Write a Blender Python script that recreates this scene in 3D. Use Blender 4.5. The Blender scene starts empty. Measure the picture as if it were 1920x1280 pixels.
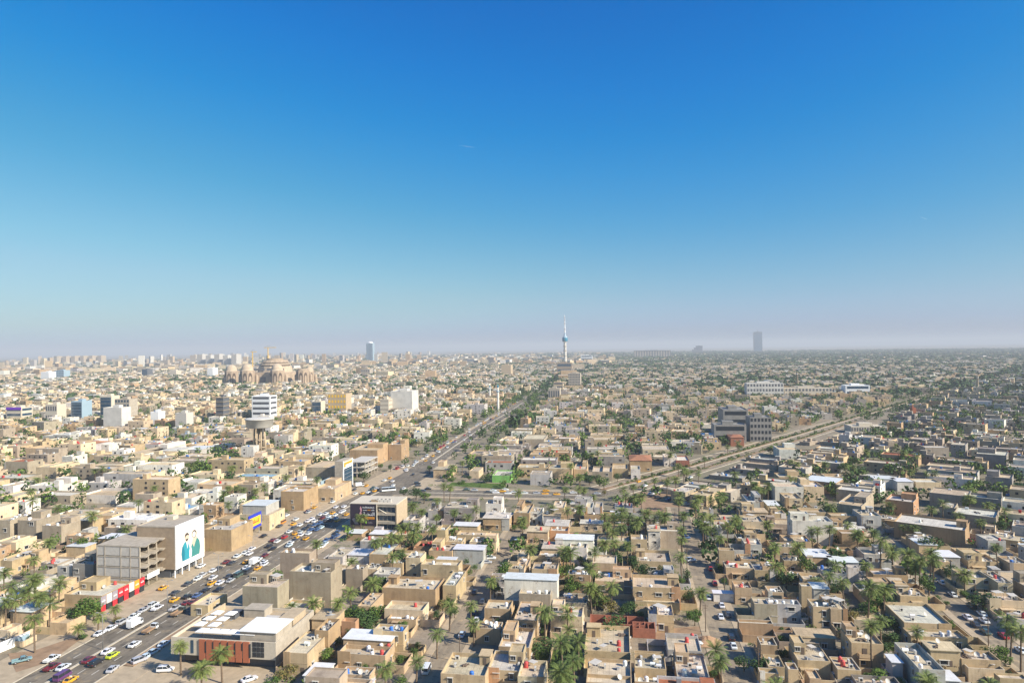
import bpy, math, random
import numpy as np
from math import sin, cos, tan, radians, degrees, atan2, pi, sqrt, hypot
from mathutils import Matrix, Vector

random.seed(11)
RNG = np.random.default_rng(5)
SC = bpy.context.scene
COL = SC.collection

# ------------------------------------------------------------------ camera
CAM_H = 92.0
FPX = 1280.0                      # focal length in pixels of a 1920 wide frame (24 mm on 36 mm)
PITCH, ROLL = radians(0.54), radians(0.75)
FW = Vector((0, cos(PITCH), sin(PITCH)))
_r0, _u0 = Vector((1, 0, 0)), Vector((0, -sin(PITCH), cos(PITCH)))
RT = cos(ROLL) * _r0 - sin(ROLL) * _u0
UP = cos(ROLL) * _u0 + sin(ROLL) * _r0
cam = bpy.data.cameras.new('camera')
cam.lens = 24.0
cam.sensor_width = 36.0
cam.clip_start = 1.0
cam.clip_end = 200000.0
cam_ob = bpy.data.objects.new('camera', cam)
COL.objects.link(cam_ob)
m3 = Matrix((RT, UP, -FW)).transposed()
cam_ob.matrix_world = Matrix.Translation((0, 0, CAM_H)) @ m3.to_4x4()
SC.camera = cam_ob

# ------------------------------------------------------------------ sky, sun, exposure
SUN_EL, SUN_AZ = radians(33), radians(118)          # azimuth clockwise from the view direction (+Y)
world = bpy.data.worlds.new('World')
SC.world = world
world.use_nodes = True
wn = world.node_tree
wn.nodes.clear()
sky = wn.nodes.new('ShaderNodeTexSky')
sky.sky_type = 'NISHITA'
sky.sun_disc = False
sky.sun_elevation = SUN_EL
sky.sun_rotation = SUN_AZ
sky.altitude = 100.0
sky.air_density = 1.0
sky.dust_density = 1.0
sky.ozone_density = 10.0
# grade of the whole sky: deeper blue overhead, paler towards the horizon (by radiance, not by direction)
sa = wn.nodes.new('ShaderNodeVectorMath')
sa.operation = 'SCALE'
sa.inputs['Scale'].default_value = 0.1
cv = wn.nodes.new('ShaderNodeRGBCurve')
for ch, pts in ((0, ((0, 0), (.060, 0), (.074, .005), (.086, .018), (.11, .050), (.145, .112), (.20, .20), (.30, .29), (1, .8))),
                (1, ((0, 0), (.10, .07), (.127, .098), (.15, .127), (.196, .180), (.247, .232), (.302, .288), (.36, .345), (1, .75))),
                (2, ((0, 0), (.20, .25), (.30, .338), (.35, .385), (.43, .413), (.53, .42), (1, .6)))):
    c_ = cv.mapping.curves[ch]
    while len(c_.points) < len(pts):
        c_.points.new(.5, .5)
    for p_, q_ in zip(c_.points, pts):
        p_.location = q_
        p_.handle_type = 'VECTOR'
cv.mapping.update()
sb = wn.nodes.new('ShaderNodeVectorMath')
sb.operation = 'SCALE'
sb.inputs['Scale'].default_value = 10.0
bg = wn.nodes.new('ShaderNodeBackground')
bg.inputs['Strength'].default_value = 0.10
wo = wn.nodes.new('ShaderNodeOutputWorld')
wn.links.new(sky.outputs[0], sa.inputs[0])
wn.links.new(sa.outputs[0], cv.inputs['Color'])
wn.links.new(cv.outputs[0], sb.inputs[0])
wn.links.new(sb.outputs[0], bg.inputs['Color'])
wn.links.new(bg.outputs[0], wo.inputs['Surface'])

sun = bpy.data.lights.new('sun', 'SUN')
sun.energy = 4.8
sun.angle = radians(0.5)
sun.color = (1.0, 0.93, 0.82)
sun_ob = bpy.data.objects.new('sun', sun)
COL.objects.link(sun_ob)
_sd = Vector((sin(SUN_AZ) * cos(SUN_EL), cos(SUN_AZ) * cos(SUN_EL), sin(SUN_EL)))
sun_ob.rotation_euler = _sd.to_track_quat('Z', 'Y').to_euler()
sun_ob.location = _sd * 500

SC.view_settings.view_transform = 'Standard'
SC.view_settings.look = 'None'
SC.view_settings.exposure = 0.74
SC.view_settings.gamma = 1.0
SC.view_settings.use_curve_mapping = False
cy = SC.cycles
cy.max_bounces = 4
cy.diffuse_bounces = 2
cy.glossy_bounces = 2
cy.transmission_bounces = 2
cy.volume_bounces = 0
cy.transparent_max_bounces = 4
cy.caustics_reflective = False
cy.caustics_refractive = False

# ------------------------------------------------------------------ geometry of the place
TH = radians(9)                   # direction of the street grid
THR = radians(39)                 # direction of the quarter beside the diagonal avenue


def ray(x, y):
    return FW + ((x - 960) / FPX) * RT + ((640 - y) / FPX) * UP


def gp(x, y, z=0.0):
    d = ray(x, y)
    t = (z - CAM_H) / d.z
    return d.x * t, d.y * t


def w2uv(X, Y, th=TH):
    return X * sin(th) + Y * cos(th), X * cos(th) - Y * sin(th)


def uv2w(u, v, th=TH):
    return u * sin(th) + v * cos(th), u * cos(th) - v * sin(th)


def guv(x, y, z=0.0, th=TH):
    return w2uv(*gp(x, y, z), th)


def proj(X, Y, Z):
    d = Vector((X, Y, Z - CAM_H))
    q = d.dot(FW)
    if q < 1:
        return None
    return 960 + FPX * d.dot(RT) / q, 640 - FPX * d.dot(UP) / q


TILE = {'B1': (0, 1000), 'B2': (480, 1000), 'B3': (960, 1000), 'B4': (1440, 1000),
        'M1': (0, 800), 'M2': (480, 800), 'M3': (960, 800), 'M4': (1440, 800),
        'T1': (0, 580), 'T2': (480, 580), 'T3': (960, 580), 'T4': (1440, 580)}


def tp(t, x, y):
    if t == 'F':
        return x, y
    o = TILE[t]
    return o[0] + x / 4.0, o[1] + y / 4.0


# ------------------------------------------------------------------ mesh helpers
class MB:
    """collects faces with a material slot and a face colour, builds ONE mesh"""

    def __init__(s):
        s.v = []
        s.f = []
        s.m = []
        s.sm = []

    def face(s, pts, m=0, smooth=False):
        n = len(s.v)
        s.v += [tuple(p) for p in pts]
        s.f.append(tuple(range(n, n + len(pts))))
        s.m.append(m)
        s.sm.append(smooth)

    def box(s, x0, x1, y0, y1, z0, z1, m=0, bottom=False, top=None):
        n = len(s.v)
        s.v += [(x0, y0, z0), (x1, y0, z0), (x1, y1, z0), (x0, y1, z0), (x0, y0, z1), (x1, y0, z1), (x1, y1, z1), (x0, y1, z1)]
        q = [(0, 1, 5, 4), (1, 2, 6, 5), (2, 3, 7, 6), (3, 0, 4, 7), (4, 5, 6, 7)]
        if bottom:
            q.append((3, 2, 1, 0))
        for i, k in enumerate(q):
            s.f.append(tuple(n + j for j in k))
            s.m.append(top if (i == 4 and top is not None) else m)
            s.sm.append(False)
        return s

    def tray(s, x0, x1, y0, y1, z0, z1, dep, t, m=0, top=None):
        """walls with a parapet: outer walls, coping, inner walls (no deck)"""
        n = len(s.v)
        for (a, b, c, d, z) in ((x0, x1, y0, y1, z0), (x0, x1, y0, y1, z1), (x0 + t, x1 - t, y0 + t, y1 - t, z1), (x0 + t, x1 - t, y0 + t, y1 - t, z1 - dep)):
            s.v += [(a, c, z), (b, c, z), (b, d, z), (a, d, z)]
        for l in range(3):
            for k in range(4):
                k2 = (k + 1) % 4
                s.f.append((n + l * 4 + k, n + l * 4 + k2, n + l * 4 + 4 + k2, n + l * 4 + 4 + k))
                s.m.append(top if (l == 1 and top is not None) else m)
                s.sm.append(False)
        return s

    def prism(s, pts, z0, z1, m=0, top=None):
        n = len(pts)
        b = len(s.v)
        s.v += [(p[0], p[1], z0) for p in pts] + [(p[0], p[1], z1) for p in pts]
        for k in range(n):
            k2 = (k + 1) % n
            s.f.append((b + k, b + k2, b + n + k2, b + n + k))
            s.m.append(m)
            s.sm.append(False)
        s.f.append(tuple(range(b + n, b + 2 * n)))
        s.m.append(m if top is None else top)
        s.sm.append(False)
        return s

    def lathe(s, prof, seg=16, c=(0, 0), m=0, smooth=True, a0=0.0, cap=True):
        b = len(s.v)
        for r, z in prof:
            for k in range(seg):
                a = a0 + 2 * pi * k / seg
                s.v.append((c[0] + r * cos(a), c[1] + r * sin(a), z))
        for l in range(len(prof) - 1):
            for k in range(seg):
                k2 = (k + 1) % seg
                s.f.append((b + l * seg + k, b + l * seg + k2, b + (l + 1) * seg + k2, b + (l + 1) * seg + k))
                s.m.append(m)
                s.sm.append(smooth)
        if cap:
            s.f.append(tuple(b + (len(prof) - 1) * seg + k for k in range(seg)))
            s.m.append(m)
            s.sm.append(False)
        return s

    def tube(s, p, q, r0, r1=None, seg=6, m=0, cap=True):
        r1 = r0 if r1 is None else r1
        p, q = Vector(p), Vector(q)
        d = (q - p).normalized()
        a = d.orthogonal().normalized()
        c = d.cross(a)
        b = len(s.v)
        for o, r in ((p, r0), (q, r1)):
            for k in range(seg):
                t = 2 * pi * k / seg
                s.v.append(tuple(o + a * (r * cos(t)) + c * (r * sin(t))))
        for k in range(seg):
            k2 = (k + 1) % seg
            s.f.append((b + k, b + k2, b + seg + k2, b + seg + k))
            s.m.append(m)
            s.sm.append(True)
        if cap:
            s.f.append(tuple(b + seg + k for k in range(seg)))
            s.m.append(m)
            s.sm.append(False)
            s.f.append(tuple(b + seg - 1 - k for k in range(seg)))
            s.m.append(m)
            s.sm.append(False)
        return s

    def mesh(s, name, mats):
        me = bpy.data.meshes.new(name)
        me.from_pydata(s.v, [], s.f)
        for mt in (mats if isinstance(mats, (list, tuple)) else [mats]):
            me.materials.append(mt)
        me.polygons.foreach_set('material_index', s.m)
        me.polygons.foreach_set('use_smooth', s.sm)
        me.update()
        return me

    def build(s, name, mats, parent=None, **k):
        return ob(name, s.mesh(name, mats), parent, **k)


def ob(name, me, parent=None, loc=None, rz=0.0, col=None, scale=None):
    o = bpy.data.objects.new(name, me)
    COL.objects.link(o)
    if loc is not None:
        o.location = loc
    if rz:
        o.rotation_euler = (0, 0, rz)
    if scale is not None:
        o.scale = scale
    if parent is not None:
        o.parent = parent
    if col is not None:
        o.color = (col[0], col[1], col[2], 1)
    return o


def tag(o, label=None, cat=None, group=None, kind=None):
    if label:
        o['label'] = label
    if cat:
        o['category'] = cat
    if group:
        o['group'] = group
    if kind:
        o['kind'] = kind
    return o


def fast_mesh(name, verts, quads, mats, midx=None, cols=None, smooth=False):
    """big meshes from numpy arrays; quads (n,4)"""
    me = bpy.data.meshes.new(name)
    nv, nf = len(verts), len(quads)
    me.vertices.add(nv)
    me.vertices.foreach_set('co', np.asarray(verts, np.float32).ravel())
    me.loops.add(nf * 4)
    me.loops.foreach_set('vertex_index', np.asarray(quads, np.int32).ravel())
    me.polygons.add(nf)
    me.polygons.foreach_set('loop_start', np.arange(0, nf * 4, 4, dtype=np.int32))
    for mt in (mats if isinstance(mats, (list, tuple)) else [mats]):
        me.materials.append(mt)
    if midx is not None:
        me.polygons.foreach_set('material_index', np.asarray(midx, np.int32))
    if cols is not None:
        at = me.attributes.new('col', 'FLOAT_COLOR', 'FACE')
        c4 = np.ones((nf, 4), np.float32)
        c4[:, :3] = cols
        at.data.foreach_set('color', c4.ravel())
    me.polygons.foreach_set('use_smooth', np.zeros(nf, bool))
    me.update(calc_edges=True)
    return me
# ------------------------------------------------------------------ materials
def nmat(name, rough=0.9, spec=0.25):
    m = bpy.data.materials.new(name)
    m.use_nodes = True
    nt = m.node_tree
    b = nt.nodes['Principled BSDF']
    b.inputs['Roughness'].default_value = rough
    b.inputs['Specular IOR Level'].default_value = spec
    return m, nt, b


def N(nt, t, **k):
    n = nt.nodes.new(t)
    for a, v in k.items():
        if a in n.inputs.keys():
            n.inputs[a].default_value = v
        else:
            setattr(n, a, v)
    return n


def noise(nt, scale, detail=4.0, rough=0.6, coord=None):
    n = N(nt, 'ShaderNodeTexNoise')
    n.inputs['Scale'].default_value = scale
    n.inputs['Detail'].default_value = detail
    n.inputs['Roughness'].default_value = rough
    if coord is not None:
        nt.links.new(coord, n.inputs['Vector'])
    return n


def ramp(nt, fac, stops):
    r = N(nt, 'ShaderNodeValToRGB')
    e = r.color_ramp.elements
    while len(e) > len(stops):
        e.remove(e[-1])
    while len(e) < len(stops):
        e.new(0.5)
    for i, (p, c) in enumerate(stops):
        e[i].position = p
        e[i].color = (c[0], c[1], c[2], 1) if isinstance(c, tuple) else (c, c, c, 1)
    nt.links.new(fac, r.inputs['Fac'])
    return r


def mul(nt, a, b, fac=1.0, mode='MULTIPLY'):
    m = N(nt, 'ShaderNodeMix', data_type='RGBA', blend_type=mode)
    m.inputs[0].default_value = fac
    for i, s in ((6, a), (7, b)):
        if isinstance(s, tuple):
            m.inputs[i].default_value = (s[0], s[1], s[2], 1)
        else:
            nt.links.new(s, m.inputs[i])
    return m.outputs[2]


def plain(name, col, rough=0.85, spec=0.25, metal=0.0, var=0.12, scale=1.5):
    m, nt, b = nmat(name, rough, spec)
    b.inputs['Metallic'].default_value = metal
    if var:
        g = N(nt, 'ShaderNodeNewGeometry')
        n = noise(nt, scale, 3.0, 0.6, g.outputs['Position'])
        r = ramp(nt, n.outputs['Fac'], [(0.3, 1 - var), (0.7, 1 + var)])
        nt.links.new(mul(nt, col, r.outputs[0]), b.inputs['Base Color'])
    else:
        b.inputs['Base Color'].default_value = (col[0], col[1], col[2], 1)
    return m


def mat_wall(name, source):
    """weathered render / brick; colour from the object or the face attribute"""
    m, nt, b = nmat(name, 0.92, 0.15)
    if source == 'object':
        src = N(nt, 'ShaderNodeObjectInfo').outputs['Color']
    else:
        src = N(nt, 'ShaderNodeAttribute', attribute_name='col').outputs['Color']
    g = N(nt, 'ShaderNodeNewGeometry').outputs['Position']
    n1 = noise(nt, 0.22, 5.0, 0.65, g)
    c = mul(nt, src, ramp(nt, n1.outputs['Fac'], [(0.28, (0.70, 0.68, 0.66)), (0.45, (0.96, 0.95, 0.94)), (0.72, (1.14, 1.13, 1.10))]).outputs[0])
    mp = N(nt, 'ShaderNodeMapping')
    mp.inputs['Scale'].default_value = (1.1, 1.1, 0.10)
    nt.links.new(g, mp.inputs['Vector'])
    n2 = noise(nt, 1.0, 3.0, 0.6, mp.outputs[0])
    c = mul(nt, c, ramp(nt, n2.outputs['Fac'], [(0.32, (0.86, 0.84, 0.81)), (0.5, (1.0, 1.0, 1.0))]).outputs[0])
    np_ = noise(nt, 0.42, 4.0, 0.7, g)      # plaster fallen off in patches
    fp = ramp(nt, np_.outputs['Fac'], [(0.60, 0.0), (0.635, 0.5)])
    mp2 = N(nt, 'ShaderNodeMix', data_type='RGBA')
    nt.links.new(fp.outputs[0], mp2.inputs[0])
    nt.links.new(c, mp2.inputs[6])
    mp2.inputs[7].default_value = (0.30, 0.215, 0.14, 1)
    c = mp2.outputs[2]
    n3 = noise(nt, 7.0, 2.0, 0.5, g)
    c = mul(nt, c, ramp(nt, n3.outputs['Fac'], [(0.3, (0.9, 0.9, 0.9)), (0.7, (1.08, 1.08, 1.08))]).outputs[0])
    nt.links.new(c, b.inputs['Base Color'])
    return m


def mat_roof(name, source):
    m, nt, b = nmat(name, 0.95, 0.1)
    if source == 'object':
        src = N(nt, 'ShaderNodeObjectInfo').outputs['Color']
    else:
        src = N(nt, 'ShaderNodeAttribute', attribute_name='col').outputs['Color']
    tc = N(nt, 'ShaderNodeTexCoord')
    br = N(nt, 'ShaderNodeTexBrick', offset=0.0)
    br.inputs['Color1'].default_value = (1, 1, 1, 1)
    br.inputs['Color2'].default_value = (0.86, 0.87, 0.88, 1)
    br.inputs['Mortar'].default_value = (0.62, 0.61, 0.6, 1)
    br.inputs['Scale'].default_value = 1.0
    br.inputs['Mortar Size'].default_value = 0.045
    br.inputs['Brick Width'].default_value = 1.6
    br.inputs['Row Height'].default_value = 1.6
    nt.links.new(tc.outputs['Object'], br.inputs['Vector'])
    g = N(nt, 'ShaderNodeNewGeometry').outputs['Position']
    n1 = noise(nt, 0.16, 5.0, 0.68, g)
    c = mul(nt, src, br.outputs['Color'])
    c = mul(nt, c, ramp(nt, n1.outputs['Fac'], [(0.28, (0.66, 0.65, 0.65)), (0.5, (0.98, 0.97, 0.95)), (0.75, (1.18, 1.17, 1.14))]).outputs[0])
    n2 = noise(nt, 2.6, 3.0, 0.6, g)
    c = mul(nt, c, ramp(nt, n2.outputs['Fac'], [(0.3, (0.84, 0.84, 0.84)), (0.65, (1.06, 1.06, 1.06))]).outputs[0])
    nt.links.new(c, b.inputs['Base Color'])
    return m


def mat_corrugated():
    m, nt, b = nmat('corrugated_sheet', 0.5, 0.4)
    src = N(nt, 'ShaderNodeObjectInfo').outputs['Color']
    tc = N(nt, 'ShaderNodeTexCoord')
    w = N(nt, 'ShaderNodeTexWave', bands_direction='X')
    w.inputs['Scale'].default_value = 0.9
    nt.links.new(tc.outputs['Object'], w.inputs['Vector'])
    c = mul(nt, src, ramp(nt, w.outputs['Fac'], [(0.0, 0.84), (0.25, 1.0)]).outputs[0])
    n = noise(nt, 0.5, 4.0, 0.6, tc.outputs['Object'])
    c = mul(nt, c, ramp(nt, n.outputs['Fac'], [(0.3, (0.85, 0.82, 0.78)), (0.6, (1.0, 1.0, 1.0))]).outputs[0])
    nt.links.new(c, b.inputs['Base Color'])
    return m


def mat_leaf(name, cols, trans=0.15):
    m, nt, b = nmat(name, 0.75, 0.25)
    g = N(nt, 'ShaderNodeNewGeometry')
    oi = N(nt, 'ShaderNodeObjectInfo')
    r = ramp(nt, g.outputs['Random Per Island'], [(i / (len(cols) - 1), c) for i, c in enumerate(cols)])
    v = ramp(nt, oi.outputs['Random'], [(0.0, (0.82, 0.85, 0.8)), (1.0, (1.2, 1.12, 1.1))])
    n = noise(nt, 0.012, 3.0, 0.6, g.outputs['Position'])
    v2 = ramp(nt, n.outputs['Fac'], [(0.3, (0.8, 0.85, 0.85)), (0.7, (1.2, 1.15, 1.05))])
    nt.links.new(mul(nt, mul(nt, r.outputs[0], v.outputs[0]), v2.outputs[0]), b.inputs['Base Color'])
    return m


def mat_ground():
    m, nt, b = nmat('dusty_earth', 0.97, 0.1)
    g = N(nt, 'ShaderNodeNewGeometry').outputs['Position']
    n1 = noise(nt, 0.035, 6.0, 0.65, g)
    c = ramp(nt, n1.outputs['Fac'], [(0.30, (0.19, 0.155, 0.115)), (0.5, (0.29, 0.235, 0.17)), (0.7, (0.36, 0.30, 0.22))]).outputs[0]
    n2 = noise(nt, 0.5, 5.0, 0.7, g)
    c = mul(nt, c, ramp(nt, n2.outputs['Fac'], [(0.3, 0.75), (0.65, 1.12)]).outputs[0])
    n4 = noise(nt, 4.0, 3.0, 0.6, g)
    c = mul(nt, c, ramp(nt, n4.outputs['Fac'], [(0.3, 0.85), (0.65, 1.1)]).outputs[0])
    nw = noise(nt, 0.11, 5.0, 0.7, g)
    fw = ramp(nt, nw.outputs['Fac'], [(0.54, 0.0), (0.62, 0.75)])
    mw = N(nt, 'ShaderNodeMix', data_type='RGBA')
    nt.links.new(fw.outputs[0], mw.inputs[0])
    nt.links.new(c, mw.inputs[6])
    mw.inputs[7].default_value = (0.115, 0.125, 0.05, 1)
    c = mw.outputs[2]
    # scrub and orchards far out
    n3 = noise(nt, 0.0022, 6.0, 0.6, g)
    f = ramp(nt, n3.outputs['Fac'], [(0.46, 0.0), (0.56, 0.7)])
    mx = N(nt, 'ShaderNodeMix', data_type='RGBA')
    nt.links.new(f.outputs[0], mx.inputs[0])
    nt.links.new(c, mx.inputs[6])
    mx.inputs[7].default_value = (0.17, 0.16, 0.10, 1)
    nt.links.new(mx.outputs[2], b.inputs['Base Color'])
    return m


def mat_asphalt(name, base, var=0.25):
    m, nt, b = nmat(name, 0.88, 0.25)
    g = N(nt, 'ShaderNodeNewGeometry').outputs['Position']
    mp = N(nt, 'ShaderNodeMapping', vector_type='TEXTURE')
    mp.inputs['Rotation'].default_value = (0, 0, -TH)
    mp.inputs['Scale'].default_value = (1.0, 14.0, 1.0)
    nt.links.new(g, mp.inputs['Vector'])
    n1 = noise(nt, 0.8, 4.0, 0.6, mp.outputs[0])
    n2 = noise(nt, 0.08, 5.0, 0.65, g)
    c = mul(nt, base, ramp(nt, n1.outputs['Fac'], [(0.3, 1 - var), (0.7, 1 + var)]).outputs[0])
    c = mul(nt, c, ramp(nt, n2.outputs['Fac'], [(0.3, (0.72, 0.72, 0.72)), (0.7, (1.25, 1.2, 1.12))]).outputs[0])
    n3 = noise(nt, 0.35, 2.0, 0.5, g)        # patched surface, oil and dust
    c = mul(nt, c, ramp(nt, n3.outputs['Fac'], [(0.36, (0.70, 0.70, 0.71)), (0.40, (1.0, 1.0, 1.0)), (0.60, (1.0, 1.0, 1.0)), (0.66, (1.35, 1.28, 1.15))]).outputs[0])
    n4 = noise(nt, 5.0, 2.0, 0.6, g)
    c = mul(nt, c, ramp(nt, n4.outputs['Fac'], [(0.3, 0.86), (0.7, 1.1)]).outputs[0])
    nt.links.new(c, b.inputs['Base Color'])
    return m


def mat_paint():
    m, nt, b = nmat('car_paint', 0.35, 0.5)
    src = N(nt, 'ShaderNodeObjectInfo').outputs['Color']
    nt.links.new(src, b.inputs['Base Color'])
    b.inputs['Coat Weight'].default_value = 0.6
    b.inputs['Coat Roughness'].default_value = 0.08
    return m


WALL = mat_wall('rendered_wall', 'object')
WALLA = mat_wall('rendered_wall_far', 'attr')
ROOF = mat_roof('roof_screed', 'object')
SHEET = mat_corrugated()
GROUND = mat_ground()
ASPH = mat_asphalt('asphalt', (0.185, 0.16, 0.125))
ASPH2 = mat_asphalt('worn_street', (0.28, 0.23, 0.165), 0.15)
PAVE = plain('paving', (0.41, 0.325, 0.22), 0.95, 0.15, var=0.16, scale=0.35)
KERB = plain('kerb_concrete', (0.5, 0.44, 0.34), 0.9)
LINE = plain('road_line', (0.72, 0.68, 0.58), 0.8, var=0.2, scale=0.6)
SOIL = plain('bare_soil', (0.30, 0.20, 0.125), 0.98, 0.1, var=0.25, scale=0.25)
LAWN = plain('mown_lawn', (0.085, 0.13, 0.03), 0.95, 0.1, var=0.3, scale=0.5)
GLASS = plain('window_glass', (0.025, 0.032, 0.04), 0.12, 0.6, var=0.0)
GLASSB = plain('blue_facade_glass', (0.02, 0.06, 0.10), 0.1, 0.7, var=0.25, scale=0.25)
FRAME = plain('window_frame', (0.55, 0.52, 0.46), 0.6, var=0.0)
DOOR = plain('steel_door', (0.16, 0.12, 0.09), 0.6, var=0.1)
CONC = plain('concrete', (0.40, 0.345, 0.27), 0.93, 0.15, var=0.16, scale=0.5)
CONCL = plain('pale_block', (0.52, 0.48, 0.42), 0.93, 0.15, var=0.10, scale=0.9)
STEEL = plain('galvanised_steel', (0.30, 0.30, 0.30), 0.55, 0.4, var=0.08)
POLE = plain('pole_grey', (0.22, 0.21, 0.20), 0.6, 0.3, var=0.1)
TANK = bpy.data.materials.new('tank_plastic')
TANK.use_nodes = True
_b = TANK.node_tree.nodes['Principled BSDF']
_b.inputs['Roughness'].default_value = 0.45
_o = TANK.node_tree.nodes.new('ShaderNodeObjectInfo')
TANK.node_tree.links.new(_o.outputs['Color'], _b.inputs['Base Color'])
PAINT = mat_paint()
TYRE = plain('tyre_rubber', (0.02, 0.02, 0.02), 0.85, var=0.0)
LAMPW = plain('headlamp_lens', (0.75, 0.75, 0.72), 0.15, 0.6, var=0.0)
LAMPR = plain('tail_lamp', (0.4, 0.02, 0.015), 0.25, 0.5, var=0.0)
BARK = plain('bark', (0.12, 0.085, 0.06), 0.95, 0.1, var=0.25, scale=3.0)
PBARK = plain('palm_bark', (0.17, 0.125, 0.085), 0.95, 0.1, var=0.3, scale=4.0)
LEAFG = mat_leaf('leaf_green', [(0.037, 0.076, 0.016), (0.071, 0.133, 0.023), (0.051, 0.105, 0.020), (0.128, 0.189, 0.035), (0.077, 0.126, 0.025)])
LEAFD = mat_leaf('leaf_dark', [(0.026, 0.059, 0.018), (0.051, 0.098, 0.026), (0.039, 0.077, 0.023), (0.077, 0.126, 0.034)])
LEAFY = mat_leaf('leaf_olive', [(0.120, 0.120, 0.036), (0.168, 0.144, 0.048), (0.090, 0.102, 0.030), (0.216, 0.156, 0.060)])
LEAFP = mat_leaf('palm_frond', [(0.086, 0.127, 0.031), (0.143, 0.186, 0.049), (0.115, 0.161, 0.038), (0.216, 0.243, 0.077), (0.080, 0.127, 0.033)])
LEAFX = mat_leaf('dry_frond', [(0.24, 0.17, 0.09), (0.30, 0.22, 0.12), (0.18, 0.13, 0.075)])
RED = plain('red_brick', (0.34, 0.135, 0.085), 0.93, 0.15, var=0.14, scale=1.2)
# ------------------------------------------------------------------ ground, roads, pavements
def sheet(name, pts, z, mat, kind='structure'):
    mb = MB()
    mb.face([(p[0], p[1], z) for p in pts])
    o = mb.build(name, mat)
    return tag(o, kind=kind)


def ground():
    xs = np.concatenate([np.linspace(-34000, -4000, 12), np.linspace(-3000, 3000, 25), np.linspace(4000, 34000, 12)])
    ys = np.concatenate([np.linspace(-2500, 5000, 30), np.linspace(6000, 46000, 20)])
    X, Y = np.meshgrid(xs, ys)
    v = np.stack([X.ravel(), Y.ravel(), np.zeros(X.size)], 1)
    nx = len(xs)
    q = [(j * nx + i, j * nx + i + 1, (j + 1) * nx + i + 1, (j + 1) * nx + i) for j in range(len(ys) - 1) for i in range(nx - 1)]
    o = ob('ground', fast_mesh('ground', v, np.array(q), GROUND))
    tag(o, kind='structure')


ground()


def offset_line(pts, off):
    out = []
    for i, p in enumerate(pts):
        a = Vector(pts[max(i - 1, 0)])
        b = Vector(pts[min(i + 1, len(pts) - 1)])
        d = (b - a).normalized()
        out.append((p[0] + d.y * off, p[1] - d.x * off))
    return out


def road(name, pts_uv, w0, w1, z, mat, th=TH, h=0.0, kind='structure'):
    """strip along a uv polyline between signed offsets w0..w1 (right positive); h>0 gives a raised strip"""
    pts = [uv2w(u, v, th) for u, v in pts_uv]
    L, R = offset_line(pts, w0), offset_line(pts, w1)
    mb = MB()
    for i in range(len(pts) - 1):
        a, b, c, d = L[i], R[i], R[i + 1], L[i + 1]
        mb.face([(*a, z), (*b, z), (*c, z), (*d, z)])
        if h:
            mb.face([(*d, z), (*d, z - h), (*a, z - h), (*a, z)][::-1])
            mb.face([(*b, z), (*b, z - h), (*c, z - h), (*c, z)])
    o = mb.build(name, mat)
    return tag(o, kind=kind)


AVE = [(110, -160), (295, -160), (390, -159), (440, -154), (480, -152), (540, -153), (735, -159), (1004, -160), (1500, -171), (2560, -207)]
CROSS = [(425, -150), (424, -100), (425, -60), (426, -25), (441, -9)]
DIAG = [(441, -9), (495, 29), (642, 124), (1180, 466), (2600, 1380)]
S1 = [(130, -53), (345, -53)]
S2 = [(130, 31), (400, 31)]
S3 = [(130, 113), (250, 114), (345, 119)]
ROADS = []      # (polyline in world, half width) used to keep houses off the roads


def keep_off(pts_uv, hw, th=TH):
    ROADS.append(([uv2w(u, v, th) for u, v in pts_uv], hw))


road('pavement', AVE[:4], -25.5, -9.3, 0.10, PAVE, h=0.12)
road('pavement', AVE[5:8], -13, -8.1, 0.10, PAVE, h=0.12)
road('pavement', AVE[:3], 13.6, 24, 0.10, PAVE, h=0.12)
road('pavement', AVE[5:8], 8.7, 11.5, 0.10, PAVE, h=0.12)
road('avenue_road', AVE[:6], -9.2, 13.5, 0.03, ASPH)
road('avenue_road', AVE[5:8], -8.0, 8.6, 0.03, ASPH)
road('avenue_road', AVE[7:], -6.0, 6.0, 0.03, ASPH)
road('kerb_median', AVE[:4], -0.4, 0.4, 0.22, KERB, h=0.2)
road('kerb_median', AVE[5:], -0.6, 0.6, 0.22, KERB, h=0.2)
road('kerb_strip', [(110, -160), (370, -160)], 13.5, 13.9, 0.2, KERB, h=0.2)
road('planted_strip', [(181, -160), (228, -160)], 14.4, 17.6, 0.32, SOIL, h=0.22)
road('kerb_strip', [(110, -160), (395, -160)], -9.5, -9.2, 0.2, KERB, h=0.2)
for off in (-4.8, 4.5, 9.0):
    mb = MB()
    for k in range(150):
        u = 112 + k * 9.0
        if 395 < u < 500:
            continue
        vv = np.interp(u, [p[0] for p in AVE], [p[1] for p in AVE]) + off
        p = [uv2w(a, b) for a, b in ((u, vv - .09), (u, vv + .09), (u + 3, vv + .09), (u + 3, vv - .09))]
        mb.face([(*c, 0.034) for c in reversed(p)])
    tag(mb.build('lane_line', LINE), kind='structure')
keep_off(AVE[:6], 27)
keep_off(AVE[5:8], 12)
keep_off(AVE[7:], 4)
sheet('pavement', [uv2w(u, v) for u, v in ((395, -178), (395, -130), (455, -122), (520, -138), (520, -176))][::-1], 0.026, PAVE)
road('crossing_road', CROSS, -9.5, 9.5, 0.04, ASPH)
road('pavement', [(425, -128), (424, -100), (425, -60), (426, -25)], -14.5, -9.6, 0.12, PAVE, h=0.1)
road('pavement', [(425, -128), (424, -100), (425, -60), (426, -20)], 9.6, 14.5, 0.12, PAVE, h=0.1)
road('kerb_median', [(424, -125), (424, -100), (425, -60), (426, -25)], -0.7, 0.7, 0.2, KERB, h=0.18)
keep_off(CROSS, 15)
D1, D2 = DIAG[:3] + [(860, 263)], [(860, 263), DIAG[3], DIAG[4]]
road('diagonal_road', D1, -15, 15.5, 0.035, ASPH2)
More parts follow.
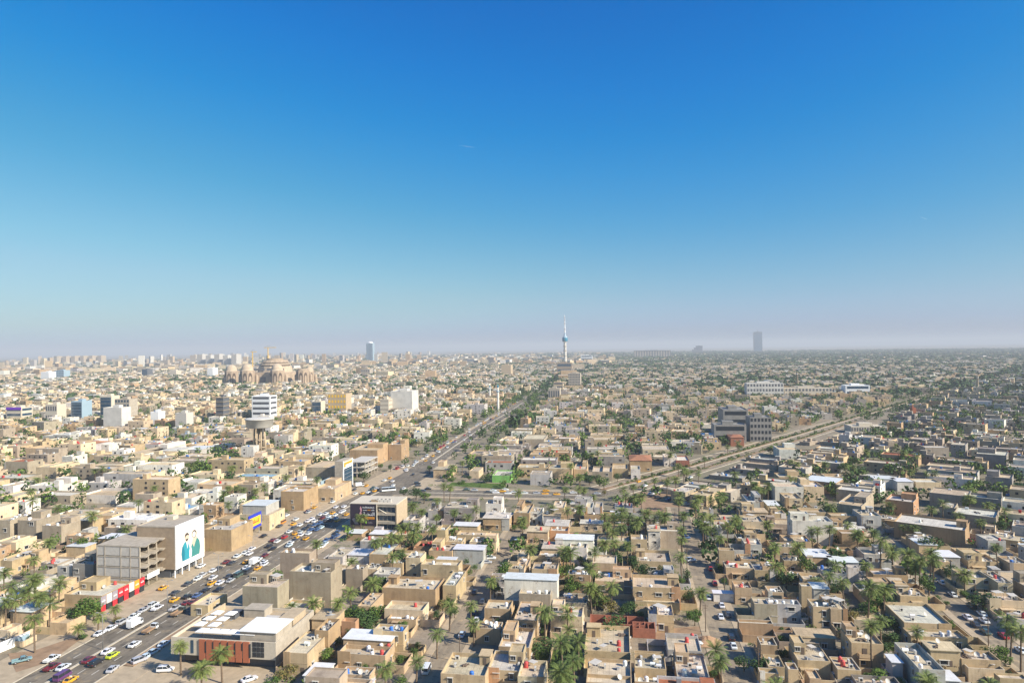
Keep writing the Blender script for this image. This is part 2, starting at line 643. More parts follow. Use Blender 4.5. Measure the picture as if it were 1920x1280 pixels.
road('diagonal_road', D2, -10, 10, 0.035, ASPH2)
road('planted_median', DIAG, -7.2, -1.6, 0.20, SOIL, h=0.15)
road('kerb_median', DIAG, -7.9, -7.2, 0.24, KERB, h=0.2)
road('kerb_median', DIAG, -1.6, -0.9, 0.24, KERB, h=0.2)
road('kerb_strip', D1, 15.5, 16.0, 0.22, KERB, h=0.2)
road('kerb_strip', D1, -15.5, -15.0, 0.22, KERB, h=0.2)
road('planted_verge', [(452, -3), (642, 124), (860, 263)], 8.6, 11.4, 0.2, SOIL, h=0.16)
keep_off(D1, 20)
keep_off(D2, 11)
for nm, s in (('side_street', S1), ('side_street', S2), ('side_street', S3)):
    road(nm, s, -4.2, 4.2, 0.03, ASPH2)
    road('pavement', s, -6.6, -4.2, 0.12, PAVE, h=0.1)
    road('pavement', s, 4.2, 6.6, 0.12, PAVE, h=0.1)
    keep_off(s, 6.8)
# open lot south of the crossing, car park before the brick fronted hall, lawns, bare plots
sheet('bare_lot', [gp(*p) for p in ((1190, 965), (1330, 962), (1330, 925), (1200, 922), (1160, 940))], 0.02, SOIL)
ROADS.append(([gp(1200, 945), gp(1300, 945)], 14))
sheet('car_park', [uv2w(u, v) for u, v in ((120, -145), (190, -145), (199, -130), (199, -96), (120, -96))][::-1], 0.05, PAVE)
ROADS.append(([uv2w(130, -122), uv2w(190, -122)], 22))
sheet('bare_lot', [gp(*tp('B3', x, y)) for x, y in ((1075, 800), (1340, 790), (1460, 730), (1440, 690), (1080, 715))], 0.02, SOIL)
sheet('bare_lot', [gp(*tp('B1', x, y)) for x, y in ((60, 900), (250, 880), (520, 790), (650, 760), (380, 960), (120, 1040))], 0.14, SOIL)
ROADS.append(([gp(*tp('B3', 1110, 755)), gp(*tp('B3', 1440, 745))], 6))
ROADS.append(([gp(*tp('B3', 1465, 815)), gp(*tp('B3', 1470, 800))], 6))
sheet('lawn', [gp(*tp('B3', x, y)) for x, y in ((165, 920), (250, 1010), (380, 1000), (360, 870), (190, 860))], 0.02, LAWN)
sheet('lawn', [gp(*tp('M2', x, y)) for x, y in ((1440, 440), (1860, 465), (1860, 425), (1470, 415))], 0.02, LAWN)
sheet('lawn', [gp(*tp('M2', x, y)) for x, y in ((1700, 775), (1820, 775), (1850, 745), (1690, 750))], 0.02, LAWN)
sheet('bare_field', [gp(*p) for p in ((200, 723), (405, 722), (410, 712), (215, 710))], 0.3, SOIL)
sheet('bare_field', [gp(*p) for p in ((1360, 722), (1560, 722), (1540, 709), (1370, 709))], 0.3, SOIL)
sheet('bare_field', [gp(*p) for p in ((1480, 676), (1990, 670), (1990, 664), (1480, 669))], 0.5, SOIL)
for (xa, ya, xb, yb) in ((200, 723, 405, 710), (1360, 722, 1560, 709)):
    ROADS.append(([gp(xa, (ya + yb) / 2), gp(xb, (ya + yb) / 2)], 60))


def seg_dist(p, a, b):
    ax, ay = a
    dx, dy = b[0] - ax, b[1] - ay
    t = max(0, min(1, ((p[0] - ax) * dx + (p[1] - ay) * dy) / (dx * dx + dy * dy)))
    return hypot(p[0] - ax - t * dx, p[1] - ay - t * dy)


def on_road(X, Y, r=0.0):
    for pts, hw in ROADS:
        for i in range(len(pts) - 1):
            if seg_dist((X, Y), pts[i], pts[i + 1]) < hw + r:
                return True
    return False
# ------------------------------------------------------------------ house kit
CC = {  # wall colours
    't': (0.50, 0.375, 0.225), 'c': (0.60, 0.48, 0.315), 'w': (0.69, 0.65, 0.565), 'g': (0.365, 0.305, 0.225),
    'b': (0.41, 0.285, 0.165), 'r': (0.33, 0.14, 0.09), 'y': (0.58, 0.44, 0.22), 'k': (0.30, 0.27, 0.235),
    's': (0.45, 0.425, 0.39), 'G': (0.22, 0.46, 0.13), 'o': (0.46, 0.27, 0.15)}
CN = {'t': 'tan', 'c': 'cream', 'w': 'white', 'g': 'grey-brown', 'b': 'brown', 'r': 'red brick', 'y': 'yellow', 'k': 'dark grey',
      's': 'pale grey', 'G': 'bright green', 'o': 'orange-brown'}


def jit(c, a=0.10):
    k = 1 + random.uniform(-a, a)
    return tuple(max(0.01, x * k * (1 + random.uniform(-0.03, 0.03))) for x in c)


def window_mesh(kind):
    mb = MB()
    # unit window in x (width) and z (height), faces -y; frame stands 6 cm proud, pane set back
    t = 0.09
    for (a, b, c, d) in ((-.5, -.5 + t, -.5, .5), (.5 - t, .5, -.5, .5), (-.5 + t, .5 - t, -.5, -.5 + t), (-.5 + t, .5 - t, .5 - t, .5)):
        mb.box(a, b, -0.10, 0.02, c, d, 0, bottom=True)
    if kind == 1:
        mb.box(-.03, .03, -0.08, 0.02, -.5 + t, .5 - t, 0, bottom=True)
    mb.box(-.5 + t, .5 - t, -0.03, 0.02, -.5 + t, .5 - t, 1)
    mb.box(-.58, .58, -0.42, 0.02, .53, .59, 0, bottom=True)      # sun hood, added for the shadow it casts
    mb.box(-.56, .56, -0.16, 0.02, -.56, -.51, 0, bottom=True)     # sill
    return mb.mesh('window', [FRAME, GLASS])


WIN = [window_mesh(0), window_mesh(1)]
_mb = MB()
_mb.box(-.5, .5, -0.06, 0.02, 0, 1, 0)
_mb.box(-.42, -.02, -0.09, -0.06, 0.05, 0.93, 0, bottom=True)
_mb.box(.02, .42, -0.09, -0.06, 0.05, 0.93, 0, bottom=True)
DOORM = _mb.mesh('door', [DOOR])

HOUSES = []       # records of the built things, for labels and for keeping plots free
OCC = []          # (cx, cy, hx, hy, angle) footprints


def obb_hit(a, b, gap=0.6):
    ax, ay, ahx, ahy, aa = a
    bx, by, bhx, bhy, ba = b
    dx, dy = bx - ax, by - ay
    if hypot(dx, dy) > hypot(ahx, ahy) + hypot(bhx, bhy) + gap:
        return False
    for th in (aa, ba):
        for ex, ey in ((cos(th), -sin(th)), (sin(th), cos(th))):
            ra = ahx * abs(ex * cos(aa) - ey * sin(aa)) + ahy * abs(ex * sin(aa) + ey * cos(aa))
            rb = bhx * abs(ex * cos(ba) - ey * sin(ba)) + bhy * abs(ex * sin(ba) + ey * cos(ba))
            if abs(dx * ex + dy * ey) > ra + rb + gap:
                return False
    return True


GRID = {}


def occ_add(r):
    OCC.append(r)
    R = hypot(r[2], r[3])
    for i in range(int((r[0] - R) // 50), int((r[0] + R) // 50) + 1):
        for j in range(int((r[1] - R) // 50), int((r[1] + R) // 50) + 1):
            GRID.setdefault((i, j), []).append(r)


def occ_hit(r, gap=0.6):
    R = hypot(r[2], r[3])
    for i in range(int((r[0] - R) // 50), int((r[0] + R) // 50) + 1):
        for j in range(int((r[1] - R) // 50), int((r[1] + R) // 50) + 1):
            for q in GRID.get((i, j), ()):
                if obb_hit(r, q, gap):
                    return True
    return False


def add_windows(root, w, d, h, n, col, z_lo=1.0, sides='flr', name='window'):
    """windows per storey on front (f), left (l), right (r)"""
    st = max(1, int(round((h - 0.6) / 3.4)))
    spots = []
    for s in range(st):
        z = s * 3.3 + 1.75
        if z + 0.9 > h - 0.5:
            break
        nf = max(1, int(w // 4.5))
        for k in range(nf):
            spots.append(('f', -w / 2 + (k + 0.5 + random.uniform(-.15, .15)) * w / nf, z))
        nd = max(1, int(d // 6))
        for k in range(nd):
            yy = -d / 2 + (k + 0.5 + random.uniform(-.2, .2)) * d / nd
            spots.append(('l', yy, z))
            spots.append(('r', yy, z))
    spots = [s for s in spots if s[0] in sides]
    random.shuffle(spots)
    for s, p, z in spots[:n]:
        ww = random.choice((1.2, 1.7, 2.4, 1.4))
        hh = random.choice((1.3, 1.6, 1.9))
        o = ob(name, random.choice(WIN), root, scale=(ww, 1, hh))
        if s == 'f':
            o.location = (p, -d / 2, z)
        elif s == 'l':
            o.location = (-w / 2, p, z)
            o.rotation_euler = (0, 0, -pi / 2)
        else:
            o.location = (w / 2, p, z)
            o.rotation_euler = (0, 0, pi / 2)


def house(cx, cy, w, d, h, c='t', flags='', th=TH, near=True, name='house', par=None):
    """box house with parapet; cx,cy world centre; w across, d along the street direction; one thing with parts"""
    rz = -th
    col = jit(CC[c])
    mb = MB()
    pd = 0.0 if 'f' in flags else random.choice((0.5, 0.8, 0.9, 1.1))
    if par is not None:
        pd = par
    deck = h - pd
    if pd:
        mb.tray(-w / 2, w / 2, -d / 2, d / 2, -0.05, h, pd, 0.22, top=random.choice((0, 0, 1)))
    else:
        mb.box(-w / 2, w / 2, -d / 2, d / 2, -0.05, h)
        deck = h + 0.02
    if near and 'n' not in flags and h > 5.5 and random.random() < 0.6:      # string course
        z = 3.25
        mb.box(-w / 2 - .06, w / 2 + .06, -d / 2 - .06, -d / 2 + .0, z, z + .22, bottom=True)
        mb.box(w / 2, w / 2 + .06, -d / 2 - .06, d / 2 + .06, z, z + .22, bottom=True)
        mb.box(-w / 2 - .06, -w / 2, -d / 2 - .06, d / 2 + .06, z, z + .22, bottom=True)
    root = mb.build(name, [WALL, KERB], None, loc=(cx, cy, 0), rz=rz, col=col)
    t = 0.22 if pd else -0.12
    r = MB()
    rc = jit(random.choice(((0.58, 0.47, 0.325), (0.62, 0.525, 0.38), (0.54, 0.46, 0.35), (0.58, 0.45, 0.29), (0.63, 0.58, 0.49))), 0.12)
    if 'm' in flags:
        # light metal sheet roof on top of the walls
        r.box(-w / 2 - .3, w / 2 + .3, -d / 2 - .3, d / 2 + .3, h + .02, h + .16, bottom=True)
        r.build('metal_roof', [SHEET], root, col=jit((0.72, 0.72, 0.70), 0.08))
        deck = h + .16
    elif 'o' in flags:
        hh = 1.6
        r.v = [(-w / 2 - .4, -d / 2 - .4, h), (w / 2 + .4, -d / 2 - .4, h), (w / 2 + .4, d / 2 + .4, h), (-w / 2 - .4, d / 2 + .4, h), (-w * .15, 0, h + hh), (w * .15, 0, h + hh)]
        r.f = [(0, 1, 5, 4), (1, 2, 5), (2, 3, 4, 5), (3, 0, 4)]
        r.m = [0] * 4
        r.sm = [False] * 4
        r.build('roof', [WALL], root, col=jit((0.37, 0.165, 0.095)))
        deck = h + hh
    elif 'f' in flags:
        r.box(-w / 2 - .35, w / 2 + .35, -d / 2 - .35, d / 2 + .35, h + .005, h + .2, bottom=True)
        r.build('roof', [ROOF], root, col=rc)
        deck = h + .2
    else:
        r.face([(-w / 2 + t, -d / 2 + t, deck), (w / 2 - t, -d / 2 + t, deck), (w / 2 - t, d / 2 - t, deck), (-w / 2 + t, d / 2 - t, deck)])
        r.build('roof', [ROOF], root, col=rc)
    rec = dict(o=root, x=cx, y=cy, w=w, d=d, h=h, c=c, flags=flags, th=th, deck=deck, near=near, kind=name)
    # stair hut on the roof
    rec['hut'] = None
    if 'h' in flags and 'm' not in flags and w > 4.5 and d > 4.5:
        hw, hd, hh = random.uniform(2.6, min(4.2, w * .5)), random.uniform(2.8, min(4.6, d * .5)), random.uniform(2.3, 2.9)
        hx = random.choice((-1, 1)) * (w / 2 - hw / 2 - .26)
        hy = random.uniform(0, max(0.01, d / 2 - hd / 2 - .3))
        m = MB()
        m.box(hx - hw / 2, hx + hw / 2, hy - hd / 2, hy + hd / 2, deck - .01, deck + hh)
        m.box(hx - hw / 2 - .2, hx + hw / 2 + .2, hy - hd / 2 - .25, hy + hd / 2 + .2, deck + hh, deck + hh + .16, bottom=True)
        hut = m.build('stair_hut', [WALL], root, col=col)
        if near:
            ob('hut_door', DOORM, hut, loc=(hx, hy - hd / 2, deck), scale=(0.9, 1, 1.95))
        rec['hut'] = (hx, hy, hw, hd)
    # upper room or a wall that divides the roof
    if 'm' not in flags and 'o' not in flags and 'x' not in flags and w > 8 and d > 8 and not rec['hut']:
        q = random.random()
        if q < .42:
            uw, ud = w * random.uniform(.35, .6), d * random.uniform(.35, .6)
            ux, uy = random.choice((-1, 1)) * (w - uw) / 2 * .97, (d - ud) / 2 * random.choice((.97, .6, .97))
            if pd and abs(ux) + uw / 2 > w / 2 - .23:
                ux = (abs(ux) / ux) * (w / 2 - .23 - uw / 2)
            uy = min(uy, d / 2 - .23 - ud / 2)
            m = MB()
            m.tray(ux - uw / 2, ux + uw / 2, uy - ud / 2, uy + ud / 2, deck - .01, deck + 3.2, .35, .2)
            m.face([(ux - uw / 2 + .2, uy - ud / 2 + .2, deck + 2.85), (ux + uw / 2 - .2, uy - ud / 2 + .2, deck + 2.85), (ux + uw / 2 - .2, uy + ud / 2 - .2, deck + 2.85), (ux - uw / 2 + .2, uy + ud / 2 - .2, deck + 2.85)])
            up = m.build('upper_room', [WALL], root, col=jit(col, .05))
            if near:
                ob('window', WIN[1], up, loc=(ux - uw * .2, uy - ud / 2, deck + 1.5), scale=(1.5, 1, 1.3))
                ob('door', DOORM, up, loc=(ux + uw * .25, uy - ud / 2, deck), scale=(.95, 1, 2.0))
            rec['hut'] = (ux, uy, uw, ud)
        elif q < .75:
            m = MB()
            if random.random() < .5:
                xx = random.uniform(-.25, .25) * w
                m.box(xx - .1, xx + .1, -d / 2 + .23, d / 2 - .23, deck - .01, deck + random.uniform(.8, 1.7))
            else:
                yy = random.uniform(-.2, .3) * d
                m.box(-w / 2 + .23, w / 2 - .23, yy - .1, yy + .1, deck - .01, deck + random.uniform(.8, 1.7))
            m.build('roof_wall', [WALL], root, col=col)
    if near and 'x' not in flags:
        nwin = random.choice((5, 6, 7)) if w * h > 40 else 3
        add_windows(root, w, d, h, 1 if 'n' in flags else nwin, col, sides='flr' if 'n' not in flags else 'lr')
        if 'n' not in flags and random.random() < .55:
            ob('door', DOORM, root, loc=(random.uniform(-w * .3, w * .3), -d / 2, 0), scale=(1.1, 1, 2.2))
        if 'n' not in flags and h > 6.2 and w > 6 and random.random() < .45:      # balcony on the upper floor
            m = MB()
            bw = random.uniform(2.6, min(5, w * .5))
            x0 = random.uniform(-w / 2 + .2, w / 2 - bw - .2)
            m.box(x0, x0 + bw, -d / 2 - 1.3, -d / 2 - .08, 3.3, 3.5, bottom=True)
            m.box(x0, x0 + bw, -d / 2 - 1.3, -d / 2 - 1.18, 3.5, 4.4)
            m.box(x0, x0 + .12, -d / 2 - 1.18, -d / 2 - .08, 3.5, 4.396)
            m.box(x0 + bw - .12, x0 + bw, -d / 2 - 1.18, -d / 2 - .08, 3.5, 4.396)
            b = m.build('balcony', [WALL], root, col=jit(col, .15))
            ob('door', DOORM, b, loc=(x0 + bw / 2, -d / 2, 3.5), scale=(1.3, 1, 2.1))
        if 'n' not in flags and random.random() < .3:                              # clad strip on the front
            m = MB()
            cw = w * random.uniform(.18, .35)
            x0 = random.choice((-w / 2 + .01, w / 2 - cw - .01))
            m.box(x0, x0 + cw, -d / 2 - .13, -d / 2 + .0, 0, h + random.choice((0.25, .6)), bottom=True)
            m.build('cladding', [WALL], root, col=jit(CC[random.choice('cwbkso')], .1))
        if 'n' not in flags and w > 8 and random.random() < .5:            # slab canopy over the entrance
            m = MB()
            x0 = random.uniform(-w / 2, 0)
            m.box(x0, x0 + w * .42, -d / 2 - 1.6, -d / 2, 2.85, 3.05, bottom=True)
            m.box(x0 + .1, x0 + .3, -d / 2 - 1.5, -d / 2 - 1.3, 0, 2.85)
            m.box(x0 + w * .42 - .3, x0 + w * .42 - .1, -d / 2 - 1.5, -d / 2 - 1.3, 0, 2.85)
            m.build('canopy', [WALL], root, col=col)
    elif 'x' not in flags and random.random() < .8:
        add_windows(root, w, d, h, 3, col, sides='fr')
    occ_add((cx, cy, w / 2, d / 2, th))
    HOUSES.append(rec)
    return rec


def roof_h(t, x1, y1, x2, yb, h, c='t', flags='', th=TH, name='house', near=None, par=None):
    """house from its roof outline in the photograph: front left corner, right end of the front, row of the back edge, height"""
    fx, fy = tp(t, x1, y1)
    bx, by = tp(t, x2, yb)
    d0 = gp(fx, fy, h)
    V = (cos(th), -sin(th))
    U = (sin(th), cos(th))

    def col_hit(px):      # walk along V from d0 until the column px
        lo, hi = 0.0, 120.0
        for _ in range(40):
            m = (lo + hi) / 2
            q = proj(d0[0] + V[0] * m, d0[1] + V[1] * m, h)
            if q[0] < px:
                lo = m
            else:
                hi = m
        return lo

    def row_hit(py):
        lo, hi = 0.0, 200.0
        for _ in range(40):
            m = (lo + hi) / 2
            q = proj(d0[0] + U[0] * m, d0[1] + U[1] * m, h)
            if q[1] > py:
                lo = m
            else:
                hi = m
        return lo

    w = max(2.5, col_hit(bx))
    d = max(3.0, row_hit(by))
    cx = d0[0] + V[0] * w / 2 + U[0] * d / 2
    cy_ = d0[1] + V[1] * w / 2 + U[1] * d / 2
    if near is None:
        near = hypot(cx, cy_) < 420
    return house(cx, cy_, w, d, h, c, flags, th, near, name, par)
# ------------------------------------------------------------------ houses read from the photograph (tile, roof corner, extents, height, colour, traits)
HT = '''
B2 250 280 560 215 12.7 g nW
B2 180 140 400 105 12.3 g nW
B2 672 262 800 228 8 g nA
B2 -25 392 48 300 7.5 g nR
B2 100 447 165 405 3.4 b fx
B2 205 888 385 730 6.2 t A
B2 440 722 540 632 8 b A
B2 640 655 745 630 6 o R
B2 358 1062 500 968 3.4 w m
B2 612 892 968 800 5 t RWA
B2 655 786 1010 715 6 t mx
B2 880 722 1105 672 7.4 t AB
B2 630 1048 850 990 4.6 t AD
B2 548 1116 700 1076 3 w mx
B2 700 1122 860 1096 3 w mx
B2 945 402 1345 315 7 b nADh
B2 1400 385 1500 275 7 t W
B2 962 560 1250 498 5.5 c R
B2 985 634 1200 598 3.6 t W
B2 880 302 1030 248 7 s A
B2 950 217 1100 190 6.4 t A
B2 1122 178 1232 132 8.5 c A
B2 1235 228 1518 188 8 t W
B2 1295 124 1470 62 6 t R
B2 1480 116 1705 80 6.4 s mx
B2 848 152 990 64 6 b n
B2 1185 92 1300 52 5 o R
B2 1385 1045 1718 884 7 t hBA
B2 1735 1015 1990 872 6.5 t A
B2 1648 704 1830 652 5 t W
B2 1836 745 1990 690 5 c A
B2 1712 556 1900 492 5 t A
B2 1758 322 1930 292 6.5 s W
B2 1890 262 2010 225 6 t A
B2 540 170 650 100 5 s A
B2 690 160 850 112 4.5 w mx
B2 810 262 905 222 6 c A
B2 0 588 95 530 3.6 t A
B2 0 690 70 610 4 w mR
B2 760 540 860 440 5.5 t A
B2 1420 60 1540 20 6.5 t W
B2 1600 60 1800 22 5.5 c A
B3 -58 336 338 292 10 w m
B3 52 446 288 408 6.6 g nW
B3 12 642 188 505 7 t hA
B3 -100 842 128 695 6 t A
B3 42 1066 235 940 7 c RA
B3 376 512 562 442 4.6 g nA
B3 422 302 588 268 6.6 b W
B3 622 352 900 276 4.4 t A
B3 906 396 1264 302 7.5 t hA
B3 922 502 1258 462 4 t nx
B3 1022 604 1214 522 5.6 t A
B3 922 562 1016 540 4 t x
B3 542 872 888 678 5 t hRA
B3 556 1110 898 928 6 t nAD
B3 920 1002 1158 872 6 t WA
B3 1242 1082 1488 884 5.6 t WA
B3 920 1105 1160 1040 4.5 t W
B3 932 202 1198 118 5 t hD
B3 892 40 1015 5 8 t W
B3 1022 -25 1270 -62 8 g n
B3 325 42 610 2 7.5 w m
B3 432 102 560 60 6 w A
B3 225 112 380 62 5 c f
B3 32 236 120 182 5 t A
B3 148 262 338 212 6 t A
B3 198 168 354 128 6.6 t A
B3 40 170 110 120 4.5 c x
B3 1552 122 1668 102 8 t n
B3 1604 252 1815 202 5 t RW
B3 1672 402 1800 352 6 t RA
B3 1818 524 1990 470 6.4 g nA
B3 1702 664 1960 640 4 b x
B3 1866 830 1990 770 6 b A
B3 1692 42 1850 2 4.2 t A
B3 1512 446 1662 424 3 w mx
B3 1860 1040 2000 1010 6 t A
B3 1820 270 1990 205 5 t W
B3 1720 190 1870 150 4 t A
B4 2 522 245 484 6.6 s W
B4 250 392 328 366 10.5 t x
B4 338 545 528 485 7.2 t W
B4 470 562 598 455 7 t A
B4 2 434 118 388 6 t WA
B4 342 412 460 364 7.4 s m
B4 142 322 290 282 5 t A
B4 -40 242 68 208 6 t A
B4 82 98 258 62 5 t A
B4 292 172 478 112 5 b m
B4 402 122 638 92 5 b A
B4 482 212 680 168 5 s mx
B4 602 252 680 236 7 w n
B4 842 304 1008 272 4.5 w A
B4 962 392 1050 332 6.6 c f
B4 992 464 1198 402 4.6 t A
B4 1022 664 1378 508 5.4 t A
B4 1072 764 1498 702 4 t WA
B4 1222 872 1442 806 8.2 t f
B4 1132 1012 1330 812 7.5 s WA
B4 1452 936 1748 862 6.4 t AD
B4 1502 1004 1778 942 5 c A
B4 222 944 470 822 5 t D
B4 152 1014 230 962 8 t x
B4 312 1082 400 1012 7 t x
B4 522 1014 700 918 5 t RA
B4 2 994 130 902 5 t A
B4 662 1112 1000 1052 4 k A
B4 932 964 1010 906 6 s mn
B4 1472 326 1700 260 6.5 c A
B4 1725 366 1838 276 7 c A
B4 1662 494 1930 434 5.6 c A
B4 1282 174 1440 122 6 s m
B4 1502 204 1738 144 5 t A
B4 1812 218 1960 164 6 t A
B4 1320 1100 1440 1020 4.5 s mx
B4 1860 640 2000 590 5.6 s R
B4 1740 1080 1960 1040 5 t A
B1 545 222 700 150 8 k A
B1 430 240 540 180 6.5 s A
B1 482 452 765 345 4.5 t nA
B1 372 664 500 594 4 t x
B1 152 134 340 118 3.6 c x
B1 -30 200 90 130 6 t A
B1 100 186 250 140 5 t A
B1 -20 720 55 670 5 c A
B1 180 350 300 300 4 s x
B1 120 400 230 345 4 w A
B1 -40 60 120 10 5.5 c A
B1 1818 390 2080 330 12 g n
B1 1430 530 1560 440 4 t A
B2 240 500 330 440 3.4 s x
M1 132 698 272 645 10 g nW
M1 -20 698 76 650 10 g nW
M1 316 738 460 692 9 g nW
M1 602 508 868 455 5 w A
M1 1012 502 1150 482 8 g nA
M1 1302 412 1488 384 7 w A
M1 902 294 1000 272 9.5 w A
M1 1256 252 1522 228 7 g nW
M1 642 296 900 262 8 g nA
M1 268 162 440 150 12 g n
M1 192 158 268 138 11 t A
M1 702 96 745 84 11 w A
M1 1492 584 1620 560 8 b A
M1 1682 524 1778 496 9 w A
M1 782 754 965 730 7 g n
M1 270 300 420 262 8 c A
M1 440 300 640 276 6 g n
M1 0 520 110 480 7 c A
M1 120 560 190 530 8 w A
M1 530 700 690 640 7 t A
M1 690 660 840 600 8 t A
M1 350 600 500 570 4 g x
M1 640 640 790 600 4 t A
M1 870 590 1010 560 4 s x
M1 910 210 1040 130 7 w f
M1 1130 180 1325 150 7 w f
M1 1340 170 1500 140 6 s mx
M1 1700 92 1830 78 9 g nA
M1 580 130 690 104 9 s oA
M1 760 130 815 112 10 w A
M1 1780 430 1900 400 10 g n
M1 370 420 560 395 5 w A
M1 0 440 100 400 8 w A
M2 -100 588 75 545 12 s mx
M2 -130 655 100 600 8 c A
M2 -390 766 -185 690 10 b nA
M2 186 482 356 432 11 b nA
M2 372 302 590 252 14 g nA
M2 432 462 590 400 8 t A
M2 702 172 910 132 12 b nA
M2 992 132 1090 106 13 b nA
M2 1408 604 1640 560 8 k A
M2 1702 684 1900 640 6 b f
M2 1722 574 1840 546 8 w A
M2 1356 772 1420 730 7.5 t n
M2 1502 806 1740 772 6 t A
M2 1180 905 1300 850 5 o R
M2 1290 625 1400 590 6 s A
M2 0 412 92 388 8 w A
M2 80 312 195 290 6 g nA
M2 196 312 285 280 8 c A
M2 206 42 280 30 12 c n
M2 282 40 360 24 11 g n
M2 1770 362 1905 322 5 G x
M2 1600 330 1670 300 5 c A
M2 1330 320 1450 280 6 t f
M2 -40 230 60 208 7 c A
M2 1590 205 1720 170 4 t x
M3 136 352 288 326 7.5 s A
M3 272 312 450 282 7.5 t A
M3 462 316 560 274 6 t A
M3 602 334 750 294 7 g nA
M3 752 312 872 272 6 t A
M3 882 252 1048 208 8 b o
M3 892 316 962 288 7 w A
M3 12 642 128 572 7.4 b A
M3 132 634 224 602 7 w A
M3 302 604 390 554 8 t A
M3 392 634 520 602 6 t A
M3 552 602 606 562 9 w A
M3 622 602 678 562 9 s A
M3 542 656 770 632 6 b nA
M3 112 784 268 744 6 t f
M3 284 776 420 744 5 o A
M3 1332 504 1458 444 7 t zA
M3 1192 476 1300 440 7 g zA
M3 1502 476 1640 440 6 k zA
M3 1768 562 1888 504 9 s A
M3 1702 626 1880 596 5 t A
M3 1732 706 1890 660 6 c A
M3 1022 780 1110 742 10 w f
M3 640 850 880 810 4 c x
M3 80 90 240 55 7 g A
M3 580 96 780 70 7 t A
M3 980 168 1180 138 7 c A
M3 1140 226 1240 200 7 w A
M3 1230 250 1330 215 5 r x
M3 1430 62 1640 46 7 s m
M3 1640 80 1740 56 8 r o
M3 1780 800 1900 770 5 t A
M4 182 702 488 662 11 w A
M4 52 446 268 412 9 w nA
M4 272 446 420 404 9 c A
M4 132 534 258 492 7 c A
M4 272 396 508 364 7 b zm
M4 432 372 568 348 7 t A
M4 82 374 258 342 7 t A
M4 516 572 700 500 9 g zn
M4 702 664 850 616 8 s hA
M4 472 664 690 640 6 t A
M4 942 706 1478 645 7.6 b zhn
M4 1284 594 1400 560 8 g zA
M4 1392 642 1710 590 8 g zn
M4 880 540 1090 500 8 o zA
M4 800 390 960 365 6 w mx
M4 970 410 1090 382 6 w mx
M4 1110 412 1300 386 6 c A
M4 1178 152 1358 140 11 g n
M4 1370 130 1480 110 10 k zn
M4 1562 198 1788 170 11 k zn
M4 1630 368 1830 340 9 k zA
M4 1210 490 1500 450 8 k zA
M4 1500 520 1750 490 8 k zA
M4 850 140 1000 120 8 g nA
M4 0 590 90 550 5 t m
M4 120 1000 250 960 5 t A
M4 85 170 240 140 8 w n
M4 1290 1010 1400 975 5 t A
'''
# ------------------------------------------------------------------ special buildings by the avenue
def special(name, label, cat, x, y, th=TH):
    o = bpy.data.objects.new(name, None)
    o.empty_display_size = 1
    COL.objects.link(o)
    o.location = (x, y, 0)
    o.rotation_euler = (0, 0, -th)
    tag(o, label, cat)
    return o


def flat(parent, name, pts, mat, y, col=None):
    """flat print on a wall facing -y: pts (x,z)"""
    mb = MB()
    mb.face([(p[0], y, p[1]) for p in pts])
    return mb.build(name, [mat], parent, col=col)


def ell(cx, cz, rx, rz, n=18, a0=0, a1=2 * pi):
    return [(cx + rx * cos(a0 + (a1 - a0) * k / n), cz + rz * sin(a0 + (a1 - a0) * k / n)) for k in range(n)]


def colmat(name, c, rough=0.7, var=0.06):
    return plain(name, c, rough, 0.3, var=var)


M_WHITE = colmat('white_print', (0.78, 0.77, 0.74))
M_TEAL = colmat('teal_print', (0.03, 0.27, 0.33))
M_TEALD = colmat('deep_teal_print', (0.015, 0.17, 0.23))
M_HAIR = colmat('hair_print', (0.05, 0.045, 0.04))
M_PEACH2 = colmat('sand_print', (0.52, 0.46, 0.34))
M_TEAL2 = colmat('green_teal_print', (0.05, 0.22, 0.20))
M_SKIN = colmat('skin_print', (0.62, 0.45, 0.33))
M_PEACH = colmat('peach_print', (0.78, 0.66, 0.55))
M_DARKP = colmat('dark_print', (0.035, 0.025, 0.04))
M_ORANGE = colmat('orange_print', (0.72, 0.30, 0.03))
M_YEL = colmat('yellow_print', (0.8, 0.48, 0.04))
M_BLUE = colmat('blue_print', (0.03, 0.05, 0.42))
M_RED = colmat('red_print', (0.55, 0.03, 0.04))
M_GREEN = colmat('green_print', (0.25, 0.5, 0.05))
M_GREYP = colmat('grey_print', (0.30, 0.26, 0.28))
M_PINK = colmat('pink_print', (0.6, 0.3, 0.33))
M_BRICK = plain('brick_cladding', (0.40, 0.135, 0.07), 0.85, 0.2, var=0.1, scale=2.5)
M_CREAM = plain('cream_render', (0.56, 0.49, 0.38), 0.9, 0.2, var=0.08)
M_TAN = plain('tan_stone', (0.46, 0.36, 0.24), 0.92, 0.15, var=0.12, scale=0.6)
M_BROWN = plain('brown_brick', (0.33, 0.25, 0.17), 0.93, 0.15, var=0.12, scale=0.7)
M_OCHRE = plain('mosque_stone', (0.40, 0.30, 0.205), 0.92, 0.15, var=0.2, scale=0.12)
M_PALE = plain('pale_render', (0.58, 0.545, 0.48), 0.9, 0.2, var=0.12, scale=0.15)
M_DEEP = plain('deep_blue_cladding', (0.05, 0.075, 0.11), 0.4, 0.4, var=0.1, scale=0.1)
M_DEEP2 = plain('deep_blue_glass', (0.04, 0.10, 0.17), 0.25, 0.5, var=0.1, scale=0.1)
M_ARCH = plain('recess_shade', (0.10, 0.07, 0.05), 0.95, 0.1, var=0.15, scale=0.2)  # dark tone puts the shade of the recesses into the colour
M_DOME = plain('dome_stone', (0.50, 0.39, 0.27), 0.9, 0.15, var=0.15, scale=0.12)
M_BLUEG = plain('pale_blue_panel', (0.30, 0.40, 0.46), 0.4, 0.5, var=0.05, scale=0.1)
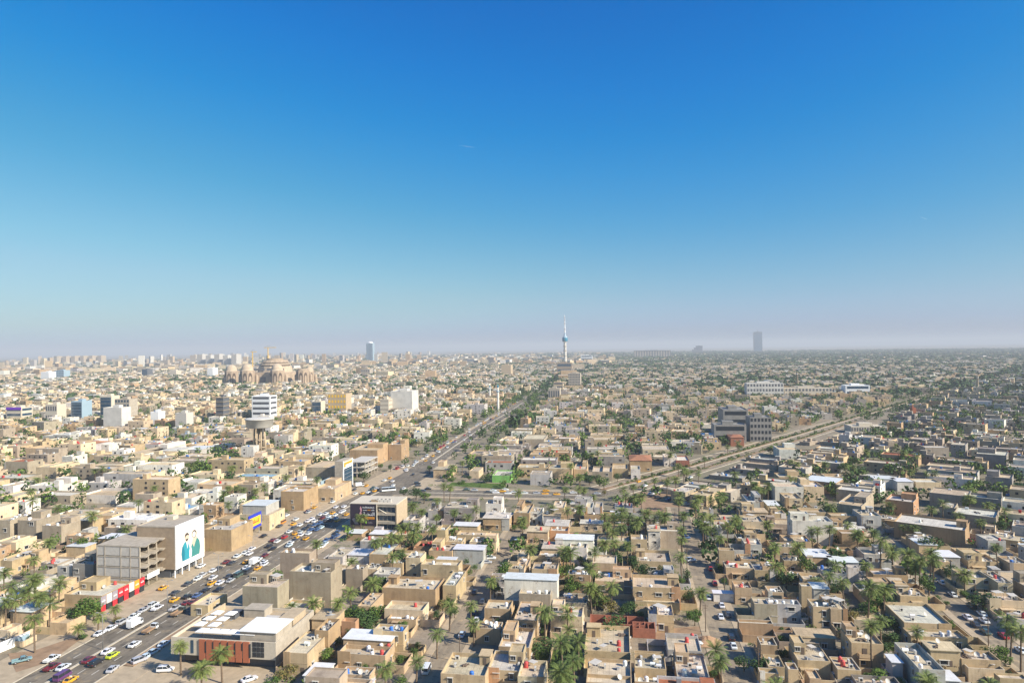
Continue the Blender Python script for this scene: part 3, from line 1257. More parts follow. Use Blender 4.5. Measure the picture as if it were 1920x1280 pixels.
M_TURQ = plain('turquoise_glass', (0.02, 0.20, 0.30), 0.2, 0.6, var=0.08, scale=0.2)
M_COLL = plain('grey_cladding', (0.25, 0.235, 0.21), 0.7, 0.3, var=0.15, scale=0.3)
M_SLATE = plain('slate_cladding', (0.10, 0.105, 0.115), 0.7, 0.3, var=0.15, scale=0.3)


def squiggle(parent, x0, x1, z, hgt, mat, y, n, name='lettering'):
    """one line of script too small to read: strokes of uneven height on a base line"""
    mb = MB()
    rr = random.Random(int(x0 * 7 + z * 13))
    x = x0
    step = (x1 - x0) / n
    mb.face([(x0, y, z), (x1, y, z), (x1, y, z + hgt * .22), (x0, y, z + hgt * .22)])
    for k in range(n):
        a = x + step * (k + .15)
        b = a + step * rr.uniform(.2, .5)
        t = rr.choice((.5, .65, 1.0, .8))
        mb.face([(a, y - .004, z), (b, y - .004, z), (b, y - .004, z + hgt * t), (a, y - .004, z + hgt * t)])
    return mb.build(name, [mat], parent)


def word(parent, body, x, z, size, mat, y, name='lettering', sx=1.0):
    c = bpy.data.curves.new('word', 'FONT')
    c.body = body
    c.size = size
    c.align_x = 'CENTER'
    c.offset = 0.012 * size
    t = bpy.data.objects.new('word', c)
    COL.objects.link(t)
    bpy.context.view_layer.update()
    me = bpy.data.meshes.new_from_object(t.evaluated_get(bpy.context.evaluated_depsgraph_get()))
    bpy.data.objects.remove(t)
    me.materials.clear()
    me.materials.append(mat)
    o = ob(name, me, parent, loc=(x, y, z), scale=(sx, 1, 1))
    o.rotation_euler = (pi / 2, 0, 0)
    return o


def frame_building():
    """unfinished concrete frame with pale block infill, beside the mural"""
    h = 16.5
    x0, y0 = gp(*tp('B1', 1050, 95), h)          # front right roof corner
    x1, y1 = gp(*tp('B1', 730, 82), h)
    xb, yb = gp(*tp('M1', 1288, 792), h)
    w = hypot(x1 - x0, y1 - y0)
    u0, v0 = w2uv(x0, y0)
    ub, vb = w2uv(xb, yb)
    d = ub - u0
    cx, cy_ = uv2w(u0 + d / 2, v0 - w / 2)
    r = special('unfinished_building', 'unfinished concrete frame building with pale block end wall left of the painted mural', 'building', cx, cy_)
    n = 4
    fh = h / n
    for k in range(n):
        for j, (a, b) in enumerate(((-.5, -.32), (-.32, .05), (.05, .27), (.27, .5))):
            mb = MB()
            mb.box(w * a + .25, w * b - .25, -d / 2 - .0, -d / 2 + .25, k * fh + .25, (k + 1) * fh - .4, bottom=True)
            mb.build('block_panel', [CONCL], r)
    for k in range(1, n + 1):
        mb = MB()
        mb.box(-w / 2, w / 2, -d / 2 - .12, d / 2, k * fh - .45, k * fh, bottom=True)
        # balcony edge in a saw-tooth
        nn = 4
        for j in range(nn):
            ya = -d / 2 + j * d / nn
            yb_ = ya + d / nn
            mb.prism([(w / 2, ya), (w / 2 + 2.2, ya + .4), (w / 2 + 1.0, yb_ - .2), (w / 2, yb_)], k * fh - .4, k * fh - .02)
        mb.build('floor_slab', [CONC], r)
    for a in (-.5, -.32, .05, .27, .485):
        mb = MB()
        mb.box(w * a - .22, w * a + .22, -d / 2 - .1, -d / 2 + .3, 0, h)
        mb.build('column', [CONC], r)
    for j in range(5):
        yy = -d / 2 + .3 + j * (d - .6) / 4
        for xx in (w / 2 - .35, w / 2 - 6):
            mb = MB()
            mb.box(xx - .2, xx + .2, yy - .2, yy + .2, 0, h - .4)
            mb.build('column', [CONC], r)
    mb = MB()
    mb.box(-w / 2, -w / 2 + .3, -d / 2 + .3, d / 2, 0, h - .4)
    mb.box(-w / 2 + .3, w / 2 - 6.2, d / 2 - .3, d / 2, 0, h - .4)
    mb.box(w / 2 - 8.2, w / 2 - 8.0, -d / 2 + .3, d / 2 - .3, 0, h - .4)
    mb.build('wall', [CONC], r)
    mb = MB()
    mb.box(-w * .1, w * .45, d * .25, d * .48, h, h + 3.2)
    mb.box(-w * .1 - .2, w * .45 + .2, d * .25 - .2, d * .48 + .2, h + 3.2, h + 3.4, bottom=True)
    hut = mb.build('stair_hut', [M_CREAM], r)
    for xx in (-w * .03, w * .38):
        ob('window', WIN[0], hut, loc=(xx, d * .25, h + 1.7), scale=(1.3, 1, 1.3))
    fl = MB()
    fl.box(w / 2 - 1.6, w / 2 + .5, -d / 2 + 1, d / 2 - 3, 4.3, 4.5, bottom=True)
    fl.build('ledge', [CONC], r)
    sg = MB()
    sg.box(w / 2 + 2.2, w / 2 + 2.4, -d / 2 + 1, -d / 2 + 8, 3.4, 5.4, bottom=True)
    sg.build('signboard', [M_WHITE], r)
    occ_add((cx, cy_, w / 2 + 2, d / 2, TH))
    return u0, v0, d


FB = frame_building()


def mural_building():
    h = 21.0
    xr, yr = gp(*tp('M1', 1310, 748), h)
    xb, yb = gp(*tp('M1', 1522, 662), h)
    u0, v0 = w2uv(xr, yr)
    ub, vb = w2uv(xb, yb)
    d = ub - u0
    w = 17.0
    cx, cy_ = uv2w(u0 + d / 2, v0 - w / 2)
    r = special('exhibition_building', 'grey flat roofed block whose street side carries the giant mural', 'building', cx, cy_)
    mb = MB()
    mb.box(-w / 2, w / 2, -d / 2, d / 2, 3.6, h - .5)
    mb.build('wall', [M_BROWN], r)
    mb = MB()
    mb.tray(-w / 2 - .1, w / 2 + .1, -d / 2 - .1, d / 2 + .1, h - .5, h, .35, .3)
    mb.box(-w / 2 + .2, w / 2 - .2, -d / 2 + .2, d / 2 - .2, h - .45, h - .34)
    mb.build('roof', [CONC], r)
    mb = MB()
    mb.box(-w / 2 + .5, w / 2 - 2.5, -d / 2 + .5, d / 2 - .5, 0, 3.6)
    mb.build('ground_floor', [M_SLATE], r)
    for k in range(5):
        mb = MB()
        yy = -d / 2 + .4 + k * (d - .8) / 4
        mb.box(w / 2 - .5, w / 2 - .1, yy - .2, yy + .2, 0, 3.6)
        mb.build('pillar', [M_WHITE], r)
    hut = MB()
    hut.box(-w * .2, -w * .02, d * .1, d * .28, h - .34, h + 1.2)
    hut.build('roof_box', [M_CREAM], r)
    occ_add((cx, cy_, w / 2, d / 2, TH))
    # the mural is a printed panel of its own, facing +x of the building
    px_, py_ = uv2w(u0 + d / 2, v0 + 0.25)
    pm = special('mural', 'giant white mural of a couple in teal clothes facing the avenue', 'mural', px_, py_)
    pm.rotation_euler = (0, 0, -TH + pi / 2)          # local -y now looks across the avenue; local x runs along it
    D = d
    mb = MB()
    mb.box(-D / 2, D / 2, -.2, .2, 3.4, h + .3, bottom=True)
    mb.build('panel', [M_WHITE], pm)
    zb, zt = 5.6, h - 2.6
    X = D / 2
    flat(pm, 'picture_ground', [(-X * .78, zb), (X * .78, zb), (X * .78, zt), (-X * .78, zt)], M_PEACH, -.21)
    H_ = zt - zb
    def P(pts):
        return [(X * a, zb + H_ * b) for a, b in pts]
    flat(pm, 'jacket', P([(-.58, 0), (-.06, 0), (-.05, .30), (-.10, .48), (-.16, .56), (-.24, .60), (-.34, .60), (-.46, .56), (-.58, .46), (-.64, .26)]), M_TEAL, -.222)
    flat(pm, 'sleeve', P([(-.58, 0), (-.42, 0), (-.40, .28), (-.50, .50), (-.58, .46), (-.64, .26)]), M_TEALD, -.228)
    flat(pm, 'shirt', P([(-.22, .34), (-.14, .52), (-.22, .60), (-.32, .60), (-.26, .48)]), M_WHITE, -.228)
    flat(pm, 'robe', P([(.04, 0), (.64, 0), (.70, .24), (.64, .44), (.52, .54), (.40, .58), (.28, .58), (.14, .50), (.04, .34)]), M_TEAL2, -.222)
    flat(pm, 'scarf', P([(.10, .46), (.24, .30), (.34, .44), (.48, .58), (.36, .66), (.20, .62)]), M_PEACH2, -.228)
    flat(pm, 'bouquet', P([(-.08, .04), (.07, .04), (.09, .22), (.04, .34), (-.04, .34), (-.09, .22)]), M_WHITE, -.234)
    flat(pm, 'neck', P([(-.32, .56), (-.20, .56), (-.20, .68), (-.32, .68)]), M_SKIN, -.234)
    flat(pm, 'head', ell(-X * .25, zb + H_ * .72, X * .135, H_ * .10), M_SKIN, -.240)
    flat(pm, 'hair', P([(-.39, .70), (-.40, .80), (-.32, .86), (-.20, .86), (-.11, .80), (-.12, .75), (-.20, .79), (-.32, .78), (-.36, .74)]), M_HAIR, -.246)
    flat(pm, 'beard', P([(-.36, .68), (-.25, .66), (-.14, .68), (-.17, .62), (-.25, .60), (-.33, .62)]), M_HAIR, -.246)
    flat(pm, 'hair', ell(X * .26, zb + H_ * .73, X * .17, H_ * .125), M_HAIR, -.234)
    flat(pm, 'head', ell(X * .25, zb + H_ * .715, X * .125, H_ * .095), M_PEACH, -.240)
    squiggle(pm, -X * .6, X * .3, h - 1.6, .9, M_GREYP, -.21, 9)


mural_building()


def billboard_building():
    h = 14.3
    x0, y0 = gp(*tp('M2', 705, 570), h)
    u0, v0 = w2uv(x0, y0)
    # width to column 1050, depth to row 515
    lo = 0
    while proj(*uv2w(u0, v0 + lo), h)[0] < 480 + 1050 / 4:
        lo += .1
    w = lo
    lo = 0
    while proj(*uv2w(u0 + lo, v0), h)[1] > 800 + 515 / 4:
        lo += .1
    d = lo
    cx, cy_ = uv2w(u0 + d / 2, v0 + w / 2)
    r = special('office_building', 'concrete office block with a dark advertising banner on half its front', 'building', cx, cy_)
    xs = w * .08
    mb = MB()
    mb.box(-w / 2, xs, -d / 2, d / 2, 0, h - .5)
    mb.box(xs, w / 2, -d / 2 + 1.4, d / 2, 0, h - .5)
    mb.box(w / 2 - .35, w / 2, -d / 2, -d / 2 + 1.4, 0, h - .5)
    mb.build('wall', [M_BROWN], r)
    mb = MB()
    mb.box(-w / 2 - .2, w / 2 + .2, -d / 2 - .2, d / 2 + .2, h - .5, h, bottom=True)
    mb.build('roof', [M_CREAM], r)
    mb = MB()
    mb.box(w / 2, w / 2 + .25, -d / 2, d / 2, 0, h - .5)
    mb.build('side_cladding', [M_TAN], r)
    for k in range(3):
        z = 1.2 + k * 4.3
        mb = MB()
        mb.box(xs + .1, w / 2 - .4, -d / 2 + .1, -d / 2 + 1.38, z + 2.9, z + 4.2, bottom=True)
        mb.build('parapet_band', [CONC], r)
        mb = MB()
        mb.box(xs + .4, w / 2 - .5, -d / 2 + 1.30, -d / 2 + 1.39, z + .2, z + 2.9, bottom=True)
        o = mb.build('window', [GLASSB], r)
        for j in range(5):
            m = MB()
            xx = xs + .8 + j * (w / 2 - xs - 1.8) / 4
            m.box(xx - .06, xx + .06, -d / 2 + 1.18, -d / 2 + 1.30, z + .2, z + 2.9)
            m.build('mullion', [FRAME], o)
    mb = MB()
    mb.box(xs - .12, xs + .28, -d / 2 - .5, -d / 2 - .02, 0, h)
    mb.build('fin', [M_CREAM], r)
    mb = MB()
    mb.tube((xs + 1, -d / 2 + .2, 11.5), (xs + 5, -d / 2 + .2, 9.4), .3)
    mb.build('stair_flight', [M_CREAM], r)
    for k in range(4):
        a = MB()
        a.box(-.7, .7, -.5, .5, 0, 1.5, 0)
        a.lathe([(.5, 1.5), (.5, 1.56), (.1, 1.58)], 10, m=1)
        o = a.build('air_conditioner', [FRAME, TYRE], None, loc=(*uv2w(u0 + 4, v0 + w * .55 + k * 2.1), h), rz=-TH)
        tag(o, '%s from the left of four cooling units on the dark bannered office block' % ('first', 'second', 'third', 'fourth')[k], 'cooling unit', 'cooling units on the office block')
    hb = MB()
    hb.box(-w * .1, w * .06, -d * .3, -d * .18, h, h + .9)
    hb.build('roof_hatch', [M_BROWN], r)
    # advertising banner
    bw, bz0, bz1 = xs + w / 2 - .6, 3.3, h - .3
    bx, by = uv2w(u0 - .12, v0 + .3 + bw / 2)
    b = special('banner', 'dark banner with a face in profile and white Arabic lettering over an orange bar', 'banner', bx, by)
    mb = MB()
    mb.box(-bw / 2, bw / 2, -.1, .06, bz0, bz1, bottom=True)
    mb.build('panel', [M_DARKP], b)
    X, Z, hh = bw / 2, bz0, bz1 - bz0
    flat(b, 'face', [(-X * .28, Z + hh * .38), (-X * .12, Z + hh * .36), (-X * .20, Z + hh * .46), (-X * .10, Z + hh * .53), (-X * .16, Z + hh * .60), (-X * .10, Z + hh * .70), (-X * .14, Z + hh * .84), (-X * .22, Z + hh * .90), (-X * .26, Z + hh * .78), (-X * .20, Z + hh * .66), (-X * .30, Z + hh * .56)], M_PINK, -.11)
    flat(b, 'arm', [(-X * .9, Z + hh * .28), (-X * .68, Z + hh * .34), (-X * .36, Z + hh * .04), (-X * .66, Z + hh * .04)], M_GREYP, -.11)
    word(b, '\ufe94\ufe92\ufea8\ufee8\ufedf\ufe8d', X * .44, Z + hh * .46, hh * .22, M_WHITE, -.115, sx=1.15)
    flat(b, 'orange_bar', [(0, Z + hh * .29), (X * .88, Z + hh * .29), (X * .88, Z + hh * .40), (0, Z + hh * .40)], M_ORANGE, -.112)
    squiggle(b, X * .06, X * .82, Z + hh * .315, hh * .055, M_DARKP, -.118, 10)
    squiggle(b, -X * .06, X * .88, Z + hh * .82, hh * .07, M_WHITE, -.115, 12)
    squiggle(b, 0, X * .30, Z + hh * .70, hh * .06, M_WHITE, -.115, 5)
    squiggle(b, X * .34, X * .58, Z + hh * .70, hh * .08, M_ORANGE, -.115, 4)
    squiggle(b, X * .62, X * .88, Z + hh * .70, hh * .06, M_WHITE, -.115, 5)
    flat(b, 'emblem', ell(X * .22, Z + hh * .14, X * .07, hh * .06), M_GREEN, -.115)
    squiggle(b, X * .34, X * .72, Z + hh * .11, hh * .07, M_GREYP, -.115, 7)
    occ_add((cx, cy_, w / 2, d / 2, TH))


billboard_building()


def brick_hall():
    """hall with brick panelled front, rooftop terrace and parasols"""
    h = 8.0
    x0, y0 = gp(*tp('B1', 1282, 772), h)
    u0, v0 = w2uv(x0, y0)
    w = 33.0
    d = 25.0
    cx, cy_ = uv2w(u0 + d / 2, v0 + w / 2)
    r = special('restaurant', 'two-storey hall with brick clad front and terrace of white parasols beside the car park', 'restaurant', cx, cy_)
    mb = MB()
    mb.box(-w / 2 + 1.5, w / 2, -d / 2 + 2.2, d / 2, 0, 3.0)
    mb.build('ground_floor', [M_SLATE], r)
    mb = MB()
    mb.tray(-w / 2, w / 2, -d / 2, d / 2, 3.0, h, .9, .3)
    mb.face([(-w / 2, d / 2, 3.0), (w / 2, d / 2, 3.0), (w / 2, -d / 2, 3.0), (-w / 2, -d / 2, 3.0)])
    mb.build('upper_wall', [M_CREAM], r)
    mb = MB()
    mb.face([(-w / 2 + .3, -d / 2 + .3, h - .9), (w / 2 - .3, -d / 2 + .3, h - .9), (w / 2 - .3, d / 2 - .3, h - .9), (-w / 2 + .3, d / 2 - .3, h - .9)])
    mb.build('terrace', [PAVE], r)
    xa, xb = -w / 2 + 9.2, -w / 2 + 25.4
    n = 7
    for k in range(n):
        a = xa + k * (xb - xa) / n
        b = xa + (k + 1) * (xb - xa) / n
        mb = MB()
        mb.box(a + .05, b - .35, -d / 2 - .35, -d / 2 - .01, 1.9, h - .15, bottom=True)
        mb.build('brick_panel', [M_BRICK], r)
        mb = MB()
        mb.box(b - .36, b + .06, -d / 2 - .42, -d / 2 - .01, (4.2, 5.4, 3.4, 4.6)[k % 4], h - .7, bottom=True)
        mb.build('slot_window', [GLASS], r)
    mb = MB()
    mb.box(-w / 2 + 6.4, -w / 2 + 7.3, -d / 2 - .08, -d / 2 - .01, 3.6, h - .6, bottom=True)
    mb.build('slot_window', [GLASSB], r)
    for k in range(3):
        mb = MB()
        mb.box(-w / 2 + 3 + k * 8, -w / 2 + 7 + k * 8, -d / 2 + 2.1, -d / 2 + 2.2, .2, 2.7, bottom=True)
        mb.build('shop_window', [GLASS], r)
    # penthouse with a white sheet roof on the right
    mb = MB()
    mb.box(w / 2 - 11.6, w / 2 - .4, -d / 2 + 1.2, -d / 2 + 11, h - .9, h + 2.3)
    p = mb.build('penthouse', [CONC], r)
    mb = MB()
    mb.box(w / 2 + .01, w / 2 + .14, -d / 2, d / 2, 0, h, bottom=True)
    mb.build('party_wall', [CONC], r)
    mb = MB()
    mb.box(w / 2 - 12, w / 2, -d / 2 + .8, -d / 2 + 11.4, h + 2.3, h + 2.5, bottom=True)
    mb.build('sheet_roof', [M_WHITE], p)
    for k in range(3):
        for j in range(3):
            mb = MB()
            mb.box(w / 2 - 7 + k * 1.25, w / 2 - 5.9 + k * 1.25, -d / 2 - .1, -d / 2 - .01, 3.6 + j * 1.5, 4.9 + j * 1.5, bottom=True)
            mb.build('window', [GLASS], r)
    mb = MB()
    mb.box(-w / 2 + 2, -w / 2 + 2.3, d * .05, d * .5 - .4, h - .9, h + 1.0)
    mb.build('screen_wall', [M_TAN], r)
    for (xa_, xb_, ya_, yb_, zz, mt) in ((-4, 3, 6, 11, 2.6, CONC), (5, 9, 2, 4.5, 1.6, CONCL), (10.5, 15, 1.5, 10, 2.2, M_TAN), (-9, -6, 4, 9, 1.3, M_SLATE)):
        mb = MB()
        mb.box(xa_, xb_, ya_, yb_, h - .9, h - .9 + zz)
        mb.box(xa_ - .2, xb_ + .2, ya_ - .2, yb_ + .2, h - .9 + zz, h - .78 + zz, bottom=True)
        mb.build('rooftop_room', [mt], r)
    occ_add((cx, cy_, w / 2, d / 2, TH))
    # parasols: five along the front, five behind
    pm = MB()
    pm.v = [(-1.5, -1.5, 2.3), (1.5, -1.5, 2.3), (1.5, 1.5, 2.3), (-1.5, 1.5, 2.3), (0, 0, 2.95)]
    pm.f = [(0, 1, 4), (1, 2, 4), (2, 3, 4), (3, 0, 4)]
    pm.m = [0] * 4
    pm.sm = [False] * 4
    pm.box(-1.5, 1.5, -1.5, -1.48, 2.1, 2.3, 0)
    pm.box(1.48, 1.5, -1.48, 1.48, 2.1, 2.3, 0)
    canopy = pm.mesh('canopy', [M_WHITE])
    pp = MB()
    pp.tube((0, 0, 0), (0, 0, 2.9), .05)
    pp.box(-.4, .4, -.4, .4, 0, .08)
    pole = pp.mesh('pole', [STEEL])
    tm = MB()
    tm.lathe([(.5, .7), (.5, .75)], 10)
    tm.tube((0, 0, 0), (0, 0, .7), .05)
    tbl = tm.mesh('table', [DOOR])
    spots = [(-w / 2 + 8.5 + k * 3.2, -d / 2 + 2.6, 'front row') for k in range(6)] + [(-w / 2 + 5 + (k % 2) * 4.6, -d / 2 + 7 + (k // 2) * 4.4, 'left corner') for k in range(6)]
    cnt = {}
    for (lx, ly, row) in spots:
        X, Y = uv2w(u0 + d / 2 + ly, v0 + w / 2 + lx)
        cnt[row] = cnt.get(row, 0) + 1
        e = special('parasol', '%s white parasol %s of the brick fronted terrace' % (ORD(cnt[row]), 'from the left in the front row' if row == 'front row' else 'at the left corner'), 'parasol', X, Y)
        e.location.z = h - .9
        e['group'] = 'parasols on the terrace'
        ob('canopy', canopy, e)
        ob('pole', pole, e)


def ORD(n):
    base = ['', 'first', 'second', 'third', 'fourth', 'fifth', 'sixth', 'seventh', 'eighth', 'ninth', 'tenth']
    if n <= 10:
        return base[n]
    if n % 100 in (11, 12, 13):
        return '%dth' % n
    return '%d%s' % (n, {1: 'st', 2: 'nd', 3: 'rd'}.get(n % 10, 'th'))


brick_hall()


def red_shops():
    """shop fronts along the low row left of the avenue: each a signboard of its own"""
    h = 4.5
    a = Vector(gp(*tp('B1', 770, 500), h))
    b = Vector(gp(*tp('B1', 1045, 335), h))
    ua, va = w2uv(*a)
    ub, vb = w2uv(*b)
    va = (va + vb) / 2 + .6
    cols = [M_GREYP, M_PEACH, M_GREYP, M_RED, M_RED, M_PEACH, M_ORANGE, M_RED]
    names = ['grey', 'peach', 'dull grey', 'red', 'bright red', 'pale peach', 'orange', 'deep red']
    n = len(cols)
    L = (ub - ua) / n
    for k in range(n):
        u = ua + (k + .5) * L
        X, Y = uv2w(u, va)
        o = special('shop_sign', '%s shop front sign, %s along the low shop row by the avenue' % (names[k], ORD(k + 1)), 'sign', X, Y)
        o.rotation_euler = (0, 0, -TH + pi / 2)
        o['group'] = 'signs on the low shop row'
        mb = MB()
        mb.box(-L / 2 + .15, L / 2 - .15, -.18, .1, 2.3, 5.4, bottom=True)
        mb.build('panel', [cols[k]], o)
        squiggle(o, -L * .3, L * .3, 3.6, .9, M_WHITE, -.19, 5)
        mb = MB()
        mb.box(-L / 2 + .3, L / 2 - .3, -.1, 0.05, .1, 2.2, bottom=True)
        mb.build('shop_window', [GLASS if k % 2 else M_RED], o)


red_shops()


def tower_block(name, label, cat, xl, xr, yt, yb, dep, mats, bands=4, cols=4, th=TH, style='band'):
    """far building from its outline: left, right, top and foot rows in the photograph"""
    xm = (xl + xr) / 2
    X0, Y0 = gp(xl, yb)
    X1, Y1 = gp(xr, yb)
    dist = gp(xm, yb)[1]
    s = FPX / dist
    hgt = (yb - yt) / s
    w = max(4, (xr - xl) / s - (dep * 0.16 if style != 'round' else 0))
    Xc, Yc = gp(xm, yb)
    Xc, Yc = Xc + sin(th) * dep / 2, Yc + cos(th) * dep / 2
    r = special(name, label, cat, Xc, Yc, th)
    wall, glass = mats
    mb = MB()
    mb.tray(-w / 2, w / 2, -dep / 2, dep / 2, 0, hgt, .8, .35)
    mb.face([(-w / 2 + .35, -dep / 2 + .35, hgt - .8), (w / 2 - .35, -dep / 2 + .35, hgt - .8), (w / 2 - .35, dep / 2 - .35, hgt - .8), (-w / 2 + .35, dep / 2 - .35, hgt - .8)])
    mb.build('wall', [wall], r)
    fh = hgt / bands
    if style == 'band':
        for k in range(bands):
            mb = MB()
            mb.box(-w * .44, w * .44, -dep / 2 - .12, -dep / 2 - .01, k * fh + fh * .35, k * fh + fh * .8, bottom=True)
            mb.box(w / 2 + .01, w / 2 + .12, -dep * .42, dep * .42, k * fh + fh * .35, k * fh + fh * .8, bottom=True)
            mb.build('window_band', [glass], r)
    elif style == 'grid':
        for k in range(bands):
            for j in range(cols):
                mb = MB()
                xx = -w / 2 + (j + .5) * w / cols
                mb.box(xx - w / cols * .28, xx + w / cols * .28, -dep / 2 - .15, -dep / 2 - .01, k * fh + fh * .3, k * fh + fh * .8, bottom=True)
                mb.build('window', [glass], r)
    elif style == 'pier':
        for j in range(cols):
            mb = MB()
            xx = -w / 2 + (j + .5) * w / cols
            mb.box(xx - w / cols * .25, xx + w / cols * .25, -dep / 2 - .15, -dep / 2 - .01, fh * .4, hgt - fh * .4, bottom=True)
            mb.build('window_strip', [glass], r)
    elif style == 'glass':
        mb = MB()
        mb.box(-w * .46, w * .46, -dep / 2 - .15, -dep / 2 - .01, hgt * .06, hgt * .93, bottom=True)
        g = mb.build('glass_front', [glass], r)
        for k in range(1, bands):
            m = MB()
            m.box(-w * .46, w * .46, -dep / 2 - .3, -dep / 2 - .16, k * fh - .12, k * fh + .12, bottom=True)
            m.build('transom', [wall], g)
    elif style == 'slabs':
        for k in range(1, bands + 1):
            mb = MB()
            mb.box(-w / 2 - .8, w / 2 + .8, -dep / 2 - .8, dep / 2 + .8, k * fh - .5, k * fh - .05, bottom=True)
            mb.build('floor_slab', [glass], r)
    m = MB()
    m.box(-w * .2, w * .15, -dep * .1, dep * .3, hgt - .8, hgt + 2.4)
    m.build('roof_hut', [wall], r)
    occ_add((Xc, Yc, w / 2 + 1, dep / 2 + 1, th))
    return r, w, hgt, dep
# ------------------------------------------------------------------ landmarks further off
def tv_tower():
    X, Y = gp(1060, 694)
    r = special('broadcast_tower', 'tall white broadcast tower with a turquoise pod and lattice mast above the avenue', 'tower', X, Y)
    s = FPX / Y
    z = lambda py: (694 - py) / s
    mb = MB()
    mb.lathe([(7.8, 0), (6.6, z(686)), (5.9, z(660)), (5.4, z(642))], 20, cap=False)
    mb.build('shaft', [M_PALE], r)
    for py in (678, 668, 658, 650):
        mb = MB()
        mb.lathe([(6.5, z(py)), (6.9, z(py) + .3), (6.9, z(py) + 2.6), (6.5, z(py) + 3)], 20, cap=False)
        mb.build('band', [CONC], r)
    mb = MB()
    mb.lathe([(5.4, z(642)), (7.9, z(641)), (9.8, z(640))], 24, cap=False)
    mb.build('pod_base', [M_WHITE], r)
    mb = MB()
    mb.lathe([(9.8, z(640)), (11, z(638.5)), (11, z(633.6)), (10.4, z(632.8))], 24, cap=False)
    p = mb.build('pod', [M_TURQ], r)
    mb = MB()
    mb.lathe([(10.4, z(632.8)), (9.4, z(631.5)), (5.6, z(630.5)), (3.6, z(626)), (3.0, z(624))], 24)
    mb.build('pod_roof', [M_BLUEG], p)
    mast = MB()
    mast.lathe([(2.9, z(624)), (2.5, z(610)), (1.7, z(600)), (1.2, z(592)), (.4, z(590))], 8)
    mast.build('mast', [M_WHITE], r)
    for py in (618, 607, 601, 596):
        m = MB()
        m.lathe([(3.2, z(py)), (3.4, z(py) + 2), (3.0, z(py) + 3)], 8)
        m.build('mast_ring', [M_GREYP], r)
    occ_add((X, Y, 25, 25, 0))
    r2, w, h, d = tower_block('podium_building', 'low dark podium block at the foot of the broadcast tower', 'building', 1042, 1074, 680, 700, 40, (M_BROWN, GLASSB), 2, 5)


tv_tower()


def water_tower():
    X, Y = gp(487, 852)
    s = FPX / Y
    r = special('water_tower', 'concrete water tower with a flat bowl tank on splayed legs', 'water tower', X, Y)
    R = 25.5 / s
    z0, z1, z2 = (852 - 809) / s, (852 - 800) / s, (852 - 784) / s
    mb = MB()
    mb.lathe([(R * .38, z1 - .9), (R * .84, z1 - .5), (R * .93, z1 + .1), (R * .98, z2 - .9), (R * 1.03, z2 - .8), (R * 1.03, z2), (R * .95, z2 + .05), (0.4, z2 + .5)], 28)
    mb.build('tank', [M_PALE], r)
    for k in range(8):
        a = 2 * pi * k / 8
        m = MB()
        m.tube((cos(a) * R * .48, sin(a) * R * .48, 0), (cos(a) * R * .34, sin(a) * R * .34, z1 - .3), .75, .6, seg=6)
        m.build('leg', [M_TAN], r)
    m = MB()
    m.lathe([(1.7, 0), (1.7, z1 - .3)], 10)
    m.build('stair_shaft', [M_BROWN], r)
    for zz in (z0 * .33, z0 * .66):
        m = MB()
        m.lathe([(R * .47, zz), (R * .47, zz + .6), (R * .42, zz + .6)], 8, cap=False, smooth=False)
        m.build('ring_beam', [M_TAN], r)
    occ_add((X, Y, 9, 9, 0))


water_tower()


def arch_panel(parent, cx, y, z0, w, h, mat, name='arch'):
    pts = [(cx - w / 2, z0), (cx + w / 2, z0), (cx + w / 2, z0 + h * .62)] + [(cx + w / 2 * cos(a), z0 + h * .62 + h * .38 * sin(a)) for a in [pi * k / 8 for k in range(1, 8)]] + [(cx - w / 2, z0 + h * .62)]
    mb = MB()
    n = len(pts)
    for k in range(n):
        p, q = pts[k], pts[(k + 1) % n]
        mb.face([(p[0], y, p[1]), (q[0], y, q[1]), (q[0], y + .6, q[1]), (p[0], y + .6, p[1])])
    mb.face([(p[0], y, p[1]) for p in pts])
    return mb.build(name, [mat], parent)


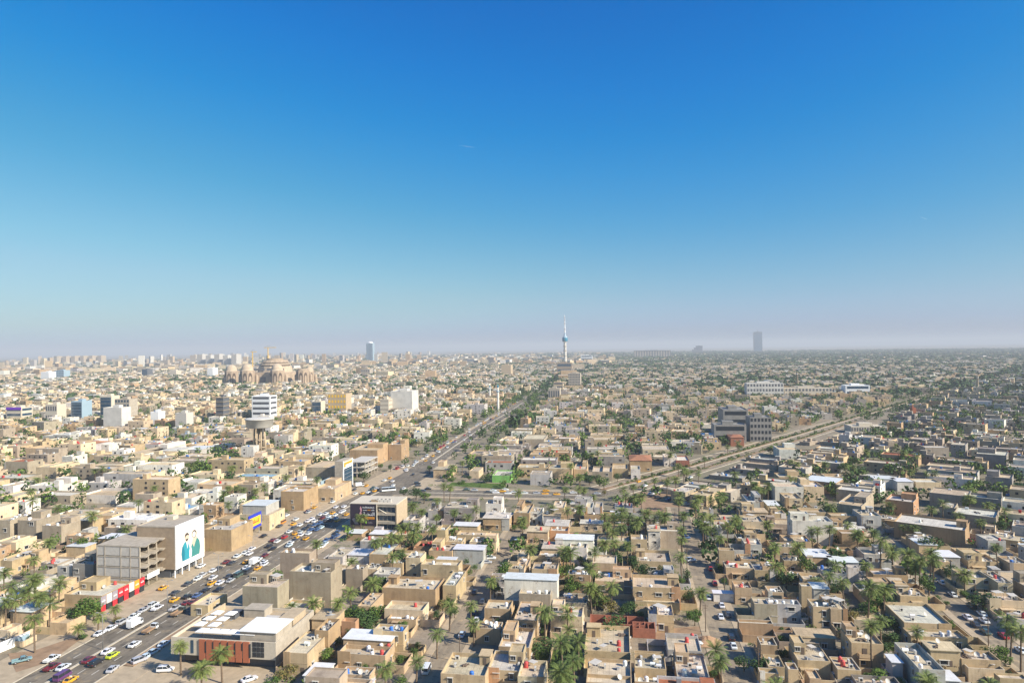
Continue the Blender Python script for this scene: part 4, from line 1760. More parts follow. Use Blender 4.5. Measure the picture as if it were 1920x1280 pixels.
def mosque():
    base = 722.0
    X, Y = gp(490, base)
    s = FPX / Y
    r = special('unfinished_mosque', 'vast unfinished ochre mosque ringed with domed arched towers and a crane', 'mosque', X, Y + 110)
    r.rotation_euler = (0, 0, 0)
    k_ = 1 / s
    # domed towers round the hall
    for i, (px_, dy, sc) in enumerate(((420, -60, 1.0), (464, -110, 1.06), (520, -110, 1.04), (557, -60, .98), (440, 60, .8), (545, 60, .8))):
        lx = (px_ - 490) * k_
        W = 18.0 * sc
        Hd = 38 * sc
        mb = MB()
        mb.lathe([(W, 0), (W, Hd * .98), (W * .9, Hd)], 8, (lx, dy), smooth=False, a0=pi / 8)
        t = mb.build('domed_tower', [M_OCHRE], r)
        mb = MB()
        mb.lathe([(W * .86, Hd)] + [(W * .84 * cos(a) ** .8, Hd + W * .95 * sin(a)) for a in [pi / 2 * j / 7 for j in range(0, 7)]] + [(.5, Hd + W * .97)], 20, (lx, dy))
        if i != 3:
            mb.build('dome', [M_DOME], t)
        else:
            m2 = MB()
            m2.lathe([(W * .86, Hd), (W * .8, Hd + W * .25), (W * .62, Hd + W * .3)], 14, (lx, dy))
            m2.build('dome_stump', [M_BROWN], t)
        for f in range(8):
            if f not in (4, 5, 6, 7):
                continue
            a = pi / 4 * f + pi / 4 - pi / 8 * 0
            a = 2 * pi * (f) / 8
            e = W * cos(pi / 8)
            o = arch_panel(t, 0, -.35, 3, W * .56, Hd * .78, M_ARCH)
            o.location = (lx + e * cos(a), dy + e * sin(a), 0)
            o.rotation_euler = (0, 0, a + pi / 2)
            o2 = arch_panel(t, 0, -.65, 3, W * .34, Hd * .58, M_OCHRE, 'arch_infill')
            o2.location = o.location
            o2.rotation_euler = o.rotation_euler
        for sd in (-1, 1):
            m = MB()
            m.lathe([(4.2, 0), (4.2, Hd * .62), (3, Hd * .68), (.3, Hd * .74)], 10, (lx + sd * W * 1.18, dy + 8))
            m.build('turret', [M_OCHRE], t)
    mb = MB()
    mb.lathe([(62, 0), (62, 30), (56, 32)], 16, (0, 0), smooth=False)
    mb.build('hall', [M_OCHRE], r)
    for (ra, rb, z0, z1, mt) in ((48, 45, 32, 49, M_DOME), (40, 40, 49, 52, M_ARCH), (43, 38, 52, 58, M_BROWN), (34, 34, 58, 60, M_ARCH), (38, 33, 60, 66, M_OCHRE), (24, 22, 66, 71, M_BROWN)):
        m = MB()
        m.lathe([(ra, z0), (rb, z1)], 16, smooth=False)
        m.build('dome_tier', [mt], r)
    m = MB()
    m.box(-26, 26, -98, -70, 0, 34)
    g = m.build('gatehouse', [M_OCHRE], r)
    m = MB()
    m.box(-8, 8, -98.5, -98.05, 0, 22, bottom=True)
    m.build('portal', [M_SLATE], g)
    for k in range(5):
        m = MB()
        m.box(-40 + k * 18, -28 + k * 18, -57, -56, 38, 44, bottom=True)
        m.build('window', [M_SLATE], r)
    occ_add((X, Y + 110, 170, 130, 0))
    # cranes
    for (px_, py_, top, L, nm) in ((503, 716, 652, 16, 'tower crane over the unfinished mosque dome'), (474, 716, 660, 8, 'small tower crane behind the left of the unfinished mosque')):
        cx, cy_ = gp(px_, py_ - 6)
        ss = FPX / cy_
        c = special('tower_crane', nm, 'crane', cx, cy_)
        hh = (py_ - 6 - top) / ss
        m = MB()
        m.box(-1, 1, -1, 1, 0, hh)
        m.build('mast', [M_YEL], c)
        m = MB()
        m.box(-L / ss * .5, L / ss, -.8, .8, hh, hh + 1.8, bottom=True)
        m.build('jib', [M_YEL], c)
        m = MB()
        m.tube((0, 0, hh + 8), (L / ss * .8, 0, hh + 2), .3)
        m.tube((0, 0, hh + 8), (-L / ss * .4, 0, hh + 2), .3)
        m.tube((0, 0, hh), (0, 0, hh + 8), .6)
        m.build('stay', [STEEL], c)


mosque()

# office blocks, hotels, flats; rows and columns of the photograph give the footing
TB = [
    ('office_tower', 'slim pale glass tower rising far off left of the broadcast tower', 'tower', 686, 700, 643, 679, 40, (M_BLUEG, GLASSB), 14, 5, 'pier'),
    ('office_tower', 'lone dark blue glass skyscraper far off on the right', 'tower', 1414, 1430, 622, 660, 60, (M_DEEP, M_DEEP2), 16, 5, 'glass'),
    ('office_building', 'white block with dark window bands right behind the water tower', 'building', 469, 510, 742, 790, 18, (M_WHITE, M_SLATE), 5, 4, 'band'),
    ('unfinished_tower', 'dark slatted tower of bare floor slabs left of the water tower', 'building', 403, 421, 745, 792, 14, (M_SLATE, M_TAN), 6, 4, 'slabs'),
    ('apartment_building', 'beige slab with a yellow gridded wall between water tower and big cream block', 'building', 612, 652, 738, 778, 20, (M_YEL if False else M_TAN, M_BROWN), 4, 6, 'grid'),
    ('office_building', 'big plain cream block with one dark side near the avenue bend', 'building', 729, 777, 733, 778, 30, (M_PALE, CONC), 6, 4, 'none'),
    ('office_building', 'lower cream wing left of the big plain cream block', 'building', 711, 731, 748, 780, 16, (M_CREAM, CONC), 4, 3, 'band'),
    ('office_building', 'dark blue glass office block with grey frame among the left houses', 'building', 130, 157, 752, 790, 18, (M_BLUEG, GLASSB), 7, 4, 'glass'),
    ('office_building', 'glass fronted office with a white crown right of the blue glass block', 'building', 185, 212, 742, 785, 16, (M_CREAM, GLASSB), 6, 4, 'glass'),
    ('office_building', 'tall grey office with a big dark window grid on the left side', 'building', 212, 246, 748, 790, 16, (CONC, GLASSB), 5, 5, 'grid'),
    ('office_building', 'plain pale front block below the grey glass offices on the left', 'building', 190, 232, 764, 806, 16, (M_PALE, CONC), 4, 3, 'none'),
    ('shop_building', 'low shop with a bright purple sign band at the left edge', 'building', 8, 44, 764, 792, 18, (M_CREAM, GLASSB), 3, 4, 'band'),
    ('villa', 'cream villa with tall arched windows left of the blue glass office', 'building', 82, 110, 758, 792, 16, (M_CREAM, M_SLATE), 2, 5, 'grid'),
    ('office_building', 'pale grey cube with white side below the blue shop row on the left', 'building', 326, 352, 774, 806, 14, (CONCL, CONC), 3, 3, 'none'),
    ('office_building', 'small white cube left of the pale grey cube', 'building', 280, 300, 772, 802, 12, (M_WHITE, CONC), 3, 3, 'none'),
    ('office_building', 'dark blue fronted low office above the houses left of centre', 'building', 583, 604, 752, 780, 14, (M_CREAM, GLASSB), 3, 4, 'glass'),
    ('college_building', 'long dark grey modern complex beside the diagonal avenue, upper block', 'building', 1352, 1408, 768, 814, 40, (M_COLL, GLASS), 3, 5, 'band'),
    ('college_building', 'lower dark wing in front of the dark grey modern complex', 'building', 1337, 1402, 796, 830, 22, (M_COLL, GLASS), 2, 6, 'band'),
    ('college_building', 'gridded right wing of the dark grey modern complex', 'building', 1404, 1450, 782, 828, 24, (M_COLL, GLASS), 4, 6, 'grid'),
    ('school_building', 'white institutional building with rows of dark windows right of centre', 'building', 1400, 1470, 718, 745, 24, (M_PALE, M_SLATE), 3, 12, 'grid'),
    ('school_building', 'long low white block right of the white institutional building', 'building', 1472, 1560, 727, 744, 18, (M_CREAM, M_SLATE), 2, 14, 'grid'),
    ('office_building', 'white curved block with blue glass on the right', 'building', 1585, 1632, 722, 742, 24, (M_WHITE, GLASSB), 2, 6, 'band'),
    ('hotel', 'grey hotel slab right below the broadcast tower', 'building', 1063, 1091, 700, 728, 40, (CONC, M_SLATE), 6, 8, 'grid'),
    ('hotel', 'plain tan block left of the grey hotel slab', 'building', 1036, 1058, 716, 742, 30, (M_TAN, M_SLATE), 4, 5, 'band'),
    ('office_building', 'dark pillared building beside the avenue below the tan block', 'building', 1026, 1052, 728, 750, 26, (CONC, M_SLATE), 2, 5, 'pier'),
    ('ministry_building', 'white mid-rise with blue glass right of the broadcast tower', 'building', 1088, 1112, 666, 680, 40, (M_WHITE, GLASSB), 3, 6, 'band'),
    ('flat_block', 'long dark row of flats on the horizon between the towers', 'building', 1188, 1258, 657, 670, 60, (M_SLATE, CONC), 5, 14, 'pier'),
    ('ziggurat_hotel', 'dark stepped building on the horizon left of the lone skyscraper', 'building', 1305, 1318, 648, 662, 60, (M_SLATE, GLASSB), 4, 4, 'band'),
    ('stone_block', 'plain tan block standing above the trees left of the avenue', 'building', 938, 960, 684, 706, 40, (M_TAN, M_BROWN), 3, 3, 'none'),
    ('dark_block', 'dark open fronted building among trees on the left of centre', 'building', 675, 695, 692, 705, 30, (CONC, M_SLATE), 2, 4, 'grid'),
    ('white_block', 'bright white slab left of the unfinished mosque', 'building', 387, 401, 690, 708, 30, (M_WHITE, CONC), 4, 4, 'none'),
    ('white_block', 'cream slab standing between bare field and horizon flats on the left', 'building', 316, 332, 694, 707, 30, (M_CREAM, CONC), 3, 4, 'none'),
    ('dark_block', 'dark cube office beyond the bare field on the left', 'building', 264, 278, 692, 707, 30, (M_SLATE, GLASSB), 3, 4, 'glass'),
    ('white_block', 'wide white hall left of the dark cube office', 'building', 74, 94, 697, 714, 30, (M_WHITE, CONC), 3, 4, 'none'),
    ('office_building', 'grey glazed office above the left houses, right of the wide white hall', 'building', 100, 122, 694, 710, 30, (M_BLUEG, GLASSB), 4, 5, 'grid'),
    ('brick_tower', 'orange brick stair tower among houses on the right', 'building', 1711, 1718, 764, 784, 8, (M_BRICK, M_BROWN), 4, 2, 'none'),
    ('parking_hall', 'long flat hall with dark open front right of the diagonal avenue', 'building', 1595, 1665, 799, 812, 22, (M_CREAM, M_SLATE), 1, 14, 'grid'),
]
for k in range(6):
    TB.append(('apartment_tower', '%s from the left of the six matching towers on the left horizon' % ORD(k + 1), 'tower', 99 + k * 16.4, 109 + k * 16.4, 668 - k * .3, 683 - k * .3, 60, (M_TAN, M_BROWN), 12, 4, 'pier'))
for k in range(5):
    TB.append(('apartment_slab', '%s from the left of the tall white slabs behind the mosque' % ORD(k + 1), 'tower', 368 + k * 16, 381 + k * 16, 664 + (k % 2) * 2, 686, 60, (M_PALE if k % 2 else CONCL, CONC), 8, 6, 'pier'))
for t in TB:
    if t[0] == 'apartment_building' and 'yellow' in t[1]:
        t = t[:8] + ((M_TAN, M_YEL),) + t[9:]
    r_, w_, h_, d_ = tower_block(*t[:9], bands=t[9], cols=t[10], style=t[11])
    if 'six matching' in t[1]:
        r_['group'] = 'matching towers on the left horizon'
    if 'tall white slabs' in t[1]:
        r_['group'] = 'tall white slabs behind the mosque'
    if 'purple' in t[1]:
        m = MB()
        m.box(-w_ / 2, w_ / 2, -d_ / 2 - .5, -d_ / 2 - .2, h_ - 3, h_ + .6, bottom=True)
        m.build('sign_band', [colmat('purple_print', (0.16, 0.03, 0.45))], r_)
    if 'lone dark blue' in t[1]:
        m = MB()
        m.lathe([(6, h_), (5, h_ + 12), (1, h_ + 26)], 8)
        m.build('crown', [M_DEEP], r_)
    if 'slim pale' in t[1]:
        m = MB()
        m.lathe([(w_ * .45, h_), (w_ * .3, h_ + 10), (w_ * .1, h_ + 12)], 12)
        m.build('crown', [M_WHITE], r_)
    if 'stepped' in t[1]:
        m = MB()
        m.box(-w_ * 1.1, -w_ / 2, -d_ / 2, d_ / 2, 0, h_ * .5)
        m.box(-w_ * .8, -w_ / 2, -d_ / 2 + 1, d_ / 2, h_ * .5, h_ * .75)
        m.build('step', [M_SLATE], r_)


def minaret(px_, yb, yt, label):
    X, Y = gp(px_, yb)
    s = FPX / Y
    h = (yb - yt) / s
    r = special('minaret', label, 'minaret', X, Y)
    m = MB()
    m.lathe([(1.9, 0), (1.6, h * .72), (1.3, h * .74), (1.2, h * .88)], 12)
    m.build('shaft', [M_PALE], r)
    m = MB()
    m.lathe([(1.5, h * .70), (2.5, h * .73), (2.5, h * .755), (1.3, h * .757)], 12, cap=False)
    m.build('balcony', [M_BLUEG], r)
    m = MB()
    m.lathe([(1.3, h * .88), (1.4, h * .91), (.9, h * .95), (.1, h)], 12)
    m.build('cap', [M_TURQ], r)


minaret(934, 772, 720, 'white minaret, nearer and taller of two beside the avenue')
minaret(918.5, 752, 722, 'white minaret, farther and shorter of two beside the avenue')


def chimney(px_, yb, yt, label, c=M_BROWN):
    X, Y = gp(px_, yb)
    s = FPX / Y
    h = (yb - yt) / s
    r = special('chimney', label, 'chimney', X, Y)
    m = MB()
    m.lathe([(2.3, 0), (1.7, h * .97), (1.9, h * .975), (1.9, h)], 14)
    m.build('stack', [c], r)
    m = MB()
    m.lathe([(1.95, h * .86), (1.98, h * .9)], 14, cap=False)
    m.build('band', [M_WHITE], r)


chimney(1495, 727, 697, 'tall brown brick chimney rising by the bare field right of centre')
chimney(1833, 732, 704, 'pale brick chimney near the right edge among trees', M_TAN)


def avenue_extras():
    # sign tower with orange crown and glazed side, open frame block, big blue and yellow sign, glass panel sign
    h = 19.5
    x0, y0 = gp(*tp('M2', 590, 258), h)
    u0, v0 = w2uv(x0, y0)
    w, d = 5.5, 16
    v0 += 0
    cx, cy_ = uv2w(u0 + d / 2, v0 + w / 2)
    r = special('showroom_building', 'tall showroom slab with white frame, dark glass and orange sign left of the avenue', 'building', cx, cy_)
    m = MB()
    m.box(-w / 2, w / 2, -d / 2, d / 2, 0, h)
    m.build('wall', [CONC], r)
    m = MB()
    m.box(w / 2 + .01, w / 2 + .35, -d / 2, d / 2, h - 5.2, h - 1, bottom=True)
    m.build('sign_band', [M_WHITE], r)
    m = MB()
    m.box(w / 2 + .36, w / 2 + .42, -d / 2 + 1, d / 2 - 1, h - 2.8, h - 1.2, bottom=True)
    m.box(w / 2 + .36, w / 2 + .42, -d / 2 + 1, -d / 2 + 4, h - 4.2, h - 2.8, bottom=True)
    m.build('sign_lettering', [M_ORANGE], r)
    m = MB()
    m.box(w / 2 + .01, w / 2 + .2, -d / 2 + 1, d / 2 - 1, 1, h - 5.4, bottom=True)
    g = m.build('glass_front', [GLASSB], r)
    for k in range(5):
        q = MB()
        q.box(w / 2 + .2, w / 2 + .32, -d / 2 + 1, d / 2 - 1, 3 + k * 2.5, 3.15 + k * 2.5, bottom=True)
        q.build('transom', [STEEL], g)
    for yy in (-d / 2, d / 2 - .8):
        m = MB()
        m.box(w / 2 + .01, w / 2 + .5, yy, yy + .8, 0, h)
        m.build('pilaster', [M_WHITE], r)
    occ_add((cx, cy_, w / 2, d / 2, TH))
    # open frame block
    h = 11.5
    x0, y0 = gp(*tp('M2', 690, 262), h)
    u0, v0 = w2uv(x0, y0)
    w, d = 13, 26
    cx, cy_ = uv2w(u0 + d / 2, v0 + w / 2)
    r = special('unfinished_building', 'open concrete frame of three bare floors behind the showroom slab', 'building', cx, cy_)
    for k in range(1, 4):
        m = MB()
        m.box(-w / 2, w / 2, -d / 2, d / 2, k * h / 3 - .45, k * h / 3, bottom=True)
        m.build('floor_slab', [CONCL], r)
    for i in range(3):
        for j in range(5):
            m = MB()
            xx, yy = -w / 2 + .4 + i * (w - .8) / 2, -d / 2 + .4 + j * (d - .8) / 4
            m.box(xx - .25, xx + .25, yy - .25, yy + .25, 0, h - .45)
            m.build('column', [CONC], r)
    occ_add((cx, cy_, w / 2, d / 2, TH))
    # blue and yellow sign on the row of shops
    X, Y = gp(482, 1002)
    X, Y = uv2w(w2uv(X, Y)[0], -182.5)
    s = special('advertising_sign', 'big blue bordered yellow advertising sign over the avenue shops', 'sign', X, Y)
    s.rotation_euler = (0, 0, -TH + pi / 2)
    m = MB()
    m.box(-6, 6, -.2, .2, 3.2, 10.5, bottom=True)
    m.build('panel', [M_BLUE], s)
    flat(s, 'yellow_field', [(-5.3, 4.6), (5.3, 4.6), (5.3, 9), (-5.3, 9)], M_YEL, -.21)
    squiggle(s, -3.6, 3.6, 6, 1.8, M_RED, -.222, 6)
    for xx in (-4, 4):
        m = MB()
        m.box(xx - .2, xx + .2, -.1, .1, 0, 3.2)
        m.build('post', [STEEL], s)
    # pale panel sign above the lower shops
    X, Y = gp(610, 910, 6)
    s = special('billboard', 'pale blank billboard panel on posts above the avenue shops', 'billboard', X, Y)
    s.rotation_euler = (0, 0, -TH + pi / 2)
    m = MB()
    m.box(-6.5, 6.5, -.15, .15, 5, 10, bottom=True)
    m.build('panel', [M_BLUEG], s)
    for xx in (-5, 5):
        m = MB()
        m.box(xx - .2, xx + .2, -.1, .1, 0, 5)
        m.build('post', [STEEL], s)
    # red ring sign by the far shops
    # roadside white wall with painting at the lower left corner
    a, b = Vector(gp(*tp('B1', 0, 890))), Vector(gp(*tp('B1', 222, 800)))
    ang = atan2(b.y - a.y, b.x - a.x)
    w_ = special('boundary_wall', 'white roadside wall with a blue painted end at the lower left', 'wall', (a.x + b.x) / 2, (a.y + b.y) / 2)
    w_.rotation_euler = (0, 0, ang)
    L = (b - a).length
    m = MB()
    m.box(-L / 2 - 6, L / 2, -.15, .15, 0, 3)
    m.build('wall', [M_WHITE], w_)
    flat(w_, 'painting', [(L * .0, .5), (L * .48, .5), (L * .48, 2.6), (L * .0, 2.2)], M_BLUEG, -.16)


avenue_extras()
# red brick walls of a house being built, without a roof
def brick_shell(pts, h, label):
    (xa, ya), (xb, yb), yback = pts
    u0, v0 = guv(*tp('B3', xa, ya), h)
    v1 = guv(*tp('B3', xb, yb), h)[1]
    u1 = guv(*tp('B3', xa, yback), h)[0]
    w, d = v1 - v0, max(5, u1 - u0)
    cx, cy_ = uv2w(u0 + d / 2, v0 + w / 2)
    r = special('unfinished_house', label, 'house', cx, cy_)
    for (x0, x1, y0, y1) in ((-w / 2, w / 2, -d / 2, -d / 2 + .25), (-w / 2, w / 2, d / 2 - .25, d / 2), (-w / 2, -w / 2 + .25, -d / 2 + .25, d / 2 - .25), (w / 2 - .25, w / 2, -d / 2 + .25, d / 2 - .25),
                             (-w * .22, -w * .22 + .25, -d / 2 + .25, d / 2 - .25), (w * .18, w * .18 + .25, -d / 2 + .25, d / 2 - .25)):
        m = MB()
        m.box(x0, x1, y0, y1, 0, h + random.uniform(-.3, .3))
        m.build('wall', [RED], r)
    occ_add((cx, cy_, w / 2, d / 2, TH))


brick_shell(((582, 664), (1000, 690), 602), 3.2, 'roofless red brick house shell under construction, behind the red brick yard wall')
brick_shell(((905, 702), (1075, 706), 690), 3.2, 'low red brick shell beside the dirt lot and sand heap')
# ------------------------------------------------------------------ the houses
for line in HT.strip().splitlines():
    f = line.split()
    fl = f[7] if len(f) > 7 else ''
    hname = 'house'
    hh, cc = float(f[5]), f[6]
    if hh >= 9 and 'x' not in fl:
        hname = 'apartment_building'
    elif 'm' in fl and hh < 3.8:
        hname = 'carport'
    roof_h(f[0], float(f[1]), float(f[2]), float(f[3]), float(f[4]), hh, cc, fl, THR if 'z' in fl else TH, hname)
print('hand houses', len(HOUSES))

DIAGW = [uv2w(*p) for p in DIAG]


def right_of_diag(X, Y):
    """signed distance right (near side) of the diagonal avenue"""
    a, b = DIAGW[0], DIAGW[-1]
    dx, dy = b[0] - a[0], b[1] - a[1]
    L = hypot(dx, dy)
    return ((X - a[0]) * dy - (Y - a[1]) * dx) / L


def zone_of(X, Y):
    u, v = w2uv(X, Y)
    if v < -187:
        return 'L'
    r = right_of_diag(X, Y)
    if u < 335 and v < 175:
        return 'C'
    if u < 408 and r > 18 and v < 120:
        return 'C'
    if r > 18:
        return 'R'
    if u > 446 and r < -18 and v > -134:
        return 'N'
    return None


def in_view(X, Y, m=0):
    p = proj(X, Y, 3.0)
    return p is not None and -60 - m < p[0] < 1980 + m and p[1] < 1345


STREETS = {
    'C': (TH, [-53 + 84 * k for k in (-1, 0, 1, 2, 3, 4)], (130, 420)),
    'L': (TH, [-270 - 84 * k for k in range(-1, 36)], (150, 3400)),
    'N': (TH, [6 + 84 * k for k in range(-2, 34)], (450, 3400)),
    'R': (THR, None, (120, 3600)),
}
# streets of the diagonal quarter, in its own frame
_v = [w2uv(X, Y, THR)[1] for X, Y in DIAGW[:2]]
STREETS['R'] = (THR, [sum(_v) / 2 + 62 + 84 * k for k in range(-1, 30)], (120, 3600))

# low houses and annexes in the gaps of the near quarters
tries = 0
nfill = 0
while tries < 12000 and nfill < 85:
    tries += 1
    u, v = random.uniform(185, 400), random.uniform(-330, 235)
    X, Y = uv2w(u, v)
    zn = zone_of(X, Y)
    if zn not in ('C', 'L', 'R') or hypot(X, Y) > 400 or not in_view(X, Y, -20):
        continue
    th = THR if zn == 'R' else TH
    k = 1.0 if tries < 4000 else .7
    w, d = random.uniform(7, 14) * k, random.uniform(6, 12) * k
    if on_road(X, Y, max(w, d) / 2 - 1) or occ_hit((X, Y, w / 2, d / 2, th), .5):
        continue
    house(X, Y, w, d, random.choice((3.4, 4, 5, 6.4, 7)), random.choice('tttcgbss'), random.choice(('A', 'A', 'W', 'f', 'mx', 'x', 'R', 'n', 'h')), th, True)
    nfill += 1
print('gap houses', nfill)

PLOTS = []
for zn, (th, vs, (ua, ub)) in STREETS.items():
    for sv in vs:
        for side in (-1, 1):
            u = ua + random.uniform(0, 10)
            while u < ub:
                pw = random.uniform(10, 17)
                if u % 210 < 9:           # cross lane
                    u += 9
                far = u > 1300
                X, Y = uv2w(u + pw / 2, sv + side * 22, th)
                if in_view(X, Y) and zone_of(X, Y) == zn:
                    PLOTS.append((hypot(X, Y), zn, th, sv, side, u, pw))
                u += pw
PLOTS.sort()
print('plots', len(PLOTS))

FAR_BOX = []      # x,y,z0,w,d,h,angle,colour (walls), roof colour
TREES = []        # x,y,height,radius,kind
TANK_SPOTS = []
# share of green: more to the right and far away
def green(X, Y):
    a = atan2(X, Y)
    d = hypot(X, Y)
    g = 0.40 + 0.33 * max(0, min(1, (a + 0.15) / 0.6)) + 0.12 * sin(X * .011) * sin(Y * .007)
    g += 0.10 if d > 650 else 0
    return g + (0.18 if d > 900 else 0) * max(0, min(1, (a + 0.25) / 0.5)) + (0.08 if d > 1400 else 0)


PAL = {'C': 'tttccggbswk', 'L': 'ttccccwwwggstbg', 'N': 'tttccggbswk', 'R': 'ttcggggkkbsw'}
ROOFC = ((0.58, 0.47, 0.325), (0.62, 0.525, 0.38), (0.54, 0.46, 0.35), (0.58, 0.45, 0.29), (0.63, 0.58, 0.49))
n_ind = 0
MAX_IND = 336
for (dist, zn, th, sv, side, u, pw) in [p for p in PLOTS if p[0] < 600] + [p for p in PLOTS if p[0] >= 600 for _ in (0, 1)]:
    setb = random.uniform(7.2, 10.5) if dist < 480 else random.uniform(3.8, 8.5)
    dep = random.uniform(13, 25) if dist < 480 else random.uniform(15, 31)
    if random.random() < .18:
        dep = 30
    w = dep                                   # across (v)
    d = pw - random.choice((0.4, 0.4, 1.2, 2.0))   # along (u)
    vc = sv + side * (setb + w / 2) + (random.uniform(-2.5, 2.5) if dist > 480 else 0)
    if dist >= 600:          # older, irregular quarters
        w, d = random.uniform(8, 22), random.uniform(8, 19)
        vc = sv + side * random.uniform(3, 41)
        u += random.uniform(-5, 5)
        th += random.choice((0, 0, 0, .06, -.08, .2)) if zn != 'R' else random.choice((0, 0, -.1, .1))
    X, Y = uv2w(u + pw / 2, vc, th if dist < 600 else STREETS[zn][0])
    g = green(X, Y)
    c = random.choice(PAL[zn])
    st = random.choice((1, 2, 2, 2, 2, 3)) if dist < 900 else random.choice((1, 2, 2, 2, 3, 3))
    if zn == 'L' and random.random() < .1:
        st += 1
    h = 0.9 + st * 3.1 + random.uniform(-.3, .5)
    rdg = right_of_diag(X, Y) if zn == 'R' else 99
    if rdg < 60 and dist < 900:          # low sheds and yards along the near side of the diagonal avenue
        h = random.uniform(2.8, 3.6)
        if random.random() < .35:
            continue
    rect = (X, Y, w / 2, d / 2, th)
    blocked = on_road(X, Y, min(w, d) / 2) or occ_hit(rect, 0.2)
    empty = (dist > 520 and random.random() < g * .22)
    if not blocked and not empty:
        if n_ind + len([1]) > 0 and len(HOUSES) < MAX_IND and dist < 760:
            fl = random.choice(('A', 'hA', 'W', 'hA', 'nA', 'A', 'm', 'R', 'h', 'f'))
            house(X, Y, w, d, h, c, fl, th, dist < 420)
            n_ind += 1
        else:
            col = jit(CC[c], .14)
            rc = jit(random.choice(ROOFC), .15)
            if zn == 'R':
                rc = tuple(q * f for q, f in zip(rc, (.84, .86, .90)))
            if random.random() < .06:
                rc = jit(random.choice(((.7, .7, .68), (.68, .67, .64), (.36, .13, .07), (.25, .4, .5))))
            FAR_BOX.append((X, Y, 0, w, d, h, th, col, rc, 1))
            if random.random() < .5 and dist < 2200:
                hw, hd = random.uniform(2.8, 5), random.uniform(2.8, 5)
                ox, oy = random.uniform(-.5, .5) * (w - hw - 1), random.uniform(-.5, .5) * (d - hd - 1)
                a, b = cos(th) * ox + sin(th) * oy, -sin(th) * ox + cos(th) * oy
                FAR_BOX.append((X + a, Y + b, h - .8, hw, hd, 3.2, th, col, rc, 0))
            if random.random() < .25 and dist < 1500:     # annexe
                aw = random.uniform(4, 7)
                ox = side * (w / 2 + aw / 2)
                FAR_BOX.append((X + cos(th) * ox, Y - sin(th) * ox, 0, aw, d * random.uniform(.5, .95), random.uniform(2.8, 4.2), th, jit(CC[random.choice('tcgw')]), rc, 1))
        if not (len(HOUSES) < MAX_IND and dist < 760):
            occ_add(rect)
    # garden trees: behind and in front
    if dist >= 480:
        continue
    for _ in range(4 if empty or blocked else 3):
        if random.random() > g:
            continue
        tu = u + random.uniform(1, pw - 1)
        tv = sv + side * (setb + w + random.uniform(1, 5) if random.random() < .6 else random.uniform(5.0, 7.0))
        tx, ty = uv2w(tu, tv, th)
        if zone_of(tx, ty) != zn or on_road(tx, ty, -1) or occ_hit((tx, ty, .6, .6, th), 0.3):
            continue
        kind = 'p' if random.random() < .4 else 'b'
        TREES.append((tx, ty, random.uniform(6, 11) if kind == 'p' else random.uniform(5, 9.5), random.uniform(2.4, 4.6), kind))
# trees in the gaps of the farther quarters, in drifts
for k in range(15000):
    dd = sqrt(random.uniform(440 ** 2, 1750 ** 2))
    a_ = random.uniform(-.68, .68)
    X, Y = dd * sin(a_), dd * cos(a_)
    drift = .75 + .55 * sin(X * .021 + 1.3 * sin(Y * .013)) * sin(Y * .017 + X * .006)
    if random.random() > green(X, Y) * 1.25 * drift or on_road(X, Y, -2) or occ_hit((X, Y, .5, .5, TH), -.2):
        continue
    if dd < 900 and zone_of(X, Y) == 'R' and right_of_diag(X, Y) < 55:
        continue
    kind = 'p' if random.random() < .16 else 'b'
    TREES.append((X, Y, random.uniform(6, 11), random.uniform(2.4, 5.0), kind))
print('individual houses', len(HOUSES), 'far boxes', len(FAR_BOX), 'trees', len(TREES))


# ---- walls round the near gardens, children of their house
for rec in HOUSES:
    if not rec['near'] or rec['kind'] == 'carport' or rec['h'] > 9:
        continue
    w, d, th = rec['w'], rec['d'], rec['th']
    for (ax, ay) in ((1, 0), (-1, 0), (0, -1), (0, 1)):
        for e in (5.5, 4.0, 2.4):
            hx, hy = (e / 2, d / 2) if ax else (w / 2, e / 2)
            lx, ly = ax * (w / 2 + e / 2), ay * (d / 2 + e / 2)
            X, Y = rec['x'] + cos(th) * lx + sin(th) * ly, rec['y'] - sin(th) * lx + cos(th) * ly
            if on_road(X, Y, (e if ax else w) / 2 - 2.2) or occ_hit((X, Y, hx - .3, hy - .3, th), 0.0):
                continue
            if random.random() < .25:
                break
            m = MB()
            z = random.choice((1.8, 2.2, 2.4))
            if ax:
                xa, xb = sorted((ax * (w / 2 + .01), ax * (w / 2 + e)))
                m.box(xa, xb, -d / 2 + .01, -d / 2 + .2, 0, z)
                m.box(xa, xb, d / 2 - .2, d / 2 - .01, 0, z)
                xe = ax * (w / 2 + e)
                m.box(xe - .1, xe + .1, -d / 2 + .21, d / 2 - .21, 0, z - .004)
            else:
                ya, yb = sorted((ay * (d / 2 + .01), ay * (d / 2 + e)))
                m.box(-w / 2 + .01, -w / 2 + .2, ya, yb, 0, z)
                m.box(w / 2 - .2, w / 2 - .01, ya, yb, 0, z)
                ye = ay * (d / 2 + e)
                m.box(-w / 2 + .21, w / 2 - .21, ye - .1, ye + .1, 0, z - .004)
            m.build('garden_wall', [WALL], rec['o'], col=jit(tuple(rec['o'].color)[:3], .08))
            occ_add((X, Y, hx - .4, hy - .4, th))
            if random.random() < .55:
                ex, ey = lx + random.uniform(-.3, .3) * hx, ly + random.uniform(-.6, .6) * hy
                TREES.append((rec['x'] + cos(th) * ex + sin(th) * ey, rec['y'] - sin(th) * ex + cos(th) * ey, random.uniform(2, 5), random.uniform(1.1, 2.2), 'b'))
            break


